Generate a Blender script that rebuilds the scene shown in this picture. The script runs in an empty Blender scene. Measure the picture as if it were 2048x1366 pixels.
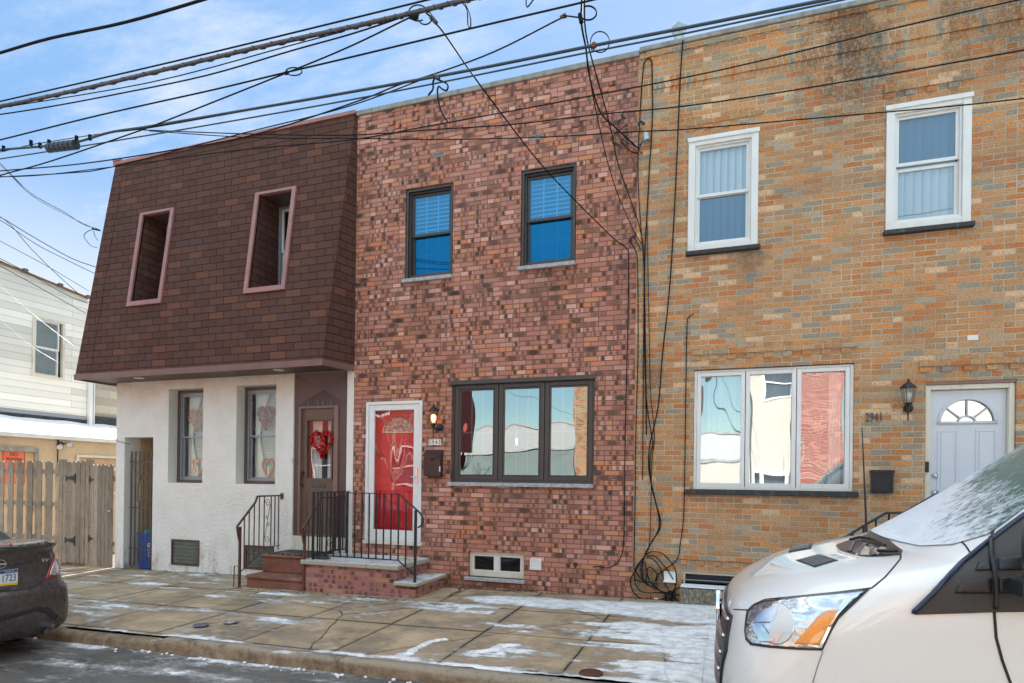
import bpy, bmesh, math, random
from mathutils import Vector, Matrix, noise as mnoise
from mathutils.bvhtree import BVHTree
from mathutils.geometry import tessellate_polygon
random.seed(7)
SC = bpy.context.scene
C = SC.collection
R = math.radians

# ------------------------------------------------------------------ camera
YAW, PITCH, ROLL, F, CY, CX = 0.345061, 0.00221, 0.0125745, 1259.69, 958.286, 997.155
CAM = Vector((0, -8.5, 1.6))
def cam_axes():
    cy, sy, cp, sp, cr, sr = math.cos(YAW), math.sin(YAW), math.cos(PITCH), math.sin(PITCH), math.cos(ROLL), math.sin(ROLL)
    f = Vector((-sy*cp, cy*cp, sp)); r = Vector((cy, sy, 0)); u = r.cross(f)
    return cr*r + sr*u, -sr*r + cr*u, f
AR, AU, AF = cam_axes()
cam = bpy.data.cameras.new('camera'); co = bpy.data.objects.new('camera', cam); C.objects.link(co)
m3 = Matrix((AR, AU, -AF)).transposed()
co.matrix_world = Matrix.Translation(CAM) @ m3.to_4x4()
cam.sensor_width = 36; cam.lens = F/2048*36
cam.shift_x = (1024-CX)/2048; cam.shift_y = (CY-683)/2048
cam.clip_start = 0.05; cam.clip_end = 1500
SC.camera = co
SC.render.resolution_x = 1024; SC.render.resolution_y = 683

# ------------------------------------------------------------------ node helper
class NB:
    def __init__(s, tree): s.t = tree; s.n = tree.nodes; s.l = tree.links
    def new(s, typ, **kw):
        n = s.n.new(typ)
        for k, v in kw.items(): setattr(n, k, v)
        return n
    def put(s, sock, v):
        if v is None: return
        if isinstance(v, bpy.types.NodeSocket): s.l.new(v, sock)
        elif isinstance(v, (tuple, list)) and len(v) == 3 and sock.type == 'RGBA': sock.default_value = (*v, 1)
        else: sock.default_value = v
    def m(s, op, a, b=None, c=None, clamp=False):
        n = s.new('ShaderNodeMath', operation=op); n.use_clamp = clamp
        s.put(n.inputs[0], a); s.put(n.inputs[1], b)
        if c is not None: s.put(n.inputs[2], c)
        return n.outputs[0]
    def mix(s, f, a, b, blend='MIX'):
        n = s.new('ShaderNodeMix', data_type='RGBA', blend_type=blend)
        s.put(n.inputs[0], f); s.put(n.inputs[6], a); s.put(n.inputs[7], b)
        return n.outputs[2]
    def step(s, v, lo, hi):
        n = s.new('ShaderNodeMapRange', interpolation_type='SMOOTHSTEP')
        s.put(n.inputs[0], v); s.put(n.inputs[1], lo); s.put(n.inputs[2], hi)
        return n.outputs[0]
    def ramp(s, f, stops, const=False):
        n = s.new('ShaderNodeValToRGB'); cr = n.color_ramp
        cr.interpolation = 'CONSTANT' if const else 'LINEAR'
        while len(cr.elements) < len(stops): cr.elements.new(0.5)
        for e, (p, c) in zip(cr.elements, stops): e.position = p; e.color = (*c, 1)
        s.put(n.inputs[0], f); return n.outputs[0]
    def pos(s):
        n = s.new('ShaderNodeNewGeometry'); return n.outputs['Position']
    def xyz(s, v):
        n = s.new('ShaderNodeSeparateXYZ'); s.put(n.inputs[0], v); return n.outputs
    def vec(s, x, y, z):
        n = s.new('ShaderNodeCombineXYZ'); s.put(n.inputs[0], x); s.put(n.inputs[1], y); s.put(n.inputs[2], z); return n.outputs[0]
    def scale(s, v, sc):
        n = s.new('ShaderNodeVectorMath', operation='MULTIPLY'); s.put(n.inputs[0], v); n.inputs[1].default_value = sc; return n.outputs[0]
    def noise(s, v, scale, detail=3, rough=.55, out=0):
        n = s.new('ShaderNodeTexNoise'); s.put(n.inputs['Vector'], v); s.put(n.inputs['Scale'], scale)
        n.inputs['Detail'].default_value = detail; n.inputs['Roughness'].default_value = rough
        return n.outputs[out]
    def white(s, v):
        n = s.new('ShaderNodeTexWhiteNoise', noise_dimensions='3D'); s.put(n.inputs['Vector'], v); return n
    def bump(s, h, strength, dist, nrm=None):
        n = s.new('ShaderNodeBump'); s.put(n.inputs['Height'], h); n.inputs['Strength'].default_value = strength
        n.inputs['Distance'].default_value = dist
        if nrm is not None: s.put(n.inputs['Normal'], nrm)
        return n.outputs[0]
def newmat(name):
    m = bpy.data.materials.new(name); m.use_nodes = True
    nb = NB(m.node_tree); b = m.node_tree.nodes['Principled BSDF']
    return m, nb, b

# ------------------------------------------------------------------ world, sun, exposure
SUN_EL, SUN_AZ = R(33), R(-4)      # straight behind the row of houses
w = bpy.data.worlds.new('World'); SC.world = w; w.use_nodes = True
nb = NB(w.node_tree); bg = w.node_tree.nodes['Background']
sky = nb.new('ShaderNodeTexSky', sky_type='NISHITA'); sky.sun_disc = False
sky.sun_elevation = SUN_EL; sky.sun_rotation = SUN_AZ; sky.altitude = 20; sky.air_density = 1.0; sky.dust_density = .15; sky.ozone_density = 2.0
tc = nb.new('ShaderNodeTexCoord'); g = tc.outputs['Generated']
gx = nb.xyz(g)
zz = nb.m('ADD', nb.m('MAXIMUM', gx[2], 0.0), 0.12)
pv = nb.vec(nb.m('DIVIDE', gx[0], zz), nb.m('DIVIDE', gx[1], zz), 0.0)
n1 = nb.noise(nb.scale(pv, (.8, 1.7, 1)), 1.5, 9, .68)
cl = nb.step(n1, .44, .72)
leftm = nb.step(gx[0], -.25, -.8)
low = nb.step(gx[2], .45, .10)
cl2 = nb.m('MAXIMUM', nb.m('MULTIPLY', cl, .62), nb.m('MULTIPLY', nb.m('MULTIPLY', low, leftm), nb.m('ADD', .55, nb.m('MULTIPLY', n1, .5))), clamp=True)
front = nb.step(gx[1], -.05, .25)
cl2 = nb.m('MULTIPLY', cl2, nb.m('ADD', .25, nb.m('MULTIPLY', front, .75)))
base = nb.mix(1.0, sky.outputs[0], (1.48, 1.16, .76), 'MULTIPLY')
grad = nb.ramp(nb.m('MAXIMUM', gx[2], 0.0), [(0, (1.6, 1.7, 1.85)), (.16, (1.02, 1.40, 1.88)), (.36, (.48, .92, 1.66)), (.6, (.42, .84, 1.55)), (.85, (3.0, 3.2, 3.4))])
frontk = nb.m('MULTIPLY', nb.step(gx[1], -.15, .2), .95)
north = nb.ramp(nb.m('MAXIMUM', gx[2], 0.0), [(0, (.20, .29, .42)), (.3, (.34, .43, .52)), (.55, (1.2, 1.2, 1.2)), (.9, (2.1, 2.0, 1.9))])
base = nb.mix(1.0, base, north, 'MULTIPLY')
base = nb.mix(frontk, base, grad)
colr = nb.mix(cl2, base, (1.9, 1.94, 2.0))
nb.put(bg.inputs[0], colr); bg.inputs[1].default_value = 0.10
sd = bpy.data.lights.new('sun', 'SUN'); so = bpy.data.objects.new('sun', sd); C.objects.link(so)
sd.energy = 3.4; sd.angle = R(.5); sd.color = (1, .95, .88)
sdir = Vector((math.sin(SUN_AZ)*math.cos(SUN_EL), math.cos(SUN_AZ)*math.cos(SUN_EL), math.sin(SUN_EL)))
so.rotation_euler = sdir.to_track_quat('Z', 'Y').to_euler(); so.location = (0, 30, 30)
SC.view_settings.view_transform = 'Standard'; SC.view_settings.look = 'None'
SC.view_settings.exposure = 2.5; SC.view_settings.gamma = 1.0

# ------------------------------------------------------------------ placing helpers
def ray(u, v):
    return (AR*((u-CX)/F) - AU*((v-CY)/F) + AF)
def A(u, v, y=0.0):                       # photo pixel to a point on the upright plane at depth y
    d = ray(u, v); return CAM + d*((y-CAM.y)/d.y)
def AX(u, v, x):
    d = ray(u, v); return CAM + d*((x-CAM.x)/d.x)
def AG(u, v, h=0.0):                      # on the sloping pavement
    d = ray(u, v); t = (.085-.02*8.5+h-1.6)/(d.z-.0165*d.x-.02*d.y); return CAM + d*t
def RC(l, t, r, b, y=0.0):                # rectangle: left, top pixel of one corner and right, bottom of the other
    p = A(l, t, y); q = A(r, b, y); return p.x, q.x, q.z, p.z     # x0,x1,z0,z1
def gz(x, y=0.0): return .085 + .0165*x + .02*y

# ------------------------------------------------------------------ mesh helpers
class MB:
    def __init__(s): s.v = []; s.f = []
    def add(s, vs, fs):
        o = len(s.v); s.v += [tuple(p) for p in vs]; s.f += [tuple(i+o for i in f) for f in fs]; return s
    def box(s, x0, x1, y0, y1, z0, z1):
        if x0 > x1: x0, x1 = x1, x0
        if y0 > y1: y0, y1 = y1, y0
        if z0 > z1: z0, z1 = z1, z0
        v = [(x0,y0,z0),(x1,y0,z0),(x1,y1,z0),(x0,y1,z0),(x0,y0,z1),(x1,y0,z1),(x1,y1,z1),(x0,y1,z1)]
        return s.add(v, [(0,3,2,1),(4,5,6,7),(0,1,5,4),(1,2,6,5),(2,3,7,6),(3,0,4,7)])
    def quad(s, a, b, c, d): return s.add([a,b,c,d], [(0,1,2,3)])
    def tube(s, pts, r, n=6, cap=True, closed=False):
        pts = [Vector(p) for p in pts]; N = len(pts)
        if N < 2: return s
        rs = r if isinstance(r, (list, tuple)) else [r]*N
        vs = []; ref = None
        for i, p in enumerate(pts):
            if closed: d = pts[(i+1) % N]-pts[i-1]
            else: d = pts[min(i+1, N-1)]-pts[max(i-1, 0)]
            d.normalize()
            if ref is None:
                ref = Vector((0,0,1)) if abs(d.z) < .9 else Vector((1,0,0))
            a = (ref - d*ref.dot(d)); 
            if a.length < 1e-5: a = d.orthogonal()
            a.normalize(); b = d.cross(a); ref = a
            for k in range(n):
                t = 2*math.pi*k/n + math.pi/n
                vs.append(p + a*(math.cos(t)*rs[i]) + b*(math.sin(t)*rs[i]))
        fs = []
        M = N if closed else N-1
        for i in range(M):
            j = (i+1) % N
            for k in range(n):
                k2 = (k+1) % n; fs.append((i*n+k, i*n+k2, j*n+k2, j*n+k))
        if cap and not closed:
            fs.append(tuple(range(n-1, -1, -1))); fs.append(tuple((N-1)*n+k for k in range(n)))
        return s.add(vs, fs)
    def lathe(s, prof, c, n=16, axis='z'):
        c = Vector(c); vs = []; fs = []
        for (r, h) in prof:
            for k in range(n):
                t = 2*math.pi*k/n; a, b = r*math.cos(t), r*math.sin(t)
                vs.append(c + (Vector((a, b, h)) if axis == 'z' else Vector((a, h, b)) if axis == 'y' else Vector((h, a, b))))
        for i in range(len(prof)-1):
            for k in range(n): fs.append((i*n+k, i*n+(k+1) % n, (i+1)*n+(k+1) % n, (i+1)*n+k))
        fs.append(tuple(range(n-1, -1, -1))); fs.append(tuple((len(prof)-1)*n+k for k in range(n)))
        return s.add(vs, fs)
    def prism(s, poly, y0, y1):            # polygon in x,z extruded in y
        n = len(poly); vs = [(x, y0, z) for x, z in poly]+[(x, y1, z) for x, z in poly]
        tri = tessellate_polygon([[Vector((x, z, 0)) for x, z in poly]])
        fs = [tuple(t) for t in tri]+[tuple(i+n for i in reversed(t)) for t in tri]
        fs += [(i, (i+1) % n, (i+1) % n+n, i+n) for i in range(n)]
        return s.add(vs, fs)
    def build(s, name, mat, parent=None, smooth=False, bevel=0, fix=True):
        me = bpy.data.meshes.new(name); me.from_pydata(s.v, [], s.f); me.update()
        if fix:
            bm = bmesh.new(); bm.from_mesh(me); bmesh.ops.recalc_face_normals(bm, faces=bm.faces); bm.to_mesh(me); bm.free()
        o = bpy.data.objects.new(name, me); C.objects.link(o)
        if mat is not None: me.materials.append(mat)
        if parent is not None:
            o.parent = parent; o.matrix_parent_inverse = Matrix.Translation(-parent_world(parent))
        if smooth:
            for p in me.polygons: p.use_smooth = True
        if bevel:
            b = o.modifiers.new('bevel', 'BEVEL'); b.width = bevel; b.segments = 2; b.limit_method = 'ANGLE'; b.angle_limit = R(35)
        return o
def parent_world(p):
    v = Vector(p.location)
    while p.parent is not None:
        v = v + Vector(p.matrix_parent_inverse.translation); p = p.parent; v = v + Vector(p.location)
    return v
def tag(o, label=None, cat=None, group=None, kind=None):
    if label: o['label'] = label
    if cat: o['category'] = cat
    if group: o['group'] = group
    if kind: o['kind'] = kind
    return o
def thing(name, label, cat, loc, group=None):
    o = bpy.data.objects.new(name, None); C.objects.link(o); o.location = loc; o.empty_display_size = .1
    return tag(o, label, cat, group)
def text_mesh(name, body, mat, parent, loc, size, depth=.004, rot=(R(90), 0, 0), align='CENTER', sx=1.0):
    cu = bpy.data.curves.new('txt', 'FONT'); cu.body = body; cu.size = size; cu.extrude = depth/2
    cu.align_x = align; cu.align_y = 'CENTER'
    t = bpy.data.objects.new('txt', cu); C.objects.link(t); bpy.context.view_layer.update()
    me = bpy.data.meshes.new_from_object(t.evaluated_get(bpy.context.evaluated_depsgraph_get()))
    bpy.data.objects.remove(t)
    M = Matrix.Translation(Vector(loc)) @ (Matrix.Rotation(rot[2], 4, 'Z') @ Matrix.Rotation(rot[0], 4, 'X')) @ Matrix.Diagonal((sx, 1, 1, 1))
    me.transform(M); me.materials.clear(); me.materials.append(mat)
    o = bpy.data.objects.new(name, me); C.objects.link(o)
    if parent is not None:
        o.parent = parent; o.matrix_parent_inverse = Matrix.Translation(-parent_world(parent))
    return o
def holes_grid(x0, x1, z0, z1, holes):
    xs = sorted({x0, x1, *[h[0] for h in holes], *[h[1] for h in holes]})
    zs = sorted({z0, z1, *[h[2] for h in holes], *[h[3] for h in holes]})
    xs = [x for x in xs if x0 <= x <= x1]; zs = [z for z in zs if z0 <= z <= z1]
    for i in range(len(xs)-1):
        for j in range(len(zs)-1):
            a, b = (xs[i]+xs[i+1])/2, (zs[j]+zs[j+1])/2
            if not any(h[0] < a < h[1] and h[2] < b < h[3] for h in holes): yield xs[i], xs[i+1], zs[j], zs[j+1]
def facade(mb, x0, x1, z0, z1, holes, y=0.0, d=.16, back=.28):
    for a, b, c, e in holes_grid(x0, x1, z0, z1, holes):
        mb.quad((a,y,c),(b,y,c),(b,y,e),(a,y,e)); mb.quad((a,y+back,c),(a,y+back,e),(b,y+back,e),(b,y+back,c))
    for h in holes:
        a, b, c, e = h[:4]
        mb.quad((a,y,c),(a,y,e),(a,y+back,e),(a,y+back,c)); mb.quad((b,y,e),(b,y,c),(b,y+back,c),(b,y+back,e))
        mb.quad((a,y,e),(b,y,e),(b,y+back,e),(a,y+back,e)); mb.quad((b,y,c),(a,y,c),(a,y+back,c),(b,y+back,c))
    return mb
def smoothpts(pts, k=6):                   # Catmull-Rom
    pts = [Vector(p) for p in pts]; out = []
    n = len(pts)
    for i in range(n-1):
        p0 = pts[i-1] if i else pts[0]*2-pts[1]; p1 = pts[i]; p2 = pts[i+1]; p3 = pts[i+2] if i+2 < n else pts[-1]*2-pts[-2]
        for j in range(k):
            t = j/k
            out.append(.5*((2*p1)+(p2-p0)*t+(2*p0-5*p1+4*p2-p3)*t*t+(3*p1-p0-3*p2+p3)*t**3))
    out.append(pts[-1]); return out

# ------------------------------------------------------------------ materials
def plain(name, col, rough=.6, metal=0, bump=0, bscale=60, var=.0, vscale=3, spec=.5, coat=0, dirt=None):
    m, n, b = newmat(name)
    P = n.pos(); c = col
    if var:
        q = n.noise(P, vscale, 5, .6)
        c = n.mix(n.step(q, .3, .7), tuple(x*(1-var) for x in col), tuple(min(1, x*(1+var)) for x in col))
    if dirt:
        q2 = n.noise(n.scale(P, (1, 1, .35)), dirt[1], 6, .65)
        c = n.mix(n.m('MULTIPLY', n.step(q2, .5, .72), dirt[2] if len(dirt) > 2 else .6), c, dirt[0])
    n.put(b.inputs['Base Color'], c)
    b.inputs['Roughness'].default_value = rough; b.inputs['Metallic'].default_value = metal
    b.inputs['Specular IOR Level'].default_value = spec; b.inputs['Coat Weight'].default_value = coat
    b.inputs['Coat Roughness'].default_value = .05
    if bump: n.put(b.inputs['Normal'], n.bump(n.noise(P, bscale, 5, .6), bump, .01))
    return m
def mortar_wall(name, L, H, gap, edge, mortar, ramp, split=0.0, spots=0.0, wrinkle=0.0, bumpd=.006, half=True, soldier=None,
                stain=None, grain=.25, dist=.004, rough=.85, rnd_off=0.0, zoff=0.0, lap=0.0, wash=None, tintn=None):
    """Courses of units (bricks, blocks, shingles) laid by x+y and z. gap: joint as metres; ramp: colours picked per unit."""
    m, n, b = newmat(name); P = n.pos(); X = n.xyz(P)
    wob = n.noise(P, 22, 2, .5, out=1)
    ws = n.xyz(wob)
    U = n.m('ADD', X[0], X[1]); Z = n.m('ADD', X[2], zoff)
    U = n.m('ADD', U, n.m('MULTIPLY', n.m('SUBTRACT', ws[0], .5), dist*2)); Z = n.m('ADD', Z, n.m('MULTIPLY', n.m('SUBTRACT', ws[1], .5), dist*1.4))
    if soldier:                                   # standing course between two heights
        s0, s1 = soldier
        ins = n.m('MULTIPLY', n.m('GREATER_THAN', X[2], s0), n.m('LESS_THAN', X[2], s1))
        rowz = n.m('DIVIDE', Z, H); rs = n.m('DIVIDE', n.m('SUBTRACT', X[2], s0), (s1-s0))
        def sel(a, bb): 
            mm = n.new('ShaderNodeMix', data_type='FLOAT'); n.put(mm.inputs[0], ins); n.put(mm.inputs[2], a); n.put(mm.inputs[3], bb); return mm.outputs[0]
        ZZ = sel(rowz, n.m('ADD', rs, 500.0))
    else: ZZ = n.m('DIVIDE', Z, H)
    row = n.m('FLOOR', ZZ); fv = n.m('FRACT', ZZ)
    off = n.m('MULTIPLY', n.m('MODULO', row, 2.0), .5) if half else 0.0
    if rnd_off:
        rw = n.white(n.vec(row, 7.0, 3.0)).outputs[0]; off = n.m('ADD', off, n.m('MULTIPLY', rw, rnd_off))
    if soldier:
        UU = sel(n.m('ADD', n.m('DIVIDE', U, L), off), n.m('DIVIDE', U, H))
    else: UU = n.m('ADD', n.m('DIVIDE', U, L), off)
    col = n.m('FLOOR', UU); fu = n.m('FRACT', UU)
    gu, gv = gap/L, gap/H
    if split:
        r0 = n.white(n.vec(col, row, 11.0)).outputs[0]
        sp = n.m('LESS_THAN', r0, split)
        if soldier: sp = n.m('MULTIPLY', sp, n.m('SUBTRACT', 1.0, ins))
        sub = n.m('MULTIPLY', sp, n.m('FLOOR', n.m('MULTIPLY', fu, 2.0)))
        mm = n.new('ShaderNodeMix', data_type='FLOAT'); n.put(mm.inputs[0], sp); n.put(mm.inputs[2], fu); n.put(mm.inputs[3], n.m('FRACT', n.m('MULTIPLY', fu, 2.0)))
        fu2 = mm.outputs[0]
        gu2 = n.m('MULTIPLY', n.m('ADD', 1.0, sp), gu)
        ident = n.vec(n.m('ADD', col, n.m('MULTIPLY', sub, .37)), row, 1.0)
    else: fu2 = fu; gu2 = gu; ident = n.vec(col, row, 1.0)
    if soldier: gu2 = sel(gu2, gv); gvv = sel(gv, gap/(soldier[1]-soldier[0]))
    else: gvv = gv
    du = n.m('MINIMUM', fu2, n.m('SUBTRACT', 1.0, fu2)); dv = n.m('MINIMUM', fv, n.m('SUBTRACT', 1.0, fv))
    eu = n.m('DIVIDE', du, n.m('MULTIPLY', gu2, .5)); ev = n.m('DIVIDE', dv, n.m('MULTIPLY', gvv, .5))   # 1 at joint edge
    e = n.m('MINIMUM', eu, ev)
    unit = n.step(e, 1.0-edge, 1.0+edge)         # 1 on the unit
    wn = n.white(ident); rc = n.xyz(wn.outputs[1]); r1 = wn.outputs[0]
    ccol = n.ramp(r1, ramp, const=True)
    # small variation
    v = n.m('ADD', .80, n.m('MULTIPLY', rc[0], .4))
    ccol = n.mix(1.0, ccol, n.vec(v, v, v), 'MULTIPLY')
    if grain:
        gn = n.noise(P, 150, 4, .8); gn2 = n.m('ADD', 1-grain*1.6, n.m('MULTIPLY', gn, grain*3.2))
        ccol = n.mix(1.0, ccol, n.vec(gn2, gn2, gn2), 'MULTIPLY')
    if spots:
        # kiln flashes: dark smudges that belong to each brick
        kf = n.m('SUBTRACT', 1.0, n.m('MULTIPLY', sp, .5))
        cx1 = n.m('ADD', .22, n.m('MULTIPLY', rc[2], .2))
        two = n.m('MINIMUM', n.m('ABSOLUTE', n.m('SUBTRACT', fu2, cx1)), n.m('ABSOLUTE', n.m('SUBTRACT', fu2, n.m('ADD', cx1, .42))))
        one = n.m('ABSOLUTE', n.m('SUBTRACT', fu2, n.m('ADD', .15, n.m('MULTIPLY', rc[2], .7))))
        vv = n.m('ABSOLUTE', n.m('SUBTRACT', fv, .5))
        nz = n.m('ADD', n.m('MULTIPLY', n.m('SUBTRACT', n.noise(P, 95, 4, .75), .5), .75), n.m('MULTIPLY', n.m('SUBTRACT', n.noise(P, 28, 2, .5), .5), .4))
        d2 = n.m('ADD', n.m('ADD', n.m('MULTIPLY', n.m('MULTIPLY', two, 2.6), kf), n.m('MULTIPLY', vv, .55)), nz)
        d1 = n.m('ADD', n.m('ADD', n.m('MULTIPLY', n.m('MULTIPLY', one, 2.2), kf), n.m('MULTIPLY', vv, .12)), nz)
        d3 = n.m('ADD', n.m('MULTIPLY', n.m('ABSOLUTE', n.m('SUBTRACT', fu2, .5)), .55), n.m('ADD', n.m('MULTIPLY', vv, .22), nz))
        s2 = n.m('MULTIPLY', n.step(d2, .52, .12), n.m('MULTIPLY', n.m('MULTIPLY', n.m('GREATER_THAN', rc[1], .86), n.m('SUBTRACT', 1.0, sp)), .75))
        s1 = n.m('MULTIPLY', n.step(d1, .50, .14), n.m('MULTIPLY', n.m('LESS_THAN', rc[1], .40), n.m('ADD', .55, n.m('MULTIPLY', rc[0], .45))))
        s3 = n.m('MULTIPLY', n.step(d3, .42, .16), n.m('MULTIPLY', n.m('MULTIPLY', n.m('GREATER_THAN', rc[1], .40), n.m('LESS_THAN', rc[1], .54)), n.m('ADD', .4, n.m('MULTIPLY', rc[0], .6))))
        sm = n.m('MULTIPLY', n.m('MAXIMUM', s1, n.m('MAXIMUM', s2, s3)), spots)
        ccol = n.mix(sm, ccol, (.045, .032, .03))
        frost = n.m('MULTIPLY', n.step(n.noise(P, 130, 3, .8), .55, .75), n.m('MULTIPLY', n.m('GREATER_THAN', rc[2], .55), .5))
        ccol = n.mix(frost, ccol, (.62, .46, .42))
    h = n.m('MULTIPLY', unit, 1.0)
    if wrinkle:
        wr = n.noise(n.scale(P, (1, 1, 3.2)), 42, 4, .65)
        ccol = n.mix(n.m('MULTIPLY', n.step(wr, .53, .38), .75), ccol, n.mix(1.0, ccol, (.35, .3, .3), 'MULTIPLY'))
        h = n.m('ADD', h, n.m('MULTIPLY', wr, wrinkle))
        blot = n.m('MULTIPLY', n.step(n.noise(P, 30, 2, .5), .56, .64), n.m('GREATER_THAN', rc[2], .82))
        ccol = n.mix(n.m('MULTIPLY', blot, .7), ccol, (.50, .17, .05))
    if lap:
        h = n.m('ADD', h, n.m('MULTIPLY', n.m('SUBTRACT', 1.0, fv), lap))
    mc = n.mix(n.step(n.noise(P, 1.7, 3), .35, .65), tuple(x*.82 for x in mortar), tuple(min(1, x*1.15) for x in mortar))
    fin = n.mix(unit, mc, ccol)
    lv = n.noise(P, .55, 4, .55)
    vvv = n.m('ADD', .86, n.m('MULTIPLY', lv, .28)); fin = n.mix(1.0, fin, n.vec(vvv, vvv, vvv), 'MULTIPLY')
    if tintn:
        fin = n.mix(n.m('MULTIPLY', n.step(n.noise(P, .8, 3), .45, .65), tintn[1]), fin, n.mix(1.0, fin, tintn[0], 'MULTIPLY'))
    if wash:
        fin = n.mix(n.m('MULTIPLY', n.step(n.noise(P, 9, 4, .7), .3, .62), wash[1]), fin, wash[0])
    for st in (stain or []):                      # dirt runs: centre x, half width, z from/to, colour, amount
        x0, hw, za, zb, scol, amt = st
        sx = n.m('SUBTRACT', 1.0, n.m('DIVIDE', n.m('ABSOLUTE', n.m('SUBTRACT', X[0], x0)), hw), clamp=True)
        sz = n.m('MULTIPLY', n.step(X[2], za, za+(zb-za)*.6), n.step(X[2], zb+.12, zb-.05))
        nn = n.m('MULTIPLY', n.step(n.m('ADD', n.noise(n.scale(P, (1, 1, .5)), 3.5, 6, .7), n.m('MULTIPLY', sx, .35)), .55, .85), n.m('ADD', .45, n.m('MULTIPLY', n.step(n.noise(P, 26, 5, .8), .42, .58), .75)), clamp=True)
        fin = n.mix(n.m('MULTIPLY', n.m('MULTIPLY', n.step(sx, 0, .5), sz), n.m('MULTIPLY', nn, amt)), fin, scol)
    n.put(b.inputs['Base Color'], fin); b.inputs['Roughness'].default_value = rough; b.inputs['Specular IOR Level'].default_value = .25
    h = n.m('ADD', h, n.m('MULTIPLY', n.noise(P, 110, 4, .7), .25))
    n.put(b.inputs['Normal'], n.bump(h, .9, bumpd))
    return m
def glass_mat(name, refl=.5, tint=(1, 1, 1), wav=.0012, through=(1, 1, 1), wscale=1.6):
    m, n, b = newmat(name); t = m.node_tree; t.nodes.remove(b)
    out = t.nodes['Material Output']
    gl = n.new('ShaderNodeBsdfGlossy'); gl.inputs['Roughness'].default_value = 0.0; n.put(gl.inputs['Color'], (*tint, 1))
    tr = n.new('ShaderNodeBsdfTransparent'); n.put(tr.inputs['Color'], (*through, 1))
    lw = n.new('ShaderNodeLayerWeight'); lw.inputs['Blend'].default_value = .3
    fac = n.m('ADD', refl, n.m('MULTIPLY', n.m('POWER', lw.outputs['Facing'], 2.0), .3), clamp=True)
    P = n.pos(); X = n.xyz(P)
    if wav:
        n.put(gl.inputs['Normal'], n.bump(n.noise(n.scale(P, (1, 1, .6)), wscale, 1, .4), 1.0, wav*14))
    mx = n.new('ShaderNodeMixShader'); n.put(mx.inputs[0], fac); n.l.new(tr.outputs[0], mx.inputs[1]); n.l.new(gl.outputs[0], mx.inputs[2])
    n.l.new(mx.outputs[0], out.inputs[0])
    return m
MT = {}
MT['redbrick'] = mortar_wall('red_brick', .205, .0675, .010, .35, (.25, .115, .08),
    [(0, (.52,.235,.175)), (.30, (.57,.285,.22)), (.52, (.47,.205,.15)), (.68, (.53,.235,.13)), (.77, (.43,.195,.15)), (.87, (.59,.325,.26)), (.95, (.52,.19,.11)), (.985, (.26,.14,.11))],
    split=.18, spots=.95, bumpd=.008, rough=.8, grain=.3, stain=[(-3.3, 2.6, -.3, .16, (.11, .065, .045), .7), (-4.2, .55, 3.5, 4.63, (.14, .08, .065), .45), (-2.37, .55, 3.4, 4.63, (.14, .08, .065), .45), (-2.7, 1.2, .8, 1.56, (.15, .085, .07), .4), (-1.3, .3, 2.0, 7.2, (.13, .08, .07), .4)], tintn=((1.05, .90, .68), .35))
MT['stoopbrick'] = mortar_wall('stoop_brick', .205, .0675, .012, .35, (.44, .185, .165),
    [(0, (.42,.19,.16)), (.3, (.45,.23,.2)), (.5, (.34,.15,.13)), (.7, (.42,.19,.10)), (.85, (.2,.12,.11))],
    split=.2, spots=1.0, bumpd=.006, wash=((.50, .25, .22), .15), zoff=.02)
MT['orangebrick'] = mortar_wall('orange_brick', .215, .0675, .012, .3, (.60, .49, .385),
    [(0, (.68,.37,.17)), (.22, (.72,.42,.21)), (.40, (.66,.26,.095)), (.52, (.62,.325,.145)), (.66, (.38,.32,.235)), (.76, (.69,.31,.12)), (.86, (.48,.37,.25)), (.94, (.74,.48,.28))],
    split=.12, wrinkle=1.1, bumpd=.010, soldier=(6.72, 6.95), rough=.85, grain=.18, dist=.0025,
    stain=[(1.35, .9, 5.4, 7.4, (.07,.05,.045), .75), (2.9, 1.2, 5.8, 7.4, (.08,.06,.05), .6), (-.9, .4, 2.5, 3.1, (.12,.09,.07), .5), (.25, .35, 4.0, 4.6, (.12,.1,.08), .6), (-1.0, .5, .0, .45, (.10,.08,.05), .7), (1.9, 6, 5.0, 5.3, (.2,.15,.11), .35)])
MT['shingle'] = mortar_wall('roof_shingle', .30, .122, .008, .5, (.012, .009, .009),  # near-black gaps between tabs; they also paint the shadow line of each row
    [(0, (.112,.050,.037)), (.3, (.120,.054,.040)), (.55, (.098,.045,.035)), (.80, (.088,.045,.038)), (.92, (.128,.054,.037))],
    bumpd=.012, grain=.55, lap=1.4, rough=.95, dist=.002)
MT['block'] = mortar_wall('grey_block', .4, .2, .01, .4, (.42,.36,.28), [(0, (.46,.41,.33)), (.5, (.50,.45,.36)), (.8, (.43,.38,.30))], bumpd=.003, grain=.1)
MT['siding'] = mortar_wall('board_siding', 3.6, .155, .004, .5, (.2,.18,.15), [(0, (.90,.87,.78)), (.5, (.885,.855,.765)), (.8, (.91,.88,.79))], bumpd=.01, grain=.03, lap=1.0, rough=.5, dist=.001)
MT['salmonbrick'] = mortar_wall('salmon_brick', .205, .0675, .012, .35, (.42,.36,.30), [(0, (.36,.13,.10)), (.5, (.32,.11,.09)), (.8, (.38,.15,.12))], bumpd=.004)
MT['bandbrick'] = mortar_wall('far_brick', .205, .0675, .010, .35, (.34,.30,.22), [(0, (.26,.10,.06)), (.35, (.28,.17,.08)), (.6, (.18,.17,.09)), (.8, (.30,.11,.06))], bumpd=.004)
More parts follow.
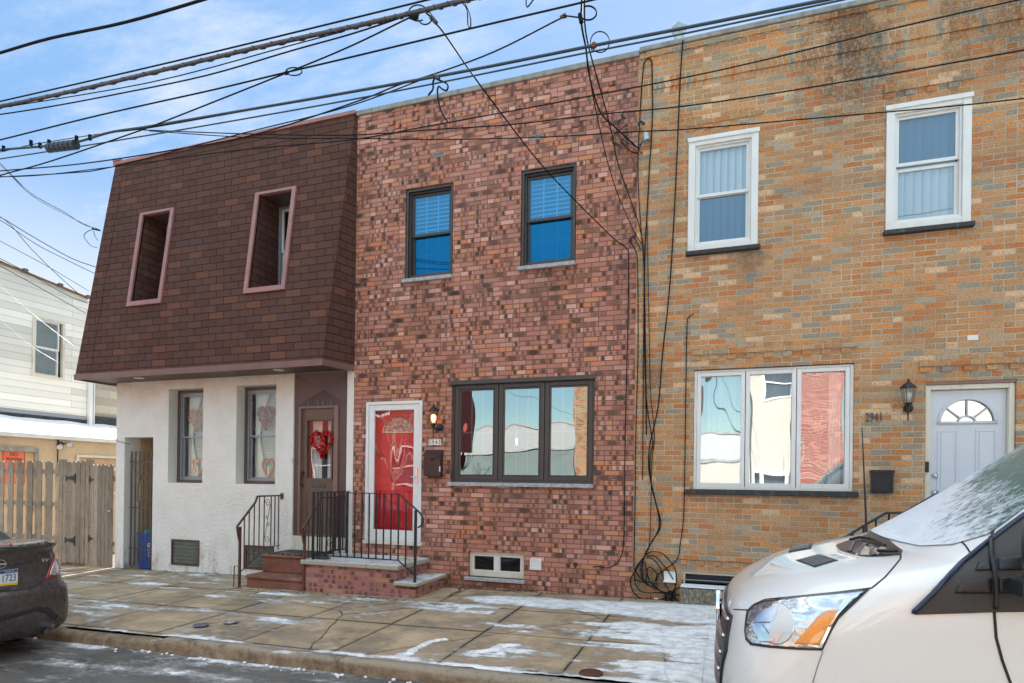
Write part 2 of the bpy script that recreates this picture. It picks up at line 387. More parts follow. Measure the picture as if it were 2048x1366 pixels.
def stucco(name, col, dirtc, amt):
    m, n, b = newmat(name); P = n.pos(); X = n.xyz(P)
    v = n.noise(P, 2.2, 5, .6); c = n.mix(n.step(v, .35, .65), tuple(x*.93 for x in col), col)
    lowm = n.step(X[2], .7, -.15); hi = n.step(X[2], 2.7, 3.4)
    d = n.m('MULTIPLY', lowm, n.step(n.noise(n.scale(P, (1, 1, .5)), 3.2, 6, .75), .46, .66))
    c = n.mix(n.m('MULTIPLY', d, amt), c, dirtc)
    c = n.mix(n.m('MULTIPLY', n.m('MULTIPLY', hi, n.step(n.noise(P, 2.5, 5, .6), .35, .7)), .5), c, (.66, .47, .27))
    n.put(b.inputs['Base Color'], c); b.inputs['Roughness'].default_value = .9; b.inputs['Specular IOR Level'].default_value = .2
    h = n.m('ADD', n.m('MULTIPLY', n.step(n.noise(P, 22, 4, .55), .42, .62), .8), n.m('MULTIPLY', n.noise(P, 90, 3, .6), .3))
    n.put(b.inputs['Normal'], n.bump(h, .8, .008)); return m
MT['stucco'] = stucco('white_stucco', (.88, .86, .81), (.42, .25, .15), .85)
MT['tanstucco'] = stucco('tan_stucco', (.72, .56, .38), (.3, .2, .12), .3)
MT['cream'] = plain('cream_paint', (.48, .435, .36), .8, bump=.3, var=.05)
MT['greygreen'] = plain('grey_green_render', (.135, .165, .155), .85, bump=.4, var=.1)
MT['white'] = plain('white_vinyl', (.80, .80, .79), .35, var=.03, dirt=((.5,.45,.38), 6, .18))
MT['whitedoor'] = plain('white_door_paint', (.66, .69, .76), .4)
MT['creamframe'] = plain('cream_frame', (.74, .70, .58), .5, dirt=((.45,.36,.25), 8, .5))
MT['bronze'] = plain('dark_bronze_frame', (.060, .050, .048), .35, var=.08)
MT['browndark'] = plain('dark_brown_paint', (.115, .070, .068), .45, var=.08)
MT['brownmid'] = plain('brown_paint', (.135, .085, .062), .4, var=.06, dirt=((.2,.15,.12), 5, .25))
MT['brownlight'] = plain('light_brown_frame', (.25, .15, .125), .45, var=.06)
MT['pinktrim'] = plain('dusty_pink_trim', (.36, .165, .15), .45, var=.12, vscale=5, dirt=((.25,.13,.12), 6, .4))
MT['greyalu'] = plain('grey_aluminium', (.30, .33, .37), .35, .3)
MT['coping'] = plain('concrete_coping', (.30, .30, .28), .85, bump=.5, var=.2, vscale=8, dirt=((.12,.12,.11), 7, .6))
MT['sillstone'] = plain('grey_stone_sill', (.40, .40, .41), .75, bump=.5, bscale=40, var=.25, vscale=18)
MT['sillblack'] = plain('black_slate_sill', (.030, .030, .030), .6, bump=.6, bscale=40, dirt=((.25,.23,.2), 14, .35))
MT['black'] = plain('black_iron', (.016, .018, .022), .4, var=.1)
MT['blackplastic'] = plain('black_plastic', (.022, .023, .026), .35)
MT['cable'] = plain('black_cable', (.012, .014, .018), .75, spec=.15)
MT['bluecable'] = plain('slate_blue_cable', (.030, .058, .082), .45)
MT['steelcable'] = plain('weathered_steel_cable', (.10, .095, .10), .5, .5, var=.3, vscale=20)
MT['rustiron'] = plain('brown_painted_iron', (.105, .042, .034), .5, var=.25, vscale=20)
MT['gateiron'] = plain('rusty_brown_gate_iron', (.10, .068, .055), .6, var=.2, vscale=20)
MT['brownstep'] = plain('red_brown_painted_step', (.23, .088, .055), .7, bump=.4, var=.2, vscale=6, dirt=((.36,.28,.26), 5, .35))
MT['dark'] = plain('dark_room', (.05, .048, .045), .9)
MT['room'] = plain('room_wall', (.30, .28, .25), .9)
MT['curtain'] = plain('white_curtain', (.75, .74, .70), .9)
MT['blind'] = plain('white_blind', (.80, .82, .84), .6); MT['greyblind'] = plain('pale_grey_blind', (.52, .58, .60), .6)
MT['soffit'] = plain('brown_soffit', (.115, .075, .065), .5, var=.1)
MT['red'] = plain('red_door_paint', (.50, .012, .022), .35)
MT['brass'] = plain('brass', (.55, .42, .2), .25, 1)
MT['chrome'] = plain('chrome', (.75, .76, .78), .08, 1)
MT['chromesoft'] = plain('satin_chrome', (.72, .74, .78), .22, 1)
MT['mailbrown'] = plain('brown_metal_mailbox', (.060, .034, .032), .35, .3, var=.15)
MT['snow'] = plain('snow', (.84, .86, .90), .8, bump=.5, bscale=25)
MT['galv'] = plain('galvanised_metal', (.42, .47, .47), .4, .8, var=.2, vscale=20)
MT['plastwhite'] = plain('white_plastic', (.78, .77, .74), .5, var=.06)
MT['bluebin'] = plain('blue_plastic', (.012, .085, .42), .4, var=.1)
MT['plaque'] = plain('cream_plaque', (.80, .77, .70), .4)
MT['signorange'] = plain('orange_sign', (.78, .17, .08), .5)
MT['bulbglass'] = glass_mat('lamp_glass', .08, wav=0)
MT['glass'] = glass_mat('window_glass', .24, (.70, .88, 1.0), .0006); MT['glassdim'] = glass_mat('screened_window_glass', .22, (.55, .75, .95), .0006, (.42, .46, .5))
MT['glassblue'] = glass_mat('sky_tinted_coated_glass', .30, (.22, .60, .95), .0004, (.30, .66, 1.0)); MT['glassblue2'] = glass_mat('deep_blue_glass', .42, (.03, .30, .60), .0006, (.2, .55, .9))  # blue of the reflected sky is put into the tint of both panes
MT['glassbig'] = glass_mat('front_window_glass', .38, (.88, .95, 1.0), .0009, (.85, .9, .92))
MT['glassplain'] = glass_mat('plain_glass', .08, (1, 1, 1), .0006)
MT['glassstorm'] = glass_mat('storm_glass', .10, (1, .9, .9), .00025, wscale=3)
MT['glassdark'] = glass_mat('dark_screen', .07, (.6, .6, .62), .001, (.18, .18, .19))
# ================================================================== GROUND
def fbm(x, y, s, o=4, seed=0):
    v = 0; a = .5
    for i in range(o):
        v += a*mnoise.noise(Vector((x*s+seed*7.3, y*s-seed*3.1, seed*1.7))); s *= 2.03; a *= .55
    return v
def seg_d(x, y, pts):
    best = 9
    for (ax, ay), (bx, by) in zip(pts, pts[1:]):
        dx, dy = bx-ax, by-ay; t = max(0, min(1, ((x-ax)*dx+(y-ay)*dy)/(dx*dx+dy*dy)))
        best = min(best, math.hypot(x-ax-dx*t, y-ay-dy*t))
    return best
P1 = [tuple(AG(u, v)[:2]) for u, v in [(790,1314),(815,1308),(835,1295),(860,1284),(888,1279)]]
P2 = [tuple(AG(u, v)[:2]) for u, v in [(945,1305),(975,1303),(1000,1292),(1035,1290)]]
P3 = [tuple(AG(u, v)[:2]) for u, v in [(995,1292),(1004,1312)]]
def snow_amount(x, y):
    """metres-free cover value: above 0 is snow or ice."""
    n = fbm(x, y*1.0, 1.3, 5, 1); s = fbm(x*.55, y*2.6, 1.7, 5, 2); f = fbm(x, y, 7, 3, 3)
    v = -1.0
    # swept bank left along the red house and further right
    yc = -.62-.05*math.sin(x*1.3); hw = .42+.10*math.sin(x*.9+1)
    b = 1-abs(y-yc)/hw
    if -3.35 < x < 6: v = max(v, b*1.1+n*.7+f*.25 - max(0, (-2.9-x))*2.5 - .05)
    # wide trodden snow on the right
    edge = -1.75+.35*math.sin(y*2.1)+(.75 if y < -2.2 else 0.0)+n*.5
    if y < -.9: v = max(v, min(.9, (x-edge)*.9)*.55+s*1.9+f*.5+.02 - (.26 if y > -1.8 else .0))
    # left: frost streaks
    if x < -4.2: v = max(v, s*1.5-.40+f*.3+ (.18 if x < -6.5 else 0) - max(0, (y+.0)*0) )
    if -6.2 < x < -2.6 and -1.55 < y < -1.0: v = max(v, s*1.3+f*.35+.16-abs(y+1.22)*1.2)
    # crisp remains on the slabs
    e_ = fbm(x, y, 11, 4, 12)*.055
    v = max(v, .95-(seg_d(x, y, P1)+e_)*20, .95-(seg_d(x, y, P2)+e_)*17, .95-(seg_d(x, y, P3)+e_)*30)
    v = max(v, n*1.2+f*.8-.62)
    # joint near the curb keeps a thin line
    if y < -3.2: v = max(v, s*1.5+f*.5+.05-abs(y+3.42)*3)
    return v
def ground_mat(name, kind):
    m, n, b = newmat(name); P = n.pos(); X = n.xyz(P)
    if kind == 'walk':
        c = n.mix(n.step(n.noise(P, 1.1, 6, .65), .35, .65), (.54, .395, .25), (.39, .28, .18))
        c = n.mix(n.m('MULTIPLY', n.step(n.noise(P, .8, 5, .7), .52, .62), .6), c, (.19, .15, .115))
        c = n.mix(n.m('MULTIPLY', n.step(n.noise(P, 5, 6, .75), .58, .7), .35), c, (.52, .45, .36))
        gr = n.noise(P, 140, 3, .75); g2 = n.m('ADD', .35, n.m('MULTIPLY', gr, 1.3)); c = n.mix(1.0, c, n.vec(g2, g2, g2), 'MULTIPLY')
        wb = n.m('MULTIPLY', n.m('SUBTRACT', n.noise(P, 6, 4, .6), .5), .022)
        jx = n.m('ABSOLUTE', n.m('SUBTRACT', n.m('FRACT', n.m('ADD', n.m('DIVIDE', n.m('ADD', n.m('ADD', X[0], wb), 1.26), 1.115), 100.5)), .5))
        jy = n.m('ABSOLUTE', n.m('SUBTRACT', n.m('FRACT', n.m('ADD', n.m('DIVIDE', n.m('ADD', n.m('ADD', X[1], wb), 1.16), 1.115), 100.5)), .5))
        jj = n.m('MINIMUM', n.m('MULTIPLY', jx, 1.115), n.m('MULTIPLY', jy, 1.115))
        joint = n.step(jj, .011, .005)
        c = n.mix(n.m('MULTIPLY', n.step(jj, .05, .01), .35), c, (.07, .055, .045))
        c = n.mix(joint, c, (.012, .010, .009))
        # a hairline crack or two
        vo = n.new('ShaderNodeTexVoronoi', feature='DISTANCE_TO_EDGE'); n.put(vo.inputs['Vector'], n.mix(.12, P, n.noise(P, 2.2, 4, .6, out=1))); vo.inputs['Scale'].default_value = .42
        cr = n.step(vo.outputs[0], .0045, .0015); c = n.mix(n.m('MULTIPLY', cr, .85), c, (.03, .025, .02))
        h = n.m('ADD', n.m('MULTIPLY', gr, .22), n.m('MULTIPLY', n.m('SUBTRACT', 1.0, n.m('MAXIMUM', joint, cr)), 1.2))
    else:
        c = n.mix(n.step(n.noise(n.scale(P, (.5, 1.3, 1)), 1.4, 6, .65), .35, .65), (.12, .108, .098), (.22, .20, .18))
        c = n.mix(n.m('MULTIPLY', n.step(n.noise(P, .9, 4, .6), .5, .65), .6), c, (.075, .068, .063))
        gr = n.noise(P, 95, 4, .8); g2 = n.m('ADD', .45, n.m('MULTIPLY', gr, 1.1)); c = n.mix(1.0, c, n.vec(g2, g2, g2), 'MULTIPLY')
        vo = n.new('ShaderNodeTexVoronoi'); n.put(vo.inputs['Vector'], P); vo.inputs['Scale'].default_value = 70
        c = n.mix(n.m('MULTIPLY', n.step(vo.outputs[0], .18, .1), .45), c, (.3, .28, .25))
        h = n.m('ADD', n.m('MULTIPLY', gr, .6), n.m('MULTIPLY', vo.outputs[0], .5))
    at = n.new('ShaderNodeAttribute', attribute_name='snow')
    c = n.mix(n.m('MULTIPLY', n.step(at.outputs['Fac'], -.75, -.1), .45), c, n.mix(1.0, c, (.38, .36, .36), 'MULTIPLY'))
    fine = n.m('ADD', n.m('MULTIPLY', n.m('SUBTRACT', n.noise(n.scale(P, (1, 1.9, 1)), 11, 7, .8), .5), 1.25), n.m('MULTIPLY', n.m('SUBTRACT', n.noise(P, 90, 3, .7), .5), .25))
    sv = n.m('ADD', at.outputs['Fac'], fine)
    thick = n.step(sv, .02, .22); thin = n.step(sv, -.26, .14)
    icy = n.mix(n.m('MULTIPLY', thin, .42), c, (.60, .585, .58))
    fin = n.mix(thick, icy, n.mix(n.step(n.noise(n.scale(P, (1, 1.8, 1)), 7, 7, .8), .38, .6), (.60, .59, .60), (.93, .92, .91)))
    n.put(b.inputs['Base Color'], fin)
    n.put(b.inputs['Roughness'], n.m('SUBTRACT', .82, n.m('MULTIPLY', n.m('MULTIPLY', thin, n.m('SUBTRACT', 1.0, thick)), .45)))
    b.inputs['Specular IOR Level'].default_value = .35
    n.put(b.inputs['Normal'], n.bump(n.m('ADD', h, n.m('MULTIPLY', thick, 1.1)), .8, .006))
    return m
MT['walk'] = ground_mat('old_concrete', 'walk'); MT['asph'] = ground_mat('worn_asphalt', 'road')
def gridmesh(name, mat, x0, x1, nx, y0, y1, ny, hf, sf):
    vs = []; sn = []
    for j in range(ny+1):
        y = y0+(y1-y0)*j/ny
        for i in range(nx+1):
            x = x0+(x1-x0)*i/nx; s = sf(x, y); vs.append((x, y, hf(x, y, s))); sn.append(s)
    fs = [(j*(nx+1)+i, j*(nx+1)+i+1, (j+1)*(nx+1)+i+1, (j+1)*(nx+1)+i) for j in range(ny) for i in range(nx)]
    me = bpy.data.meshes.new(name); me.from_pydata(vs, [], fs); me.materials.append(mat)
    a = me.attributes.new('snow', 'FLOAT', 'POINT'); a.data.foreach_set('value', sn)
    for p in me.polygons: p.use_smooth = True
    o = bpy.data.objects.new(name, me); C.objects.link(o); return o
def walk_h(x, y, s):
    i, j = math.floor((x+1.26)/1.115), math.floor((y+1.16)/1.115)
    t = (mnoise.noise(Vector((i*3.7, j*5.1, 2)))*.010)
    sl = mnoise.noise(Vector((i*1.7, j*2.3, 9)))*.008
    return gz(x, y)+t+sl*((x+1.26)/1.115-i-.5)+max(0, min(.02, (s-.15)*.03))
o = gridmesh('sidewalk', MT['walk'], -17, 8.0, 900, -3.47, .02, 130, walk_h, snow_amount); tag(o, kind='structure')
def road_snow(x, y):
    s = fbm(x*.5, y*2.2, 1.6, 5, 5); v = s*1.3-.30+fbm(x, y, 8, 3, 6)*.3
    if x < -4.6: v += .12
    if y > -3.75: v = max(v, fbm(x, 0, 1.6, 3, 8)*1.7+fbm(x, y, 12, 3, 9)*.6-.28-(-3.62-y)*2)
    return v
o = gridmesh('road', MT['asph'], -17, 8, 420, -7.6, -3.55, 70, lambda x, y, s: gz(x, -3.6)-.125+.0*(y+3.6)+fbm(x, y, .8, 3, 4)*.012, road_snow); tag(o, kind='structure')
# coarse ground all the way out
mb = MB(); 
mb.quad((-17, -7.61, gz(-17, -3.6)-.30), (8, -7.61, gz(8, -3.6)-.30), (8, .01, gz(8, -3.6)-.30), (-17, .01, gz(-17, -3.6)-.30))
for a, b_, c_, d_ in ((-300, -17, -120, .3), (8, 300, -120, .3), (-17, 8, -120, -7.6)):
    mb.quad((a, c_, gz(a, -3.6)-.13), (b_, c_, gz(b_, -3.6)-.13), (b_, d_, gz(b_, -3.6)-.13), (a, d_, gz(a, -3.6)-.13))
mb.quad((-300, .0, gz(-300)-.15), (300, .0, gz(300)-.15), (300, 300, gz(300)-.15), (-300, 300, gz(-300)-.15))
o = mb.build('ground', plain('far_ground', (.13, .12, .11), .9, var=.2)); tag(o, kind='structure')
# curb, worn and rust stained, heaved at one joint
m, n, b = newmat('worn_curb'); P = n.pos(); X = n.xyz(P)
c = n.mix(n.step(n.noise(P, 7, 6, .7), .35, .65), (.20, .135, .08), (.34, .255, .17))
c = n.mix(n.step(X[2], gz(-4, -3.6)-.035, gz(-4, -3.6)+.01), c, (.34, .28, .21))
c = n.mix(n.m('MULTIPLY', n.step(n.noise(P, 3, 5, .7), .5, .65), .7), c, (.05, .038, .028))
c = n.mix(n.m('MULTIPLY', n.step(n.m('ADD', n.noise(n.scale(P, (.6, 2, 2)), 5, 6, .75), n.m('MULTIPLY', n.step(n.xyz(n.new('ShaderNodeNewGeometry').outputs['Normal'])[2], .6, .95), .16)), .72, .80), .8), c, (.70, .71, .75))
n.put(b.inputs['Base Color'], c); b.inputs['Roughness'].default_value = .85
n.put(b.inputs['Normal'], n.bump(n.m('ADD', n.noise(P, 40, 5, .7), n.m('MULTIPLY', n.noise(P, 9, 4, .6), 1.5)), .9, .012)); MT['curb'] = m
mb = MB()
xs = [-17+i*.05 for i in range(int(25/.05)+1)]
prof = [(-3.59, -.22), (-3.60, -.05), (-3.585, -.018), (-3.555, .0), (-3.475, .004), (-3.468, -.03)]
vs = []
for x in xs:
    hv = (-.020 if -6.9 < x < -5.42 else 0) + (.012 if -5.42 <= x < -4.2 else 0)
    for (yy, zz_) in prof:
        k = fbm(x, yy*3, 3, 3, 11)*.014; vs.append((x, yy+k*(1 if zz_ < 0 else .3)+(-.006 if -6.9 < x < -5.42 else 0), gz(x, -3.55)+zz_+hv+k*.5))
npf = len(prof); fs = [(i*npf+k, (i+1)*npf+k, (i+1)*npf+k+1, i*npf+k+1) for i in range(len(xs)-1) for k in range(npf-1)]
o = mb.add(vs, fs).build('curb', MT['curb'], smooth=True, fix=False); tag(o, kind='structure')
mb = MB(); random.seed(33)
for i in range(420):
    x = random.uniform(-10.3, 1.5); y = -abs(random.gauss(0, .05))-.012; r_ = random.uniform(.003, .011)
    if -6.8 < x < -3.85: y -= 1.0
    mb.lathe([(r_*.8, -.002), (r_, r_*.4), (r_*.3, r_*.8)], (x, y, gz(x, y)+.006), 5)
tag(mb.build('wall_foot_grit', plain('dark_grit', (.09, .065, .045), .9, var=.6, vscale=60), smooth=True), 'dark grit and crumbs gathered along the foot of the house walls', 'grit', kind='stuff')
# little lumps of snow and ice along the gutter
mb = MB(); random.seed(3)
for i in range(60):
    x = random.uniform(-7.3, -1.6); r_ = random.uniform(.006, .022); y = -3.62-abs(random.gauss(0, .05)); 
    z = gz(x, -3.6)-.125
    mb.lathe([(r_*.9, 0), (r_*1.1, r_*.4), (r_*.7, r_*.9), (.001, r_)], (x, y, z), 6)
tag(mb.build('ice_crumbs', MT['snow'], smooth=True), 'small crumbs of snow and ice lying in the gutter below the curb', 'ice', kind='stuff')

# ================================================================== WINDOWS
def grp(root, name, mb, mat, **k): return mb.build(name, mat, root, **k)
def ring(mb, x0, x1, z0, z1, w_, y0, y1, bottom=None, top=None):
    wb = w_ if bottom is None else bottom; wt = w_ if top is None else top
    mb.box(x0, x0+w_, y0, y1, z0, z1); mb.box(x1-w_, x1, y0, y1, z0, z1)
    mb.box(x0+w_, x1-w_, y0+.001, y1, z0, z0+wb); mb.box(x0+w_, x1-w_, y0+.001, y1, z1-wt, z1); return mb
def pane(parent, x0, x1, z0, z1, y, mat, name='pane'):
    return MB().quad((x0, y, z0), (x1, y, z0), (x1, y, z1), (x0, y, z1)).build(name, mat, parent, fix=False)
def hblinds(parent, x0, x1, z0, z1, y, mat, pitch=.045, tilt=.6):
    mb = MB(); z = z0+pitch/2
    while z < z1:
        dy = .5*pitch*math.cos(tilt)*1.05; dz = .5*pitch*math.sin(tilt)*1.05
        mb.quad((x0, y-dy, z-dz), (x1, y-dy, z-dz), (x1, y+dy, z+dz), (x0, y+dy, z+dz)); z += pitch
    return mb.build('blind', mat, parent, fix=False)
def vblinds(parent, x0, x1, z0, z1, y, mat, pitch=.085):
    mb = MB(); x = x0
    while x < x1:
        a = random.uniform(.16, .34); mb.quad((x, y+a*.03, z0), (min(x1, x+pitch*1.03), y-a*.12, z0), (min(x1, x+pitch*1.03), y-a*.12, z1), (x, y+a*.03, z1)); x += pitch
    return mb.build('blind', mat, parent, fix=False)
def curtainmesh(parent, x0, x1, z0, z1, y, mat, waves=9, amp=.018):
    mb = MB(); N = waves*8; vs = []
    for i in range(N+1):
        x = x0+(x1-x0)*i/N; d = amp*math.sin(i/8*2*math.pi)+amp*.4*math.sin(i*.31)
        vs += [(x, y+d, z0), (x, y+d, z1)]
    return mb.add(vs, [(2*i, 2*i+2, 2*i+3, 2*i+1) for i in range(N)]).build('curtain', mat, parent, smooth=True, fix=False)
def dhung(house, x0, x1, z0, z1, y, fm, sm, glassU, glassL, fw=.05, sw=.045, split=.5, label=None):
    """double hung window: outer frame mesh with sash and pane children"""
    w_ = ring(MB(), x0, x1, z0, z1, fw, y, y+.12).build('window', fm, house, bevel=.004)
    if label: w_['label'] = label
    xa, xb, za, zb = x0+fw, x1-fw, z0+fw, z1-fw; zm = za+(zb-za)*split
    ring(MB(), xa, xb, zm-.012, zb, sw, y+.035, y+.065).build('sash', sm, w_, bevel=.003)
    ring(MB(), xa, xb, za, zm+.028, sw, y+.068, y+.098).build('sash', sm, w_, bevel=.003)
    pane(w_, xa+sw-.004, xb-sw+.004, zm-.012+sw-.004, zb-sw+.004, y+.052, glassU)
    pane(w_, xa+sw-.004, xb-sw+.004, za+sw-.004, zm+.028-sw+.004, y+.085, glassL)
    return w_, (xa+sw, xb-sw, za+sw, zm, zb-sw)
def sillm(parent, x0, x1, z, h, mat, proj=.06, name='sill', y=0, back=.1):
    return MB().box(x0, x1, y-proj, y+back, z-h, z).build(name, mat, parent, bevel=.006)
def muntins(parent, x0, x1, z0, z1, y, nx, nz, mat, t=.014):
    mb = MB()
    for i in range(1, nx): x = x0+(x1-x0)*i/nx; mb.box(x-t/2, x+t/2, y, y+.006, z0, z1)
    for j in range(1, nz): z = z0+(z1-z0)*j/nz; mb.box(x0, x1, y-.002, y+.004, z-t/2, z+t/2)
    return mb.build('muntin', mat, parent)
def shell(root, x0, x1, z1, y1=9.0, mat=None, sidez=-.4):
    """side walls, back wall and floors behind a facade"""
    t = .2; mb = MB()
    mb.box(x0, x0+t, .281, y1, sidez, z1-.02); mb.box(x1-t, x1, .281, y1, sidez, z1-.02); mb.box(x0+t, x1-t, y1-t, y1-.003, sidez, z1-.02)
    return mb.build('side_wall', mat, root)

def inner(root, x0, x1, z0, z1, y0=.34, y1=3.4):
    mb = MB(); mb.box(x0+.21, x1-.21, y0, y1, z0, z1)
    o = mb.build('room', MT['room'], root); bm = bmesh.new(); bm.from_mesh(o.data)
    bmesh.ops.delete(bm, geom=[f for f in bm.faces if f.normal.y < -.5 or (f.normal.z > 1.5)], context='FACES_ONLY')
    bm.to_mesh(o.data); bm.free(); return o

# ================================================================== RED BRICK HOUSE
X0, X1, ROOF = -5.475, -1.145, 7.27
red = thing('brick_house', 'two storey row house of mottled red brick with the red front door', 'house', (-3.3, 0, 0))
Hr = dict(w1=(-4.61, -3.82, 4.63, 6.0), w2=(-2.77, -1.97, 4.63, 6.0), big=(-3.81, -1.68, 1.57, 3.03), door=(-5.25, -4.28, .66, 2.79), bas=(-3.51, -2.66, .20, .57),
          va=(-4.17, -3.98, 6.42, 6.49), vb=(-2.66, -2.45, 6.42, 6.49))
mb = MB(); facade(mb, X0, X1, -.4, ROOF, list(Hr.values()), back=.28)
# proud header bricks near the parapet
random.seed(11)
for r_ in range(95, 107):
    z = r_*.0675
    offs = .5 if r_ % 2 else 0
    for k in range(int(X0/.205)-1, int(X1/.205)+1):
        x = (k-offs)*.205
        if (r_ % 2 == 0 and k % 2 == 0 or (r_ in (103, 97) and k % 2)) and x > X0+.03 and x+.1 < X1-.03 and z+.06 < ROOF:
            if any(h[0]-.25 < x < h[1]+.05 and h[2]-.1 < z < h[3]+.06 for h in (Hr['va'], Hr['vb'])): continue
            if random.random() < .62: mb.box(x+.006, x+.098, -.016, .001, z+.006, z+.0615)
mb.build('wall', MT['redbrick'], red)
shell(red, X0, X1, ROOF, mat=MT['block'])
MB().box(X0+.2, X1-.2, .28, 8.8, ROOF-.35, ROOF-.25).build('roof', MT['dark'], red)
MB().box(X0-.005, X1+.01, -.035, .29, ROOF, ROOF+.075).build('coping', MT['coping'], red, bevel=.01)
inner(red, X0, X1, 4.0, 6.9); inner(red, X0, X1, .9, 3.4)
for k, nm in (('w1', 'left'), ('w2', 'right')):
    a, b_, c_, d_ = Hr[k]
    w_, (xa, xb, za, zm, zb) = dhung(red, a+.002, b_-.002, c_+.002, d_-.002, .055, MT['bronze'], MT['bronze'], MT['glassblue'], MT['glassblue2'], fw=.065, sw=.038, split=.49)
    w_['label'] = 'dark framed sash window over the red door' if k == 'w1' else 'dark framed sash window over the triple window'
    # dark metal head and jamb casing
    ring(MB(), a+.012, b_-.012, c_+.012, d_-.012, .03, .012, .054, bottom=.01).build('casing', MT['bronze'], w_, bevel=.003)
    hblinds(w_, xa, xb, zm+.01, zb, .16, MT['blind'], .062, .75)
    muntins(w_, xa, xb, zm, zb, .118, 3, 1, MT['blind']); muntins(w_, xa, xb, za, zm, .148, 3, 2, MT['greyalu'], .012)
    curtainmesh(w_, xa, xb, za, zm, .26, plain('blue_grey_curtain', (.16, .22, .28), .9), 5)
    sillm(w_, a-.03, b_+.0, c_, .055, MT['sillstone'], .055)
a, b_, c_, d_ = Hr['big']
tw = ring(MB(), a+.002, b_-.002, c_+.002, d_-.002, .03, .045, .16).build('front_window', MT['bronze'], red, bevel=.004)
tw['label'] = 'wide dark bronze window of three tall panes'
MB().box(a-.02, b_+.02, -.012, .044, d_-.03, d_+.03).build('drip_cap', MT['bronze'], tw, bevel=.004)
w3 = (b_-a-.06)/3
for i in range(3):
    xa = a+.03+w3*i; xb = xa+w3
    s_ = ring(MB(), xa+.004, xb-.004, c_+.032, d_-.032, .062, .055, .12).build('sash', MT['bronze'], tw, bevel=.006)
    ring(MB(), xa+.07, xb-.07, c_+.098, d_-.098, .016, .062, .10).build('glazing_bead', MT['bronze'], tw)
    pane(tw, xa+.08, xb-.08, c_+.105, d_-.105, .085, MT['glassbig'])
    muntins(tw, xa+.086, xb-.086, c_+.114, d_-.114, .10, 3, 2, MT['greyalu'], .010)
sillm(tw, a-.03, b_+.0, c_, .055, MT['sillstone'], .06)
# basement window
a, b_, c_, d_ = Hr['bas']
bw = ring(MB(), a+.002, b_-.002, c_+.002, d_-.002, .05, .06, .14, bottom=.075).build('basement_window', MT['creamframe'], red, bevel=.004)
xm = (a+b_)/2; MB().box(xm-.028, xm+.028, .05, .12, c_+.08, d_-.052).build('mullion', MT['plastwhite'], bw)
for xa, xb in ((a+.052, xm-.03), (xm+.03, b_-.052)):
    ring(MB(), xa, xb, c_+.079, d_-.054, .018, .055, .11).build('sash', MT['white'], bw); pane(bw, xa+.017, xb-.017, c_+.095, d_-.07, .09, MT['glassdark'])
sillm(bw, a-.04, b_+.02, c_, .05, MT['sillstone'], .05)
# door: frame, storm door, inner red door
a, b_, c_, d_ = Hr['door']
dr = thing('front_door', None, None, (a, 0, c_)); dr.parent = red; dr.matrix_parent_inverse = Matrix.Translation(-Vector(red.location))
dr['label'] = 'red door behind a white full glass storm door'
ring(MB(), a+.002, b_-.002, c_+.002, d_-.002, .045, -.015, .18, bottom=.03).build('door_frame', MT['white'], dr, bevel=.004)
MB().box(a-.02, b_+.02, -.045, .17, c_-.055, c_+.0).build('door_sill', MT['creamframe'], dr, bevel=.006)
ring(MB(), a+.05, b_-.05, c_+.035, d_-.05, .095, .0, .035, bottom=.13, top=.085).build('storm_door', MT['white'], dr, bevel=.005)
pane(dr, a+.143, b_-.143, c_+.163, d_-.133, .018, MT['glassstorm'])
xa, xb, za, zb = a+.049, b_-.049, c_+.033, d_-.048; yd = .135
# red panel leaf with a half round light
cxd, rad, zl = (xa+xb)/2, .255, zb-.42
mb = MB()
poly = [(xa, zl)]+[(cxd-rad*math.cos(math.pi*i/24), zl+rad*.95*math.sin(math.pi*i/24)) for i in range(25)]+[(xb, zl), (xb, zb), (xa, zb)]
mb.prism(poly, yd, yd+.04); mb.box(xa, xb, yd, yd+.04, za, zl)
def panel(mb, x0, x1, z0, z1, y):
    ring(mb, x0, x1, z0, z1, .018, y-.009, y); mb.box(x0+.035, x1-.035, y-.007, y, z0+.035, z1-.035)
pw = (xb-xa-.3)/2
for px0 in (xa+.11, xa+.19+pw):
    panel(mb, px0, px0+pw, za+.95, zl-.12, yd); panel(mb, px0, px0+pw, za+.16, za+.82, yd)
mb.build('door', MT['red'], dr, bevel=.002)
fl = MB()
for rr, ww in ((rad+.005, .02), (rad*.42, .008), (rad*.72, .006)):
    fl.tube([(cxd-rr*math.cos(math.pi*i/24), yd-.004, zl+rr*.95*math.sin(math.pi*i/24)) for i in range(25)], ww*.5, 5)
for k in range(7):
    t = math.pi*(k+.5)/7; fl.tube([(cxd+rad*.42*math.cos(t), yd-.003, zl+.4*rad*math.sin(t)), (cxd+rad*.72*math.cos(t+.12), yd-.003, zl+.69*rad*math.sin(t+.12)), (cxd+rad*math.cos(t), yd-.003, zl+.95*rad*math.sin(t))], .003, 4)
fl.tube([(cxd-rad, yd-.004, zl), (cxd+rad, yd-.004, zl)], .01, 5)
fl.build('fanlight', MT['brass'], dr)
m, n, b = newmat('textured_grey_glass'); n.put(b.inputs['Base Color'], n.mix(n.step(n.noise(n.pos(), 30, 3), .4, .6), (.18, .18, .17), (.45, .44, .4))); b.inputs['Roughness'].default_value = .15; MT['texglass'] = m
MB().prism([(cxd-rad*math.cos(math.pi*i/24), zl+rad*.95*math.sin(math.pi*i/24)) for i in range(25)], yd+.012, yd+.02).build('fanlight_glass', MT['texglass'], dr)
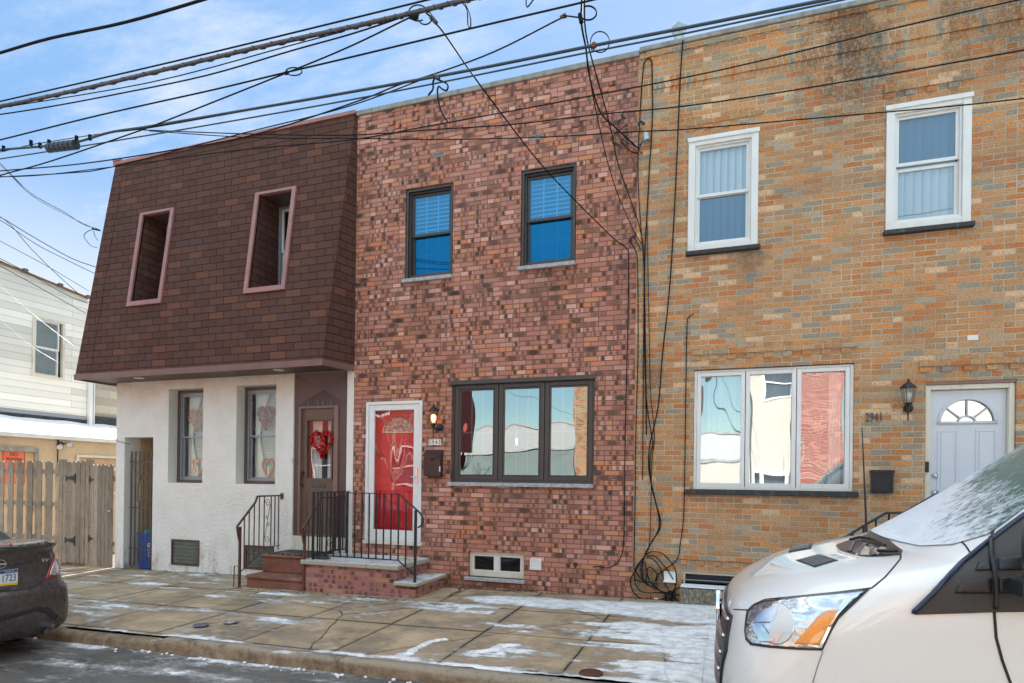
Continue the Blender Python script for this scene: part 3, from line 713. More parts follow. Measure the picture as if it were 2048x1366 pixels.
# storm door handle
hx = b_-.085; hz = c_+1.0
h_ = MB().box(hx-.014, hx+.014, -.012, .0, hz-.12, hz+.12); h_.tube([(hx-.0, -.012, hz-.02), (hx, -.05, hz-.02), (hx-.07, -.055, hz-.02)], .008, 6)
h_.build('handle', MT['chromesoft'], dr, bevel=.003)
# vents in the parapet, dryer vent, hose tap
for k in ('va', 'vb'):
    a, b_, c_, d_ = Hr[k]; mb = ring(MB(), a+.002, b_-.002, c_+.002, d_-.002, .01, .005, .03)
    for i in range(3): z = c_+.02+i*.017; mb.box(a+.012, b_-.012, .01, .026, z, z+.006)
    mb.build('wall_vent', MT['sillstone'], red)
    MB().box(a, b_, .06, .07, c_, d_).build('vent_back', MT['dark'], red)
a, b_, c_, d_ = RC(1061, 1116, 1083, 1140)
mb = ring(MB(), a, b_, c_, d_, .014, -.03, -.0)
for i in range(4): z = c_+.018+i*(d_-c_-.03)/4; mb.add([(a+.012, -.024, z), (b_-.012, -.024, z), (b_-.012, -.010, z+.034), (a+.012, -.010, z+.034)], [(0, 1, 2, 3)])
mb.build('dryer_vent', MT['plastwhite'], red)
pt = A(1153, 1128, 0)
mb = MB().tube([(pt.x, .0, pt.z), (pt.x, -.07, pt.z)], .014, 8); mb.lathe([(.03, -.075), (.032, -.07), (.03, -.062)], (pt.x, 0, pt.z), 10, 'y'); mb.tube([(pt.x, -.05, pt.z), (pt.x+.0, -.085, pt.z-.045)], .012, 8)
mb.build('water_tap', MT['black'], red)
# ================================================================== ORANGE BRICK HOUSE
OX0, OX1 = -1.144, 3.24
ora = thing('brick_house', 'two storey row house of orange and tan brick with white framed windows', 'house', (1, 0, 0))
Ho = dict(u1=(-.49, .35, 4.585, 6.03), u2=(1.74, 2.58, 4.585, 6.03), big=(-.39, 1.44, 1.52, 3.06), door=(2.17, 3.03, .66, 2.80), bas=(-.50, .42, .24, .45))
mb = MB(); facade(mb, OX0, OX1, -.4, 7.31, list(Ho.values()), back=.28)
random.seed(5)
def brickrow(mb, x0, x1, row, proj, step=1, hw=.1, skip=0):
    z = row*.0675; x = x0; k = 0
    while x+hw <= x1+.01:
        if k % step == 0: mb.box(x+.005, min(x1, x+hw*(1 if step > 1 else 1))-.005, -proj, .001, z+.005, z+.063)
        x += hw; k += 1
for (a, b_, top) in ((-.52, .38, 6.03), (1.71, 2.61, 6.03), (-.42, 1.47, 3.06), (2.10, 3.12, 2.83)):
    r0 = math.ceil(top/.0675)+1
    brickrow(mb, a, b_, r0, .020, 2, .107); mb.box(a, b_, -.024, .001, (r0+1)*.0675+.004, (r0+2)*.0675-.003)
    brickrow(mb, a, b_, r0+2, .008, 2, .107)
a, b_ = -.56, .55; brickrow(mb, a, b_, 8, .02, 2, .107); mb.box(a, b_, -.024, .001, 9*.0675+.004, 10*.0675-.003)
mb.box(OX0+.2, OX1, -.018, .001, 6.79, 6.845)                            # proud course under the soldiers
for k in range(40):                                                      # dentils under the coping
    x = OX0+.02+k*.107
    if k % 2 == 0 and x+.1 < OX1: mb.box(x, x+.1, -.018, .001, 104*.0675+.2+.004, 104*.0675+.2+.062)
mb.box(OX0+.1, OX1, -.022, .001, 7.235, 7.305)
mb.build('wall', MT['orangebrick'], ora)
shell(ora, OX0+.001, OX1, 7.31, mat=MT['block'])
MB().box(OX0+.2, OX1-.2, .28, 8.8, 6.95, 7.05).build('roof', MT['dark'], ora)
MB().box(OX0+.012, OX1, -.045, .29, 7.31, 7.375).build('coping', MT['coping'], ora, bevel=.01)
inner(ora, OX0, OX1, 4.0, 6.6); inner(ora, OX0, OX1, .9, 3.4)
for k in ('u1', 'u2'):
    a, b_, c_, d_ = Ho[k]
    cas = ring(MB(), a-.0, b_+.0, c_, d_, .085, -.03, .06).build('window', MT['white'], ora, bevel=.006)
    cas['label'] = 'white cased sash window with vertical blinds'
    MB().box(a-.012, b_+.012, -.05, -.031, d_-.035, d_+.018).build('head_trim', MT['white'], cas, bevel=.005)
    ring(MB(), a+.086, b_-.086, c_+.086, d_-.086, .022, .0, .07).build('inner_trim', MT['white'], cas, bevel=.003)
    xa, xb, za, zb = a+.1, b_-.1, c_+.1, d_-.1; zm = (za+zb)/2
    ring(MB(), xa, xb, zm-.015+(.05 if k == 'u2' else 0), zb, .04, .03, .055).build('sash', MT['white'], cas, bevel=.003)
    ring(MB(), xa, xb, za, zm+.02, .042, .058, .085).build('sash', MT['white'], cas, bevel=.003)
    pane(cas, xa+.036, xb-.036, zm+.02, zb-.036, .045, MT['glass' if k == 'u1' else 'glassdim']); pane(cas, xa+.038, xb-.038, za+.038, zm-.018, .074, MT['glassdim' if k == 'u1' else 'glass'])
    vblinds(cas, xa+.02, xb-.02, za+.03, zb-.03, .13, MT['greyblind'], .088)
    MB().box(a-.02, b_+.03, -.075, .05, c_-.055, c_-.002).build('sill', MT['sillblack'], cas, bevel=.008)
a, b_, c_, d_ = Ho['big']
tw = ring(MB(), a+.002, b_-.002, c_+.002, d_-.002, .035, .02, .14).build('front_window', MT['plastwhite'], ora, bevel=.004)
tw['label'] = 'wide white framed window of three tall panes'
w3 = (b_-a-.07)/3
for i in range(3):
    xa = a+.035+w3*i; xb = xa+w3
    ring(MB(), xa+.004, xb-.004, c_+.037, d_-.037, .05, .03, .10).build('sash', MT['white'], tw, bevel=.006)
    pane(tw, xa+.05, xb-.05, c_+.083, d_-.083, .075, MT['glassbig'])
curtainmesh(tw, a+.04, a+.04+w3*.95, c_+.05, d_-.05, .19, MT['curtain'], 8); curtainmesh(tw, b_-.04-w3*.35, b_-.04-w3*.12, c_+.05, d_-.05, .20, MT['curtain'], 4)
curtainmesh(tw, a+.04+w3*1.05, b_-.06-w3*.95, c_+.05, d_-.05, .21, MT['curtain'], 7)
MB().box(a-.09, b_+.05, -.075, .02, c_-.065, c_).build('sill', MT['sillblack'], tw, bevel=.01)
MB().box(a-.01, b_+.01, .002, .03, d_-.012, d_+.0).build('caulk', MT['sillblack'], tw)
# door
a, b_, c_, d_ = Ho['door']
dr = thing('front_door', None, None, (a, 0, c_)); dr.parent = ora; dr.matrix_parent_inverse = Matrix.Translation(-Vector(ora.location)); dr['label'] = 'white panelled door with a fan shaped light'
ring(MB(), a+.002, b_-.002, c_+.002, d_-.035, .055, .03, .2, bottom=.03).build('door_frame', MT['creamframe'], dr, bevel=.006)
MB().box(a, b_, .01, .2, d_-.033, d_-.001).build('lintel', MT['brownlight'], dr)
xa, xb, za, zb = a+.06, b_-.06, c_+.035, d_-.095; yd = .10
cxd, rad, zl = (xa+xb)/2, .26, zb-.37
mb = MB(); poly = [(xa, zl)]+[(cxd-rad*math.cos(math.pi*i/24), zl+rad*math.sin(math.pi*i/24)) for i in range(25)]+[(xb, zl), (xb, zb), (xa, zb)]
mb.prism(poly, yd, yd+.04); mb.box(xa, xb, yd, yd+.04, za, zl)
pw = .20
for px0 in (xa+.085, xb-.085-pw):
    panel(mb, px0, px0+pw, za+.85, zl-.09, yd); panel(mb, px0, px0+pw, za+.14, za+.74, yd)
mb.build('door', MT['whitedoor'], dr, bevel=.002)
fl = MB(); AR_ = [(cxd-(rad+.012)*math.cos(math.pi*i/24), yd-.006, zl+(rad+.012)*math.sin(math.pi*i/24)) for i in range(25)]
fl.tube(AR_, .020, 6); fl.tube([(cxd-rad-.03, yd-.006, zl-.005), (cxd+rad+.03, yd-.006, zl-.005)], .018, 6)
fl.tube([(cxd-.085*math.cos(math.pi*i/12), yd-.002, zl+.07*math.sin(math.pi*i/12)) for i in range(13)], .011, 5)
for t in (R(40), R(90), R(140)): fl.tube([(cxd+.085*math.cos(t), yd-.002, zl+.075*math.sin(t)), (cxd+rad*math.cos(t), yd-.002, zl+rad*math.sin(t))], .010, 5)
fl.build('fanlight', MT['whitedoor'], dr, smooth=True)
MB().prism([(cxd-rad*math.cos(math.pi*i/24), zl+rad*math.sin(math.pi*i/24)) for i in range(25)], yd+.012, yd+.02).build('fanlight_glass', MT['glassbig'], dr)
for zc in (c_+.86, c_+1.06):
    MB().lathe([(.001, -.03), (.016, -.028), (.02, -.012), (.033, -.008), (.034, .0)], (xa+.065, yd, zc), 14, 'y').build('lock', MT['chromesoft'], dr, smooth=True)
MB().box(a+.005, a+.04, .0, .029, c_+1.10, c_+1.22).build('doorbell', MT['blackplastic'], dr, bevel=.004)
# basement window with its rough stone block below
a, b_, c_, d_ = Ho['bas']
bw = ring(MB(), a+.002, b_-.002, c_+.002, d_-.002, .025, .03, .12).build('basement_window', MT['creamframe'], ora)
MB().box(a+.03, b_-.03, .05, .06, (c_+d_)/2-.008, (c_+d_)/2+.004).build('rail', MT['greyalu'], bw); pane(bw, a+.026, b_-.026, c_+.026, d_-.026, .07, MT['glassdark'])
mb = MB(); N1, N2 = 46, 14; x0, x1, z0, z1 = -.52, .55, gz(-.3)-.05, .275
vs = []
for j in range(N2+1):
    for i in range(N1+1):
        x = x0+(x1-x0)*i/N1; z = z0+(z1-z0)*j/N2; k = fbm(x*1.0, z*.6, 14, 3, 21)*.03; vs.append((x, -.26-k*(0 if j in (N2,) else 1), z))
mb.add(vs, [(j*(N1+1)+i, j*(N1+1)+i+1, (j+1)*(N1+1)+i+1, (j+1)*(N1+1)+i) for j in range(N2) for i in range(N1)])
mb.quad((x0, -.26, z1), (x1, -.26, z1), (x1, -.001, z1+.012), (x0, -.001, z1+.012)); mb.quad((x0, -.26, z0), (x0, -.26, z1), (x0, -.001, z1), (x0, -.001, z0))
m, n, b = newmat('rough_stone'); q = n.noise(n.scale(n.pos(), (1, 1, .55)), 38, 5, .7)
n.put(b.inputs['Base Color'], n.ramp(q, [(0, (.03,.026,.02)), (.45, (.16,.14,.10)), (.58, (.30,.28,.21)), (.75, (.5,.48,.38))])); b.inputs['Roughness'].default_value = .9; n.put(b.inputs['Normal'], n.bump(q, .9, .015)); MT['roughstone'] = m
mb.build('rough_stone_block', MT['roughstone'], ora)
MB().box(x0+.005, x1, -.262, -.002, z1+.013, z1+.025).build('snow_cap', MT['snow'], ora, bevel=.005)
a, b_, c_, d_ = RC(1328, 1142, 1352, 1167)
mb = MB(); mb.box(a, b_, -.012, -.0, c_, d_); mb.add([(a+.01, -.012, d_-.02), (b_-.01, -.012, d_-.02), (b_+.0, -.07, c_+.02), (a-.0, -.07, c_+.02), (a+.01, -.012, c_+.0), (b_-.01, -.012, c_)], [(0, 1, 2, 3), (0, 3, 4), (1, 5, 2), (3, 2, 5, 4)])
mb.build('dryer_vent', MT['plastwhite'], ora)
a, b_, c_, d_ = Vector(A(1934, 671, 0)).x, Vector(A(1956, 680, 0)).x, 3.25, 3.31
MB().box(a, b_, -.012, 0, c_, d_).build('blank_plate', MT['plastwhite'], ora, bevel=.003)
# metal vent pipe on the roof
p = A(1356, 85, .05)
vp = MB(); vp.lathe([(.062, -.2), (.062, .16), (.075, .18), (.075, .20)], (p.x, .18, 7.40), 14); 
vp.lathe([(.095, .21), (.10, .29), (.09, .30)], (p.x, .18, 7.40), 4)
vp.build('vent_pipe', MT['galv'], ora)

# neighbouring house beyond the frame, seen only from a step aside
nb_ = thing('brick_house', 'plain brown brick row house standing right of the orange brick house', 'house', (5.4, 0, 0))
mb = MB(); hs = [(3.9, 4.75, 4.6, 6.0), (6.1, 6.95, 4.6, 6.0), (4.0, 5.8, 1.5, 3.05), (6.4, 7.3, .66, 2.8)]
facade(mb, 3.245, 7.6, -.4, 7.25, hs); mb.build('wall', MT['bandbrick'], nb_); shell(nb_, 3.25, 7.6, 7.25, mat=MT['block'])
MB().box(3.45, 7.4, .28, 8.8, 6.9, 7.0).build('roof', MT['dark'], nb_)
for h in hs[:3]: w_ = ring(MB(), h[0], h[1], h[2], h[3], .06, .03, .12).build('window', MT['white'], nb_); pane(w_, h[0]+.05, h[1]-.05, h[2]+.05, h[3]-.05, .08, MT['glassbig'])
MB().box(6.4, 7.3, .1, .14, .66, 2.8).build('door', MT['brownmid'], nb_)

# ================================================================== STUCCO HOUSE WITH SHINGLED MANSARD
SX0, SX1 = -10.52, -5.478
stu = thing('stucco_house', 'white stucco row house with a dark brown shingled mansard upper storey', 'house', (-8, 0, 0))
Hs = dict(w1=(-9.27, -8.49, 1.49, 3.14), w2=(-7.77, -6.96, 1.49, 3.14), gate=(-10.31, -9.62, -.5, 2.30), door=(-6.61, -5.60, .50, 3.30), b1=(-9.16, -8.53, .05, .50), b2=(-7.55, -6.96, .07, .47))
mb = MB(); facade(mb, SX0, SX1, -.6, 3.30, list(Hs.values()), back=.32)
# subdivide a little so that the edges can be uneven
o = mb.build('wall', MT['stucco'], stu)
mb = MB(); mb.box(SX0, SX0+.2, .321, 9, -.6, 7.0); mb.box(SX1-.2, SX1, .321, 9, -.4, 7.0); mb.box(SX0+.2, SX1-.2, 8.8, 8.997, -.4, 7.0); mb.build('side_wall', MT['stucco'], stu)
# passage behind the iron gate
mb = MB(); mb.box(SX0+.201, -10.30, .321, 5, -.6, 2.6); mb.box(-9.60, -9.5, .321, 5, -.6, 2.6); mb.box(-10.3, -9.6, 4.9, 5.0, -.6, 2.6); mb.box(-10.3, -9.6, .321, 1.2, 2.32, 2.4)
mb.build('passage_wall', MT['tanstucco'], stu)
MB().box(-9.5, SX1-.21, 3.0, 3.1, .5, 7).build('room', MT['room'], stu)
# mansard: slope from a deep eave to the roof line
MY0, MZ0, MY1, MZ1 = -.60, 3.37, -.03, 7.30
def MP(x, s, out=0.0):                       # s: 0 at the eave, 1 at the top; out: proud of the slope
    dy, dz = MY1-MY0, MZ1-MZ0; L_ = math.hypot(dy, dz)
    return Vector((x, MY0+dy*s - out*dz/L_, MZ0+dz*s + out*dy/L_))
def msl(u, v):                               # photo pixel to the slope: x and s
    nrm = Vector((0, -(MZ1-MZ0), MY1-MY0)); p0 = Vector((0, MY0, MZ0)); d = ray(u, v)
    t = (p0-CAM).dot(nrm)/d.dot(nrm); q = CAM+d*t; return q.x, (q.z-MZ0)/(MZ1-MZ0)
MXL0, MXL1 = -10.78, -10.60; MXR0, MXR1 = -5.64, -5.50
wa = (msl(283, 428)[0], msl(354, 417)[0], msl(326, 607)[1], msl(283, 428)[1]); wb = (msl(513, 388)[0], msl(596, 372)[0], msl(568, 580)[1], msl(513, 388)[1])
s0m = (wa[2]+wb[2])/2; s1m = (wa[3]+wb[3])/2
wa = (wa[0], wa[0]+.78, s0m, s1m); wb = (wb[0], wb[0]+.80, s0m, s1m)
mb = MB()
for a, b_, c_, d_ in holes_grid(-10.55, -5.7, 0, 1, [wa, wb]): mb.quad(MP(a, c_), MP(b_, c_), MP(b_, d_), MP(a, d_))
mb.quad(MP(MXL0, 0), MP(-10.55, 0), MP(-10.55, 1), MP(MXL1, 1)); mb.quad(MP(-5.7, 0), MP(MXR0, 0), MP(MXR1, 1), MP(-5.7, 1))
mb.quad(MP(MXR0, 0), (SX1-.002, .02, MZ0), (SX1-.002, .02, MZ1), MP(MXR1, 1)); mb.quad((MXL1, .4, MZ1), (MXL0, .4, MZ0), MP(MXL0, 0), MP(MXL1, 1))
mb.quad((MXL0, .4, MZ0), (MXL1, .4, MZ1), (SX0+.01, .4, MZ1), (SX0+.01, .4, MZ0))
man = mb.build('mansard', MT['shingle'], stu, fix=False)
MB().tube([MP(MXR0, .0, .004), MP(MXR1, 1, .004)], .012, 5).build('corner_shingle', MT['shingle'], man)
MB().tube([MP(-10.42, .0, .002), MP(-10.38, .99, .002)], .006, 4).build('seam', MT['shingle'], man)
# fascia, soffit, top trim
mb = MB(); mb.box(MXL0-.01, MXR0+.01, -.62, -.60, 3.275, 3.372); mb.add([(MXR0+.012, -.62, 3.275), (MXR0+.012, -.62, 3.372), (SX1-.004, .0, 3.372), (SX1-.004, .0, 3.275)], [(0, 1, 2, 3)]); mb.box(MXL0-.01, MXL0+.01, -.6, .4, 3.275, 3.372)
mb.build('fascia', plain('muted_brown_fascia', (.20, .105, .09), .45, var=.1), stu)
mb = MB(); y = -.598
while y < .0: mb.box(MXL0+.012, SX1-.02+(y/.6)*.14, y, min(0, y+.093), 3.303, 3.313); y += .1
mb.box(MXL0+.012, SX1-.16, -.59, -.001, 3.314, 3.32); mb.build('soffit', MT['soffit'], stu)
for (u, v) in ((278, 762), (557, 746)):
    p = A(u, v, -.33); mb = MB(); mb.lathe([(.085, 3.296), (.085, 3.303), (.07, 3.304)], (p.x, -.33, 0), 18); mb.build('soffit_light', MT['plastwhite'], stu)
mb = MB(); mb.box(MXL1-.03, MXR1+.02, -.06, .35, MZ1-.005, MZ1+.055); mb.box(MXL1-.03, MXL1+.16, -.07, .02, MZ1+.056, MZ1+.10)
mb.build('roof_edge', MT['pinktrim'], stu, bevel=.006)
MB().box(SX0+.2, SX1-.2, .35, 8.8, 6.9, 7.05).build('roof', MT['dark'], stu)
for nm, (a, b_, c_, d_), lab in (('a', wa, 'left recessed mansard window'), ('b', wb, 'right recessed mansard window')):
    t = .075; mb = MB()
    def bar(xa, xb, sa, sb):
        P_ = [MP(xa, sa, -.03), MP(xb, sa, -.03), MP(xb, sb, -.03), MP(xa, sb, -.03), MP(xa, sa, .035), MP(xb, sa, .035), MP(xb, sb, .035), MP(xa, sb, .035)]
        mb.add(P_, [(0, 3, 2, 1), (4, 5, 6, 7), (0, 1, 5, 4), (1, 2, 6, 5), (2, 3, 7, 6), (3, 0, 4, 7)])
    ts = t/(MZ1-MZ0)
    bar(a, a+t, c_, d_); bar(b_-t, b_, c_, d_); bar(a+t+.001, b_-t-.001, c_, c_+ts*1.1); bar(a+t+.001, b_-t-.001, d_-ts*.6, d_)
    wi = mb.build('window_surround', MT['pinktrim'], stu, bevel=.004); wi['label'] = lab
    # shingled cheeks, head and base of the recess
    yb = .30; ck = MB(); ia, ib = a+t, b_-t; z0, z1 = MP(0, c_+ts).z, MP(0, d_-ts*.5).z
    p0, p1 = MP(ia, c_+ts), MP(ia, d_-ts*.5)
    ck.quad(p0, (ia, yb, z0), (ia, yb, z1), p1); ck.quad((ib, yb, z0), (ib, p0.y, z0), (ib, p1.y, z1), (ib, yb, z1))
    ck.quad((ia, p0.y, z0), (ib, p0.y, z0), (ib, yb, z0), (ia, yb, z0)); 
    ck.build('reveal', MT['shingle'], wi, fix=False)
    MB().quad((ia, p1.y, z1), (ia, yb, z1), (ib, yb, z1), (ib, p1.y, z1)).build('head_board', MT['browndark'], wi, fix=False)
    zs = z1-1.52; MB().box(ia, ib, yb, yb+.02, z0, zs).build('apron', MT['shingle'], wi)
    d2, q = dhung(wi, ia, ib, zs, z1, yb-.03, MT['greyalu'], MT['white'], MT['glass'], MT['glass'], fw=.04, sw=.035)
    d2.name = 'sash_window'
    hblinds(d2, q[0], q[1], q[3]-.3, q[4], .44, MT['curtain'], .03, 1.2)
# ground floor windows, frames set back, curtains
for k, lab in (('w1', 'ground floor window nearer the iron gate'), ('w2', 'ground floor window nearer the brown door')):
    a, b_, c_, d_ = Hs[k]; 
    cs = ring(MB(), a+.002, b_-.002, c_+.002, d_-.002, .055, .19, .30).build('window', MT['browndark'], stu, bevel=.004); cs['label'] = lab
    xa, xb, za, zb = a+.056, b_-.056, c_+.056, d_-.056; zm = za+(zb-za)*.49
    ring(MB(), xa, xb, za, zb, .03, .205, .29).build('storm_frame', MT['greyalu'], cs)
    ring(MB(), xa+.03, xb-.03, zm-.01, zb-.03, .03, .22, .245).build('sash', MT['greyalu'], cs, bevel=.003); ring(MB(), xa+.03, xb-.03, za+.03, zm+.018, .03, .248, .272).build('sash', MT['greyalu'], cs, bevel=.003)
    pane(cs, xa+.055, xb-.055, zm+.018, zb-.055, .235, MT['glassplain']); pane(cs, xa+.055, xb-.055, za+.055, zm-.01, .262, MT['glassplain'])
    hblinds(cs, xa+.12, xb, za, zb, .42, MT['curtain'], .028, 1.0)
    # swagged curtain
    mb = MB()
    for sgn, xe in ((1, xa+.02), (-1, xb-.02)):
        N = 14; M_ = 10; vs = []
        for j in range(M_+1):
            z = zb-(zb-za)*j/M_*.97
            t_ = abs(j/M_-.5)*2; wd = .10+.20*(t_**1.4)
            for i in range(N+1): vs.append((xe+sgn*wd*i/N, .37+.014*math.sin(i*1.9+j*.25), z))
        mb.add(vs, [(j*(N+1)+i, j*(N+1)+i+1, (j+1)*(N+1)+i+1, (j+1)*(N+1)+i) for j in range(M_) for i in range(N)])
    mb.build('curtain', MT['curtain'], cs, smooth=True, fix=False)
for k, lab in (('b1', 'louvred basement window under the stucco wall'), ('b2', 'louvred basement window behind the brown railing')):
    a, b_, c_, d_ = Hs[k]; cs = ring(MB(), a-.0, b_+.0, c_, d_, .028, -.012, .06).build('basement_window', MT['rustiron'], stu); cs['label'] = lab
    mb = MB()
    for i in range(6): z = c_+.03+i*(d_-c_-.06)/6; mb.box(a+.03, b_-.03, .006+.0*i, .014, z+.002, z+(d_-c_-.06)/6-.002)
    m = MT.setdefault('louvre', plain('grey_green_louvre_glass', (.10, .115, .095), .25, var=.2)); mb.build('louvre', m, cs)
# brown entrance
a, b_, c_, d_ = Hs['door']
dr = thing('front_door', None, None, (a, 0, .67)); dr.parent = stu; dr.matrix_parent_inverse = Matrix.Translation(-Vector(stu.location)); dr['label'] = 'brown half glazed door in a brown surround'
MB().box(a, b_, -.012, .12, .44, .665).build('threshold', MT['creamframe'], dr)
mb = MB(); yj = .03
mb.box(a, a+.105, yj, .14, .67, 2.76); mb.box(b_-.165, b_, yj, .14, .67, 2.76)
q = [(a, yj, 2.76), (b_, yj, 2.76), (b_, yj, 3.298), (a, yj, 3.298), ((a+b_)/2, yj+.07, 3.03)]
mb.add(q, [(0, 1, 4), (1, 2, 4), (2, 3, 4), (3, 0, 4)]); mb.build('surround', MT['browndark'], dr)
xa, xb, za, zb = a+.106, b_-.166, .672, 2.755
ring(MB(), xa, xb, za, zb, .03, .0, .12, bottom=.02).build('door_frame', MT['brownlight'], dr)
ring(MB(), xb-.075, xb-.03, za+.02, zb-.03, .022, .004, .05).build('side_bead', MT['brownlight'], dr)
gx0, gx1, gz0, gz1 = xa+.13, xb-.15, za+.93, zb-.22
mb = MB()
for h in holes_grid(xa+.03, xb-.03, za+.02, zb-.03, [(gx0, gx1, gz0, gz1)]): mb.box(h[0], h[1], .05, .09, h[2], h[3])
ring(mb, gx0-.03, gx1+.03, gz0-.03, gz1+.03, .03, .036, .05)
for px0 in (xa+.12, (xa+xb)/2+.01):
    panel(mb, px0, px0+.23, za+.1, za+.72, .05)
mb.build('door', MT['brownmid'], dr)
MB().box((gx0+gx1)/2-.14, (gx0+gx1)/2+.14, .04, .049, za+.78, za+.86).build('letter_slot', MT['steelcable'], dr, bevel=.003)
pane(dr, gx0, gx1, gz0, gz1, .07, MT['glassplain'])
hb_ = MB().tube([(xa+.06, .04, za+.98), (xa+.06, -.02, za+.95), (xa+.06, -.02, za+.83), (xa+.06, .04, za+.80)], .010, 6); hb_.lathe([(.02, .02), (.024, .045)], (xa+.06, 0, za+1.02), 10, 'y'); hb_.build('handle', MT['black'], dr)
curtainmesh(dr, gx0, gx0+.18, gz0, gz1, .2, MT['curtain'], 3); curtainmesh(dr, gx1-.17, gx1, gz0, gz1, .2, MT['curtain'], 3)
MB().box(a-.025, a+.005, -.03, 0, 1.85, 1.92).build('doorbell', MT['plastwhite'], dr)
for i, chh in enumerate('2945'):
    p = A(612+(0, 20, 30, 47)[i]+2, 808, .0); text_mesh('house_number', chh, MT['brownlight'], dr, (p.x, yj-.004, 2.80), .11, .006)
# ================================================================== LEFT LOT: siding house, shed, fence
sid = thing('siding_house', 'cream board sided house end with one sash window above the shed roof', 'house', (-17, 1.4, 0))
def TX(mb, y0, y1, z0, z1, x): return mb.quad((x, y0, z0), (x, y1, z0), (x, y1, z1), (x, y0, z1))
wy0, wy1, wz0, wz1 = 1.49, 2.18, 3.90, 5.24; X_ = -15.0
def topz(y): return 6.33-.118*(y-0)
ys = [-.05, wy0, wy1, 2.80]; mb = MB()
mb.add([(X_, -.05, -.6), (X_, wy0, -.6), (X_, wy0, topz(wy0)), (X_, -.05, topz(-.05))], [(0, 1, 2, 3)])
mb.add([(X_, wy1, -.6), (X_, 2.8, -.6), (X_, 2.8, topz(2.8)), (X_, wy1, topz(wy1))], [(0, 1, 2, 3)])
mb.quad((X_, wy0, -.6), (X_, wy1, -.6), (X_, wy1, wz0), (X_, wy0, wz0)); mb.quad((X_, wy0, wz1), (X_, wy1, wz1), (X_, wy1, topz(wy1)), (X_, wy0, topz(wy0)))
mb.box(-21, X_-.001, -.05, -.0, -.6, 6.3); mb.box(-21, X_-.001, 2.75, 2.799, -.6, 6.0)
mb.build('wall', MT['siding'], sid)
MB().add([(-21, -.1, topz(0)+.03), (-14.96, -.1, topz(0)+.03), (-14.96, 2.83, topz(2.8)+.03), (-21, 2.83, topz(2.8)+.03)], [(0, 1, 2, 3)]).build('roof', MT['dark'], sid)
mb = MB().tube([(-14.95, -.1, topz(0)+.02), (-14.95, 2.82, topz(2.8)+.02)], .035, 6)
for y in (.4, 1.2, 2.0, 2.7): mb.box(-15.0, -14.89, y, y+.09, topz(y)-.02, topz(y)+.06)
mb.build('gutter', plain('weathered_brown_trim', (.16, .12, .10), .7, var=.3), sid)
wf = MB()
def ringx(mb, y0, y1, z0, z1, w_, x0, x1):
    mb.box(x0, x1, y0, y0+w_, z0, z1); mb.box(x0, x1, y1-w_, y1, z0, z1); mb.box(x0, x1-.002, y0+w_, y1-w_, z0, z0+w_); mb.box(x0, x1-.002, y0+w_, y1-w_, z1-w_, z1); return mb
ringx(wf, wy0-.03, wy1+.03, wz0-.03, wz1+.03, .055, -15.06, -14.965); wf = wf.build('window', MT['creamframe'], sid)
zm = (wz0+wz1)/2-.02
ringx(MB(), wy0+.03, wy1-.09, zm, wz1-.03, .035, -15.04, -15.0).build('sash', MT['white'], wf); ringx(MB(), wy0+.03, wy1-.09, wz0+.03, zm+.02, .035, -15.07, -15.03).build('sash', MT['white'], wf)
MB().quad((-15.02, wy0+.05, wz0+.05), (-15.02, wy1-.11, wz0+.05), (-15.02, wy1-.11, wz1-.05), (-15.02, wy0+.05, wz1-.05)).build('pane', MT['glass'], wf, fix=False)
MB().box(-15.6, -15.2, wy0-.1, wy1+.1, wz0-.1, wz1+.1).build('room', MT['dark'], wf)
mb = MB(); mb.box(-14.99, -14.90, 2.80, 2.88, 2.7, 5.95); mb.box(-14.985, -14.93, 2.93, 2.96, 2.9, 5.95); mb.build('downspout', MT['white'], sid)
mb = MB(); mb.box(-21, -15.05, 2.97, 9, -.6, 5.9); mb.build('block_wall', MT['block'], sid)
# flashing and torn roofing along the wall base
mb = MB(); N = 60
vs = []
for i in range(N+1):
    y = -.05+3.0*i/N; h = .06+.10*max(0, fbm(y, 0, 2.2, 4, 31)+.35)
    vs += [(-14.985, y, 2.88), (-14.985, y, 2.93+h)]
mb.add(vs, [(2*i, 2*i+2, 2*i+3, 2*i+1) for i in range(N)]); mb.box(-14.99, -14.97, 2.9, 6.2, 2.85, 3.1)
mb.build('flashing', plain('torn_dark_roofing_felt', (.045, .048, .055), .8, var=.4, vscale=10), sid)
MB().box(-14.995, -14.982, -.05, 2.78, 2.98, 3.07).build('flashing_strip', MT['greyalu'], sid)

shed = thing('shed', 'low tan stucco shed with a snow covered lean-to roof behind the fence', 'shed', (-14.6, 3, 0))
mb = MB(); mb.box(-14.98, -14.22, .25, 7, -.6, 2.45); mb.build('wall', MT['tanstucco'], shed)
mb = MB(); mb.add([(-14.12, .1, 2.48), (-14.12, 7, 2.48), (-14.98, 7, 2.86), (-14.98, .1, 2.86), (-14.12, .1, 2.42), (-14.12, 7, 2.42), (-14.98, 7, 2.80), (-14.98, .1, 2.80)], [(0, 1, 2, 3), (4, 7, 6, 5), (0, 4, 5, 1), (0, 3, 7, 4)]); mb.build('roof', MT['greyalu'], shed)
mb = MB(); N = 50; vs = []
for i in range(N+1):
    y = .1+5.8*i/N; k = .015+.012*mnoise.noise(Vector((y*2, 0, 4)))
    vs += [(-14.13+k*.5, y, 2.485), (-14.14, y, 2.49+k*2), (-14.6, y, 2.70+k*2.4), (-14.97, y, 2.87+k*2)]
mb.add(vs, [(4*i+k, 4*i+4+k, 4*i+5+k, 4*i+1+k) for i in range(N) for k in range(3)]); mb.build('roof_snow', MT['snow'], shed, smooth=True)
MB().box(-14.17, -14.11, .05, 7, 2.40, 2.475).build('gutter', MT['plastwhite'], shed)
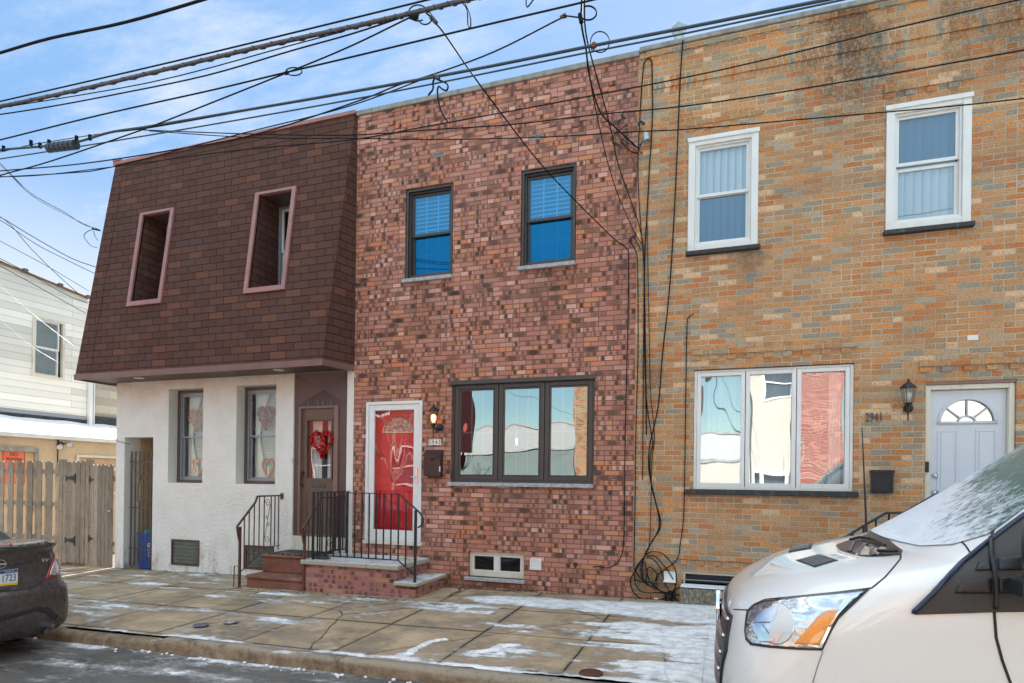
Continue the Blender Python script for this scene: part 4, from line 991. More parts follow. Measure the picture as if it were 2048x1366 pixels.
m, n, b = newmat('raw_plywood'); P = n.pos(); q = n.noise(n.scale(P, (1, 1, 6)), 5, 5, .7)
n.put(b.inputs['Base Color'], n.ramp(q, [(.3, (.52,.30,.15)), (.5, (.62,.40,.22)), (.7, (.40,.20,.10))])); b.inputs['Roughness'].default_value = .8; MT['ply'] = m
pL, pR = AX(157, 905, -14.2), AX(226, 955, -14.2)
mb = MB(); mb.box(-14.215, -14.19, pL.y, pR.y+.3, 1.2, 2.0); mb.build('boarded_opening', MT['ply'], shed)
ringx(MB(), pL.y-.06, pR.y+.4, 1.14, 2.08, .06, -14.2, -14.17).build('opening_trim', MT['creamframe'], shed)
MB().box(-14.185, -14.165, pL.y, pR.y+.3, 1.72, 1.80).build('rail', MT['creamframe'], shed)
p0, p1 = AX(0, 900, -14.2), AX(72, 955, -14.2)
mb = MB(); mb.box(-14.215, -14.19, .26, p1.y-.06, 1.0, 2.08); mb.build('boarded_door', MT['ply'], shed)
mb = MB(); mb.box(-14.19, -14.15, .26, p1.y+.02, 2.09, 2.19); mb.box(-14.19, -14.15, p1.y-.06, p1.y+.02, .8, 2.088); mb.build('door_trim', plain('grey_timber', (.34, .31, .27), .8, var=.25, vscale=9), shed)
# no trespassing sign
sg = thing('warning_sign', 'orange no trespassing sign hung on the shed boards behind the fence', 'sign', (-14.18, .75, 1.9))
s0, s1 = AX(5, 900, -14.18), AX(50, 958, -14.18)
sy0, sy1, sz1 = s0.y, s1.y, s0.z; sz0 = sz1-.78*.9
MB().box(-14.188, -14.18, sy0, sy1, sz0, sz1).build('plate', MT['signorange'], sg)
def side_text(body, y, z, size, name='lettering', sx=1.0): return text_mesh(name, body, MT['black'], sg, (-14.1775, y, z), size, .002, (R(90), 0, R(90)), sx=sx)
ym = (sy0+sy1)/2; wd = sy1-sy0
side_text('NO', ym, sz1-.085, .11); side_text('TRESPASSING', ym, sz1-.185, .085, sx=.80*wd/.55)
for i in range(4): MB().box(-14.179, -14.1775, sy0+.08+(i % 2)*.02, sy1-.08-(i % 3)*.02, sz1-.262-i*.045, sz1-.255-i*.045).build('fine_print', MT['black'], sg)
ringx(MB(), sy0+.015, sy1-.015, sz0+.015, sz1-.015, .006, -14.18, -14.1775).build('border', MT['black'], sg)
# twin floodlight
fl = thing('floodlight', 'black twin security floodlight under the snowy eave of the shed', 'floodlight', (-14.15, 1.5, 2.2))
q = AX(126, 888, -14.0)
mb = MB(); mb.lathe([(.05, -.02), (.055, .04)], (-14.2, q.y+.08, q.z-.0), 12, 'x'); mb.tube([(-14.17, q.y+.08, q.z), (-14.08, q.y+.0, q.z)], .015, 6); mb.tube([(-14.17, q.y+.08, q.z), (-14.08, q.y+.17, q.z+.03)], .015, 6)
mb.build('bracket', MT['black'], fl)
for (dy, dz) in ((-.02, -.02), (.20, .04)):
    c0 = Vector((-14.08, q.y+dy, q.z+dz)); d = Vector((.75, -.5, -.45)).normalized()
    hd = MB().tube([c0-d*.02, c0+d*.04, c0+d*.10, c0+d*.13], [.03, .045, .068, .07], 12).build('lamp_head', MT['black'], fl, smooth=False)
    MB().tube([c0+d*.128, c0+d*.134], .062, 12).build('lamp_glass', MT['chromesoft'], hd)
MB().tube([(-14.19, q.y+.02, 2.4), (-14.19, q.y+.02, 1.0)], .012, 5).build('cable', MT['cable'], fl)

# picket fence of weathered planks
m, n, b = newmat('weathered_fence_wood'); P = n.pos()
q = n.noise(n.scale(P, (9, 9, .7)), 6, 6, .7); q2 = n.noise(P, 2.3, 4, .6); oi = n.new('ShaderNodeObjectInfo')
c = n.ramp(q, [(.25, (.14,.108,.078)), (.45, (.32,.26,.195)), (.62, (.44,.365,.28)), (.8, (.25,.205,.155))])
c = n.mix(n.m('MULTIPLY', n.step(q2, .5, .7), .5), c, (.16, .15, .10))
vo = n.new('ShaderNodeTexVoronoi'); n.put(vo.inputs['Vector'], n.scale(P, (1, 1, .5))); vo.inputs['Scale'].default_value = 7
c = n.mix(n.m('MULTIPLY', n.step(vo.outputs[0], .09, .04), .8), c, (.07, .045, .03))
c = n.mix(n.m('MULTIPLY', n.step(n.xyz(P)[2], 1.5, 1.85), .35), c, (.13, .14, .10))
wn_ = n.white(n.vec(n.m('FLOOR', n.m('MULTIPLY', n.xyz(P)[0], 7.2)), 1.0, 1.0)).outputs[0]
v = n.m('ADD', .72, n.m('MULTIPLY', wn_, .55)); c = n.mix(1.0, c, n.vec(v, v, v), 'MULTIPLY')
n.put(b.inputs['Base Color'], c); b.inputs['Roughness'].default_value = .85; n.put(b.inputs['Normal'], n.bump(q, .7, .006)); MT['fence'] = m
random.seed(21)
def picket(mb, x0, x1, y0, y1, z0, z1):
    w_ = x1-x0; cpt = .025; tl = random.uniform(-.004, .004)
    mb.prism([(x0, z0), (x1, z0), (x1+tl, z1-cpt), (x1-cpt+tl, z1), (x0+cpt+tl, z1), (x0+tl, z1-cpt)], y0, y1)
fen = thing('picket_fence', 'weathered board fence of staggered planks left of the stucco house', 'fence', (-12.5, .1, 0))
def plank_run(root, xa, xb, z0f, zt, y, st=.155, w_=.138, name='plank', alt=True):
    x = xa; k = 0
    while x+w_ <= xb+.02:
        z0 = gz(x)-.06+z0f; ww = w_*random.uniform(.9, 1.05)
        yy = y if (not alt or k % 2 == 0) else y+.062
        mb = MB(); picket(mb, x, min(x+ww, xb+.03), yy, yy+.018, z0+random.uniform(-.01, .02), zt+random.uniform(-.015, .015)); mb.build(name, MT['fence'], root)
        x += st*(random.uniform(.93, 1.08) if alt else 1); k += 1
plank_run(fen, -16.6, -12.02, .05, 1.86, .02, .142)
mb = MB()
for z in (.35, 1.0, 1.62): mb.box(-16.7, -12.0, .040, .078, z, z+.085)
mb.build('rail', MT['fence'], fen)
MB().box(-12.0, -11.9, .0, .1, -.3, 1.9).build('post', MT['fence'], fen)
gt = thing('fence_gate', 'closed plank gate with black strap hinges at the end of the board fence', 'gate', (-11.5, .1, 0))
plank_run(gt, -11.88, -11.30, .10, 1.87, .0, .116, .112, alt=False)
mb = MB(); mb.box(-11.88, -11.3, .02, .06, .3, .39); mb.box(-11.88, -11.3, .02, .06, 1.5, 1.59); mb.build('rail', MT['fence'], gt)
MB().box(-11.27, -11.19, -.01, .1, -.2, 1.9).build('post', MT['fence'], gt)
MB().box(-12.0, -11.22, .05, .25, -.25, .06).build('base_board', MT['fence'], gt)
for z in (1.54, .36):
    hx = A(140, 950, 0).x
    mb = MB(); mb.prism([(hx+.13, z-.09), (hx+.16, z-.09), (hx+.16, z+.09), (hx+.13, z+.09)], -.012, 0)
    mb.prism([(hx+.128, z-.05), (hx+.128, z+.06), (hx-.06, z+.02), (hx-.12, z+.06), (hx-.10, z+.01), (hx-.12, z-.05), (hx-.05, z-.01)], -.010, -.001)
    mb.build('strap_hinge', MT['black'], gt)
ga2 = thing('fence_gate', 'narrow plank gate tight against the white stucco corner', 'gate', (-10.9, .05, 0))
plank_run(ga2, -11.17, -10.58, .0, 1.80, -.0, .098, .095, alt=False)
for z in (.3, 1.5): MB().box(-11.15, -10.56, .02, .06, z, z+.09).build('rail', MT['fence'], ga2)
for z in (1.52, .42): 
    mb = MB(); mb.prism([(-11.19, z-.03), (-11.17, z-.07), (-11.15, z-.03), (-11.06, z), (-11.15, z+.03), (-11.17, z+.07), (-11.19, z+.03)], -.014, -.004); mb.build('hinge', MT['black'], ga2)
MB().lathe([(.012, -.05), (.018, -.045), (.018, -.02), (.01, .0)], (-10.63, 0, .95), 8, 'y').build('latch', MT['chromesoft'], ga2)

# iron gate of the passage
ig = thing('iron_gate', 'narrow brown iron bar gate with a pointed arch and cross in the stucco doorway', 'gate', (-9.95, .12, 0))
gy = .10; gl, gr_ = -10.30, -9.63; zt, zb_ = 2.05, .0
mb = MB()
for i in range(7):
    x = gl+.05+(gr_-gl-.08)*i/6
    if i == 3: mb.box(x-.007, x+.007, gy-.007, gy+.007, zb_, .80+.35); mb.box(x-.007, x+.007, gy-.007, gy+.007, 1.60, zt)
    elif i in (2, 4): mb.box(x-.007, x+.007, gy-.007, gy+.007, zb_, 1.14); mb.box(x-.007, x+.007, gy-.007, gy+.007, 1.5, zt)
    else: mb.box(x-.009, x+.009, gy-.009, gy+.009, zb_-.04, zt)
mb.build('bar', MT['gateiron'], ig)
for z in (.28, 1.02, 1.86): MB().box(gl+.02, gr_-.01, gy-.012, gy-.008, z-.012, z+.012).build('cross_bar', MT['gateiron'], ig)
xm = gl+.05+(gr_-gl-.08)*.5; hw = .13
arch = [(xm-hw, gy, 1.14), (xm-hw, gy, 1.38)]+[(xm-hw+hw*(t/6)**1.3, gy, 1.38+.24*math.sin(t/6*math.pi/2)**.9) for t in range(1, 7)]
arch += [(2*xm-p[0], p[1], p[2]) for p in reversed(arch[:-1])]
mb = MB().tube(arch, .009, 5); mb.tube([(xm-hw, gy, 1.14), (xm+hw, gy, 1.14)], .009, 5); mb.tube([(xm, gy, 1.14), (xm, gy, 1.56)], .008, 5); mb.tube([(xm-.08, gy, 1.42), (xm+.08, gy, 1.42)], .008, 5)
mb.build('arch', MT['gateiron'], ig)
# recycling bin behind the gate
bn = thing('recycling_bin', 'blue recycling bin standing behind the iron gate', 'bin', (-9.85, .42, 0))
x0, x1 = -10.12, -9.68; z0 = gz(-9.8)-.01; y0 = .14
mb = MB(); b0 = [(x0+.03, y0+.02, z0), (x1-.03, y0+.02, z0), (x1-.03, y0+.36, z0), (x0+.03, y0+.36, z0)]; b1 = [(x0, y0, z0+.64), (x1, y0, z0+.64), (x1, y0+.4, z0+.64), (x0, y0+.4, z0+.64)]
mb.add(b0+b1, [(0, 3, 2, 1), (0, 1, 5, 4), (1, 2, 6, 5), (2, 3, 7, 6), (3, 0, 4, 7)]); mb.build('tub', MT['bluebin'], bn)
ring(MB(), x0-.015, x1+.015, 0, 0, 0, 0, 0) if False else None
mb = MB(); mb.box(x0-.015, x1+.015, y0-.015, y0+.005, z0+.60, z0+.645); mb.build('rim', MT['bluebin'], bn, bevel=.004)
xc = (x0+x1)/2+.05
mb = MB().tube([(xc+.035*math.cos(t*.5236), y0+.003, z0+.43+.035*math.sin(t*.5236)) for t in range(12)], .006, 4, closed=True); mb.box(xc-.03, xc+.03, y0+.0, y0+.006, z0+.425, z0+.435)
for i, w_ in enumerate((.05, .045, .05)): mb.box(xc-w_, xc+w_, y0+.006, y0+.012, z0+.365-i*.02, z0+.372-i*.02)
mb.tube([(xc+.025*math.cos(t*.785), y0+.011, z0+.26+.04*math.sin(t*.785)) for t in range(8)], .005, 4, closed=True)
mb.build('bin_mark', MT['white'], bn)
random.seed(4); mb = MB()
for i in range(7):
    cxx, cyy = random.uniform(x0+.08, x1-.08), y0+random.uniform(.08, .3); mb.lathe([(.05, -.05), (.07, .0), (.05, .05), (.01, .07)], (cxx, cyy, z0+.63+random.uniform(-.01, .03)), 7)
mb.build('rubbish', plain('teal_plastic_rubbish', (.05, .30, .33), .5, var=.5, vscale=9), bn)
bm_ = MB().tube([(x1-.05, y0+.2, z0+.5), (x1-.12, y0+.15, z0+.72), (x1+.0, y0+.1, z0+.86)], .035, 8); bm_.build('black_bag', MT['blackplastic'], bn, smooth=True)
# ================================================================== STOOPS AND RAILINGS
st = thing('brick_stoop', 'pink washed brick stoop with stone slabs in front of the red door', 'stoop', (-4.9, -.5, 0))
mb = MB(); mb.box(-5.645, -4.18, -.93, -.003, -.1, .37); mb.build('base', MT['stoopbrick'], st)
MB().box(-4.178, -3.89, -.925, -.003, -.1, .165).build('lower_base', MT['stoopbrick'], st)
m, n, b = newmat('snowy_stone_slab'); P = n.pos(); nz_ = n.xyz(n.new('ShaderNodeNewGeometry').outputs['Normal'])[2]
c = n.mix(n.step(n.noise(P, 60, 4, .7), .35, .65), (.30, .27, .20), (.55, .50, .40))
sn = n.m('MULTIPLY', n.step(nz_, .7, .9), n.step(n.noise(n.scale(P, (1, 1.5, 1)), 3.4, 5, .65), .40, .56)); c = n.mix(n.m('MULTIPLY', sn, .9), c, (.74, .75, .80))
n.put(b.inputs['Base Color'], c); b.inputs['Roughness'].default_value = .8; n.put(b.inputs['Normal'], n.bump(n.noise(P, 60, 4, .7), .7, .006)); MT['slab'] = m
mb = MB(); mb.box(-5.70, -4.62, -.985, -.002, .371, .435); mb.box(-4.614, -4.13, -.985, -.002, .371, .435)
mb.build('top_slab', MT['slab'], st, bevel=.012); MB().box(-4.20, -3.85, -.975, -.002, .166, .215).build('step_slab', MT['slab'], st, bevel=.012)

bs = thing('brown_steps', 'red brown painted concrete steps below the brown door', 'steps', (-6.2, -.5, 0))
MB().box(-6.72, -5.70, -.90, -.003, -.12, .085).build('lower_step', MT['brownstep'], bs, bevel=.015)
MB().box(-6.735, -5.70, -.92, -.003, .087, .15).build('lower_tread', MT['brownstep'], bs, bevel=.025)
MB().box(-6.70, -5.705, -.58, -.004, .151, .375).build('upper_step', MT['brownstep'], bs, bevel=.015)
MB().box(-6.72, -5.704, -.61, -.005, .377, .425).build('upper_tread', MT['brownstep'], bs, bevel=.02)
m, n, b = newmat('snowy_rubber_mat'); P = n.pos(); vo = n.new('ShaderNodeTexVoronoi'); n.put(vo.inputs['Vector'], n.scale(P, (1, 1.6, 1))); vo.inputs['Scale'].default_value = 26
k = n.m('MULTIPLY', n.step(vo.outputs[0], .34, .2), n.step(n.m('ADD', n.noise(P, 5, 4, .7), n.m('MULTIPLY', n.step(n.xyz(P)[1], -.25, -.55), .3)), .5, .68))
n.put(b.inputs['Base Color'], n.mix(k, (.05, .035, .04), (.66, .66, .70))); b.inputs['Roughness'].default_value = .9; n.put(b.inputs['Normal'], n.bump(vo.outputs[0], 1, .01)); MT['mat'] = m
mt = MB().box(-6.60, -5.78, -.57, -.06, .427, .445).build('door_mat', MT['mat'], None, bevel=.006); tag(mt, 'dark studded rubber mat dusted with snow on the top brown step', 'door mat')

def baluster(mb, x, y, z0, z1, tw=False, r=.008):
    if tw:
        n_ = 28; pts = [(x, y, z0), (x, y, z0+.12)]
        mb.box(x-r, x+r, y-r, y+r, z0, z1)
        zz0, zz1 = z0+(z1-z0)*.25, z1-(z1-z0)*.25
        for s_ in (0, math.pi):
            mb.tube([(x+r*1.05*math.cos(s_+i*1.1), y+r*1.05*math.sin(s_+i*1.1), zz0+(zz1-zz0)*i/n_) for i in range(n_+1)], r*.55, 4)
    else: mb.box(x-r, x+r, y-r, y+r, z0, z1)
rl = thing('stair_railing', 'black iron railing wrapping round two sides of the brick stoop', 'railing', (-4.8, -.9, .43))
yf = -.90; xl, xr = -5.545, -4.17; zt = 1.395; zb_ = .50
MB().box(xl-.014, xl+.014, yf-.014, yf+.014, .437, zt+.01).build('post', MT['black'], rl); MB().box(xl-.0125, xl+.0125, -.06, -.035, .437, zt-.002).build('post', MT['black'], rl)
MB().box(-3.925, -3.895, yf-.015, yf+.015, .216, 1.19).build('post', MT['black'], rl)
mb = MB(); mb.box(xl-.02, xr, yf-.019, yf+.019, zt, zt+.012); mb.box(xl-.02, xl+.02, yf+.02, -.0, zt+.001, zt+.011)
# sloping end with a curl
pts = smoothpts([(xr, yf, zt+.006), (-3.90, yf, 1.195), (-3.83, yf, 1.13), (-3.80, yf, 1.06), (-3.82, yf, .99), (-3.875, yf, .955)], 6)
mb.tube(pts, .012, 6); mb.build('handrail', MT['black'], rl)
mb = MB(); mb.box(xl, xr, yf-.008, yf+.008, zb_-.008, zb_+.008); mb.tube([(xr, yf, zb_), (-3.91, yf, .31)], .010, 4); mb.box(xl-.008, xl+.008, yf, -.05, zb_-.001, zb_+.014); mb.build('bottom_rail', MT['black'], rl)
N = 12
for i in range(1, N+2):
    x = xl+(xr-xl)*i/12.0; 
    if i <= 12: z1 = zt; z0 = zb_
    else: z1 = zt-.09; z0 = zb_-.08
    m_ = MB(); baluster(m_, x, yf, z0, z1, i % 2 == 0); m_.build('baluster', MT['black'], rl)
for i in range(1, 8):
    y = yf+(-.05-yf)*i/8; m_ = MB(); baluster(m_, xl, y, zb_, zt, i % 2 == 1); m_.build('baluster', MT['black'], rl)

def scroll(mb, x, y0, z0, z1, amp=.06):
    """S scroll standing in the plane x, widths along y"""
    def spiral(cy_, cz, r0, a0, turns, sgn, k=26): return [(x, cy_+r0*(1-t/k*.8)*math.cos(a0+sgn*turns*2*math.pi*t/k), cz+r0*(1-t/k*.8)*math.sin(a0+sgn*turns*2*math.pi*t/k)) for t in range(k+1)]
    mb.tube(spiral(y0, z1-.07, .065, math.pi, 1.35, -1), .0045, 4); mb.tube(spiral(y0, z0+.07, .065, 0, 1.35, -1), .0045, 4)
    mb.tube(spiral(y0-.01, (z0+z1)/2+.055, .034, math.pi*.5, 1.2, 1), .004, 4); mb.tube(spiral(y0+.01, (z0+z1)/2-.055, .034, -math.pi*.5, 1.2, 1), .004, 4)
    mb.tube([(x, y0+.062, z1-.09), (x, y0+.0, (z0+z1)/2), (x, y0-.062, z0+.09)], .0045, 4)
def brown_rail(x, label):
    r_ = thing('stair_railing', label, 'railing', (x, -.5, 0), 'brown iron railings of the brown steps')
    zg = gz(x)-.01; mb = MB(); mb.box(x-.016, x+.016, -.955, -.923, zg, .86); mb.build('post', MT['rustiron'], r_, bevel=.002)
    pts = [(x, -.02, 1.31), (x, -.58, 1.31), (x, -.62, 1.22), (x, -1.0, .87), (x, -.99, .80), (x, -.955, .66)]
    mb = MB()
    for a_, b2 in zip(pts, pts[1:]):
        a_, b2 = Vector(a_), Vector(b2); mb.tube([a_, b2], .017, 4)
    mb.build('handrail', MT['rustiron'], r_)
    MB().tube([(x, -.05, .50), (x, -.35, .50), (x, -.94, .17)], .008, 4).build('bottom_rail', MT['rustiron'], r_)
    ys = [-.08, -.17, -.26, -.42, -.53, -.64, -.75, -.85]
    for i, y in enumerate(ys):
        z1 = 1.305 if y > -.60 else 1.22-(-.62-y)*.92; z0 = .50 if y > -.35 else .50-(-.35-y)*.56
        if y > -.1: z0 = .43
        m_ = MB(); baluster(m_, x, y, z0, z1, i % 3 == 1, .0065); m_.build('baluster', MT['rustiron'], r_)
    m_ = MB(); scroll(m_, x, -.342, .56, 1.27); m_.build('scroll', MT['rustiron'], r_)
    MB().box(x-.03, x+.03, -.012, -.002, 1.25, 1.35).build('wall_bracket', MT['rustiron'], r_, bevel=.01)
    return r_
r1 = brown_rail(-6.815, 'rusty brown scrolled railing left of the brown steps, against the white stucco')
MB().tube([(-6.815, -.94, .27), (-6.91, -.94, .27), (-6.92, -.94, -.04)], .009, 5).build('side_prop', MT['rustiron'], r1)
brown_rail(-5.66, 'brown scrolled railing right of the brown steps, half hidden behind the black railing')

# ------------------------------------------------------------------ small things on the walls
def lantern(x, z, lit, label, s=1.0):
    t = thing('wall_lantern', label, 'wall lamp', (x, -.02, z)); y = -.15*s
    mb = MB(); mb.lathe([(.052*s, -.012), (.055*s, 0)], (x+.035*s, 0, z-.13*s), 14, 'y'); mb.lathe([(.001, -.045), (.03, -.035), (.045, -.012)], (x+.035*s, 0, z-.13*s), 12, 'y')
    mb.tube(smoothpts([(x+.035*s, -.03, z-.13*s), (x+.02*s, -.10*s, z-.16*s), (x, y, z-.13*s), (x, y, z-.10*s)], 4), .012*s, 6)
    mb.lathe([(.004, -.30*s), (.010*s, -.27*s), (.006*s, -.25*s), (.012*s, -.20*s), (.018*s, -.14*s), (.030*s, -.105*s), (.048*s, -.09*s), (.05*s, -.082*s)], (x, y, z), 8); mb.build('bracket', MT['black'], t)
    mb = MB(); mb.lathe([(.088*s, .095*s), (.090*s, .105*s), (.065*s, .135*s), (.04*s, .155*s), (.02*s, .165*s), (.012*s, .18*s), (.016*s, .195*s), (.003, .215*s)], (x, y, z), 6)
    for k in range(6):
        a_ = 2*math.pi*k/6; mb.tube([(x+.048*s*math.cos(a_), y+.048*s*math.sin(a_), z-.085*s), (x+.077*s*math.cos(a_), y+.077*s*math.sin(a_), z+.098*s)], .0045*s, 4)
    mb.build('cap', MT['black'], t)
    gm = MB(); vs = []
    for zz, rr in ((-.083*s, .046*s), (.096*s, .075*s)):
        for k in range(6): vs.append((x+rr*math.cos(k*math.pi/3), y+rr*math.sin(k*math.pi/3), z+zz))
    gm.add(vs, [(k, (k+1) % 6, (k+1) % 6+6, k+6) for k in range(6)]).build('shade', MT['bulbglass'], t)
    if lit:
        m, n, b = newmat('lit_bulb'); n.put(b.inputs['Base Color'], (1, .8, .5)); n.put(b.inputs['Emission Color'], (1, .55, .2)); b.inputs['Emission Strength'].default_value = .8
    else: m = MT['bulbglass2'] = plain('clear_bulb', (.6, .6, .56), .1)
    MB().lathe([(.004, -.075*s), (.014*s, -.06*s), (.03*s, -.02*s), (.036*s, .01*s), (.028*s, .04*s), (.01*s, .055*s)], (x, y, z), 12).build('bulb', m, t, smooth=True)
    return t
p = A(867, 836, -.15); lantern(p.x, p.z, True, 'lit black wall lantern beside the red door')
p = A(1817, 792, -.15); lantern(p.x, p.z, False, 'unlit black wall lantern left of the white panelled door', .95)
# brown mailbox
mbx = thing('mailbox', 'brown metal mailbox with a punched front right of the red door', 'mailbox', (-4.06, -.1, 1.8))
x0, x1, z0, z1 = -4.20, -3.93, 1.65, 2.0; d = .11
MB().add([(x0, 0, z0), (x1, 0, z0), (x1, 0, z1+.03), (x0, 0, z1+.03), (x0, -d, z0), (x1, -d, z0), (x1, -d, z1-.05), (x0, -d, z1-.05)], [(0, 1, 2, 3), (4, 5, 6, 7), (0, 1, 5, 4), (1, 2, 6, 5), (2, 3, 7, 6), (3, 0, 4, 7)]).build('box', MT['mailbrown'], mbx, bevel=.006)
mb = MB(); mb.add([(x0-.012, 0, z1+.045), (x1+.012, 0, z1+.045), (x1+.012, -d-.02, z1-.045), (x0-.012, -d-.02, z1-.045), ((x0+x1)/2-.01, -d-.022, z1-.10)], [(0, 1, 2, 3), (3, 2, 4)])
mb.build('lid', MT['mailbrown'], mbx); MB().lathe([(.02, -d-.034), (.022, -d-.02), (.012, -d-.001)], ((x0+x1)/2-.01, 0, z1-.095), 12, 'y').build('knob', MT['mailbrown'], mbx)
mb = MB()
for i in range(5):
    for j in range(4): mb.box(x0+.08+i*.022, x0+.090+i*.022, -d-.003, -d-.0005, z0+.06+j*.026, z0+.071+j*.026)
mb.build('punched_front', MT['dark'], mbx); MB().box(x1-.012, x1+.003, -d-.004, -d+.008, z0+.07, z0+.15).build('sticker', MT['white'], mbx)
pq = MB().box(-4.17, -3.965, -.012, -.0, 2.115, 2.20).build('number_plaque', MT['plaque'], None, bevel=.003); tag(pq, 'small cream house number plaque reading 2943 above the brown mailbox', 'number plate')
text_mesh('numerals', '2 9 4 3', MT['black'], pq, (-4.067, -.0135, 2.157), .072, .002, sx=.95)
nm = thing('house_number', 'dark numerals 2941 on the orange brick beside the wide white window', 'house number', (1.65, -.01, 2.4))
for i, ch in enumerate('2941'): text_mesh('numeral', ch, plain('dark_blue_grey_metal', (.05, .055, .085), .4), nm, (1.578+i*.047, -.008, 2.40), .145, .012, sx=.62)
m2 = thing('mailbox', 'square black plastic mailbox between the wide white window and the white panelled door', 'mailbox', (1.72, -.05, 1.64))
x0, x1, z0, z1 = 1.615, 1.84, 1.51, 1.775
MB().box(x0, x1, -.09, 0, z0, z1-.01).build('box', MT['blackplastic'], m2, bevel=.01); MB().box(x0-.008, x1+.008, -.10, 0, z1-.035, z1+.005).build('lid', MT['blackplastic'], m2, bevel=.006)
ring(MB(), x0+.015, x1-.015, z0+.015, z1-.05, .008, -.096, -.0905).build('front_rim', MT['blackplastic'], m2, bevel=.002); text_mesh('lettering', 'Mail', plain('worn_black', (.06, .06, .065), .5), m2, ((x0+x1)/2+.0, -.0915, z0+.06), .062, .005)

# hearts
m, n, b = newmat('red_tinsel'); wn_ = n.white(n.scale(n.pos(), (60, 60, 60))).outputs[0]
n.put(b.inputs['Base Color'], n.ramp(n.noise(n.pos(), 60, 2), [(.3, (.35, .01, .015)), (.6, (.75, .04, .03)), (.8, (1, .5, .4))])); b.inputs['Metallic'].default_value = .8; b.inputs['Roughness'].default_value = .25; MT['tinsel'] = m
def hxy(t): return 16*math.sin(t)**3/16, (13*math.cos(t)-5*math.cos(2*t)-2*math.cos(3*t)-math.cos(4*t)+2)/15
def tinsel_heart(name, label, c, w_, h_, n_, thick, mat, fill=0.0, group=None):
    mb = MB(); random.seed(n_)
    for i in range(n_):
        t = random.uniform(0, 2*math.pi); k = random.uniform(.72, 1.06) if random.random() > fill else random.uniform(.1, 1)
        x, z = hxy(t); p = Vector((c[0]+x*k*w_/2, c[1]+random.uniform(-thick, thick), c[2]+z*k*h_/2))
        a_ = Vector((random.uniform(-1, 1), random.uniform(-1, 1), random.uniform(-1, 1))).normalized(); b2 = a_.orthogonal().normalized(); L_ = random.uniform(.012, .03); W_ = .004
        mb.add([p-a_*L_-b2*W_, p+a_*L_-b2*W_, p+a_*L_+b2*W_, p-a_*L_+b2*W_], [(0, 1, 2, 3)])
    o = mb.build(name, mat, None, fix=False); return tag(o, label, 'heart wreath' if 'door' in label else 'heart decoration', group)
p = A(645, 888, .02); tinsel_heart('heart_wreath', 'red tinsel heart wreath hanging on the brown door glass', (p.x, .01, p.z), .42, .44, 1500, .03, MT['tinsel'], .25)
p = A(643, 927, .02); mb = MB(); 
MT['rosecard'] = plain('rose_red_card', (.48, .09, .07), .6); MT['peachcard'] = plain('peach_tinsel', (.85, .42, .25), .3, .5, var=.3, vscale=50); MT['candle'] = plain('white_candle', (.85, .82, .75), .5)
for (u, v, lab, mt_) in ((392, 840, 'peach tinsel heart in the top sash of the window nearer the iron gate', MT['peachcard']), (532, 836, 'red tinsel heart in the top sash of the window nearer the brown door', MT['tinsel'])):
    p = A(u, v, .30); tinsel_heart('window_heart', lab, (p.x, .30, p.z), .36, .42, 900, .012, mt_, .35, 'tinsel hearts in the stucco house windows')
for (u, v, lab, mt_) in ((395, 936, 'peach heart shaped candle stand at the foot of the window nearer the iron gate', MT['peachcard']), (537, 937, 'rose red heart shaped candle stand at the foot of the window nearer the brown door', MT['rosecard'])):
    p = A(u, v, .31); t = thing('candle_stand', lab, 'candle stand', (p.x, .31, p.z-.2), 'heart candle stands in the stucco house windows')
    pts = []; 
    for i in range(33):
        x, z = hxy(2*math.pi*i/32); pts.append((p.x+x*.12, .31, p.z+z*.17))
    MB().tube(pts[:-1], .02, 6, closed=True).build('heart_frame', mt_, t, smooth=True); MB().box(p.x-.12, p.x+.12, .28, .34, p.z-.24, p.z-.17).build('base', mt_, t, bevel=.01)
    MB().lathe([(.016, -.17), (.016, .03), (.002, .035)], (p.x, .31, p.z), 8).build('candle', MT['candle'], t)

# black scoop left on the stoop, scraps by the cables, covers in the pavement
p = AG(586, 1112, 0); sc = MB(); cx0, cy0, cz0 = -5.62, -.80, .437
sc.add([(cx0+.0, cy0-.03, cz0+.01), (cx0+.12, cy0-.06, cz0+.0), (cx0+.26, cy0-.045, cz0+.0), (cx0+.30, cy0+.02, cz0+.005), (cx0+.25, cy0+.06, cz0), (cx0+.1, cy0+.05, cz0), (cx0+.05, cy0, cz0+.06), (cx0+.16, cy0, cz0+.075), (cx0+.25, cy0+.01, cz0+.05)],
       [(0, 1, 7, 6), (1, 2, 8, 7), (2, 3, 8), (3, 4, 8), (4, 5, 7, 8), (5, 0, 6, 7)]); sc.tube([(cx0+.02, cy0, cz0+.05), (cx0-.08, cy0+.03, cz0+.06)], .014, 6)
tag(sc.build('ice_scoop', MT['blackplastic'], None, bevel=.008), 'small black plastic scoop lying on the snowy brick stoop slab', 'scoop')
def rag(u, v, col, name, label, s):
    p = AG(u, v, .0); mb = MB(); mb.lathe([(s*.5, -.005), (s, s*.25), (s*.7, s*.6), (s*.1, s*.75)], (p.x, p.y, p.z), 8); o = mb.build(name, plain(name+'_material', col, .7, var=.3, vscale=30), None)
    for v_ in o.data.vertices: v_.co += Vector((mnoise.noise(v_.co*30), mnoise.noise(v_.co*31), 0))*s*.6
    tag(o, label, 'litter')
rag(1292, 1198, (.5, .02, .03), 'red_scrap', 'crumpled red scrap at the foot of the cable tangle', .035); rag(1312, 1199, (.85, .84, .8), 'white_scrap', 'white lump of litter at the foot of the cable tangle', .028)
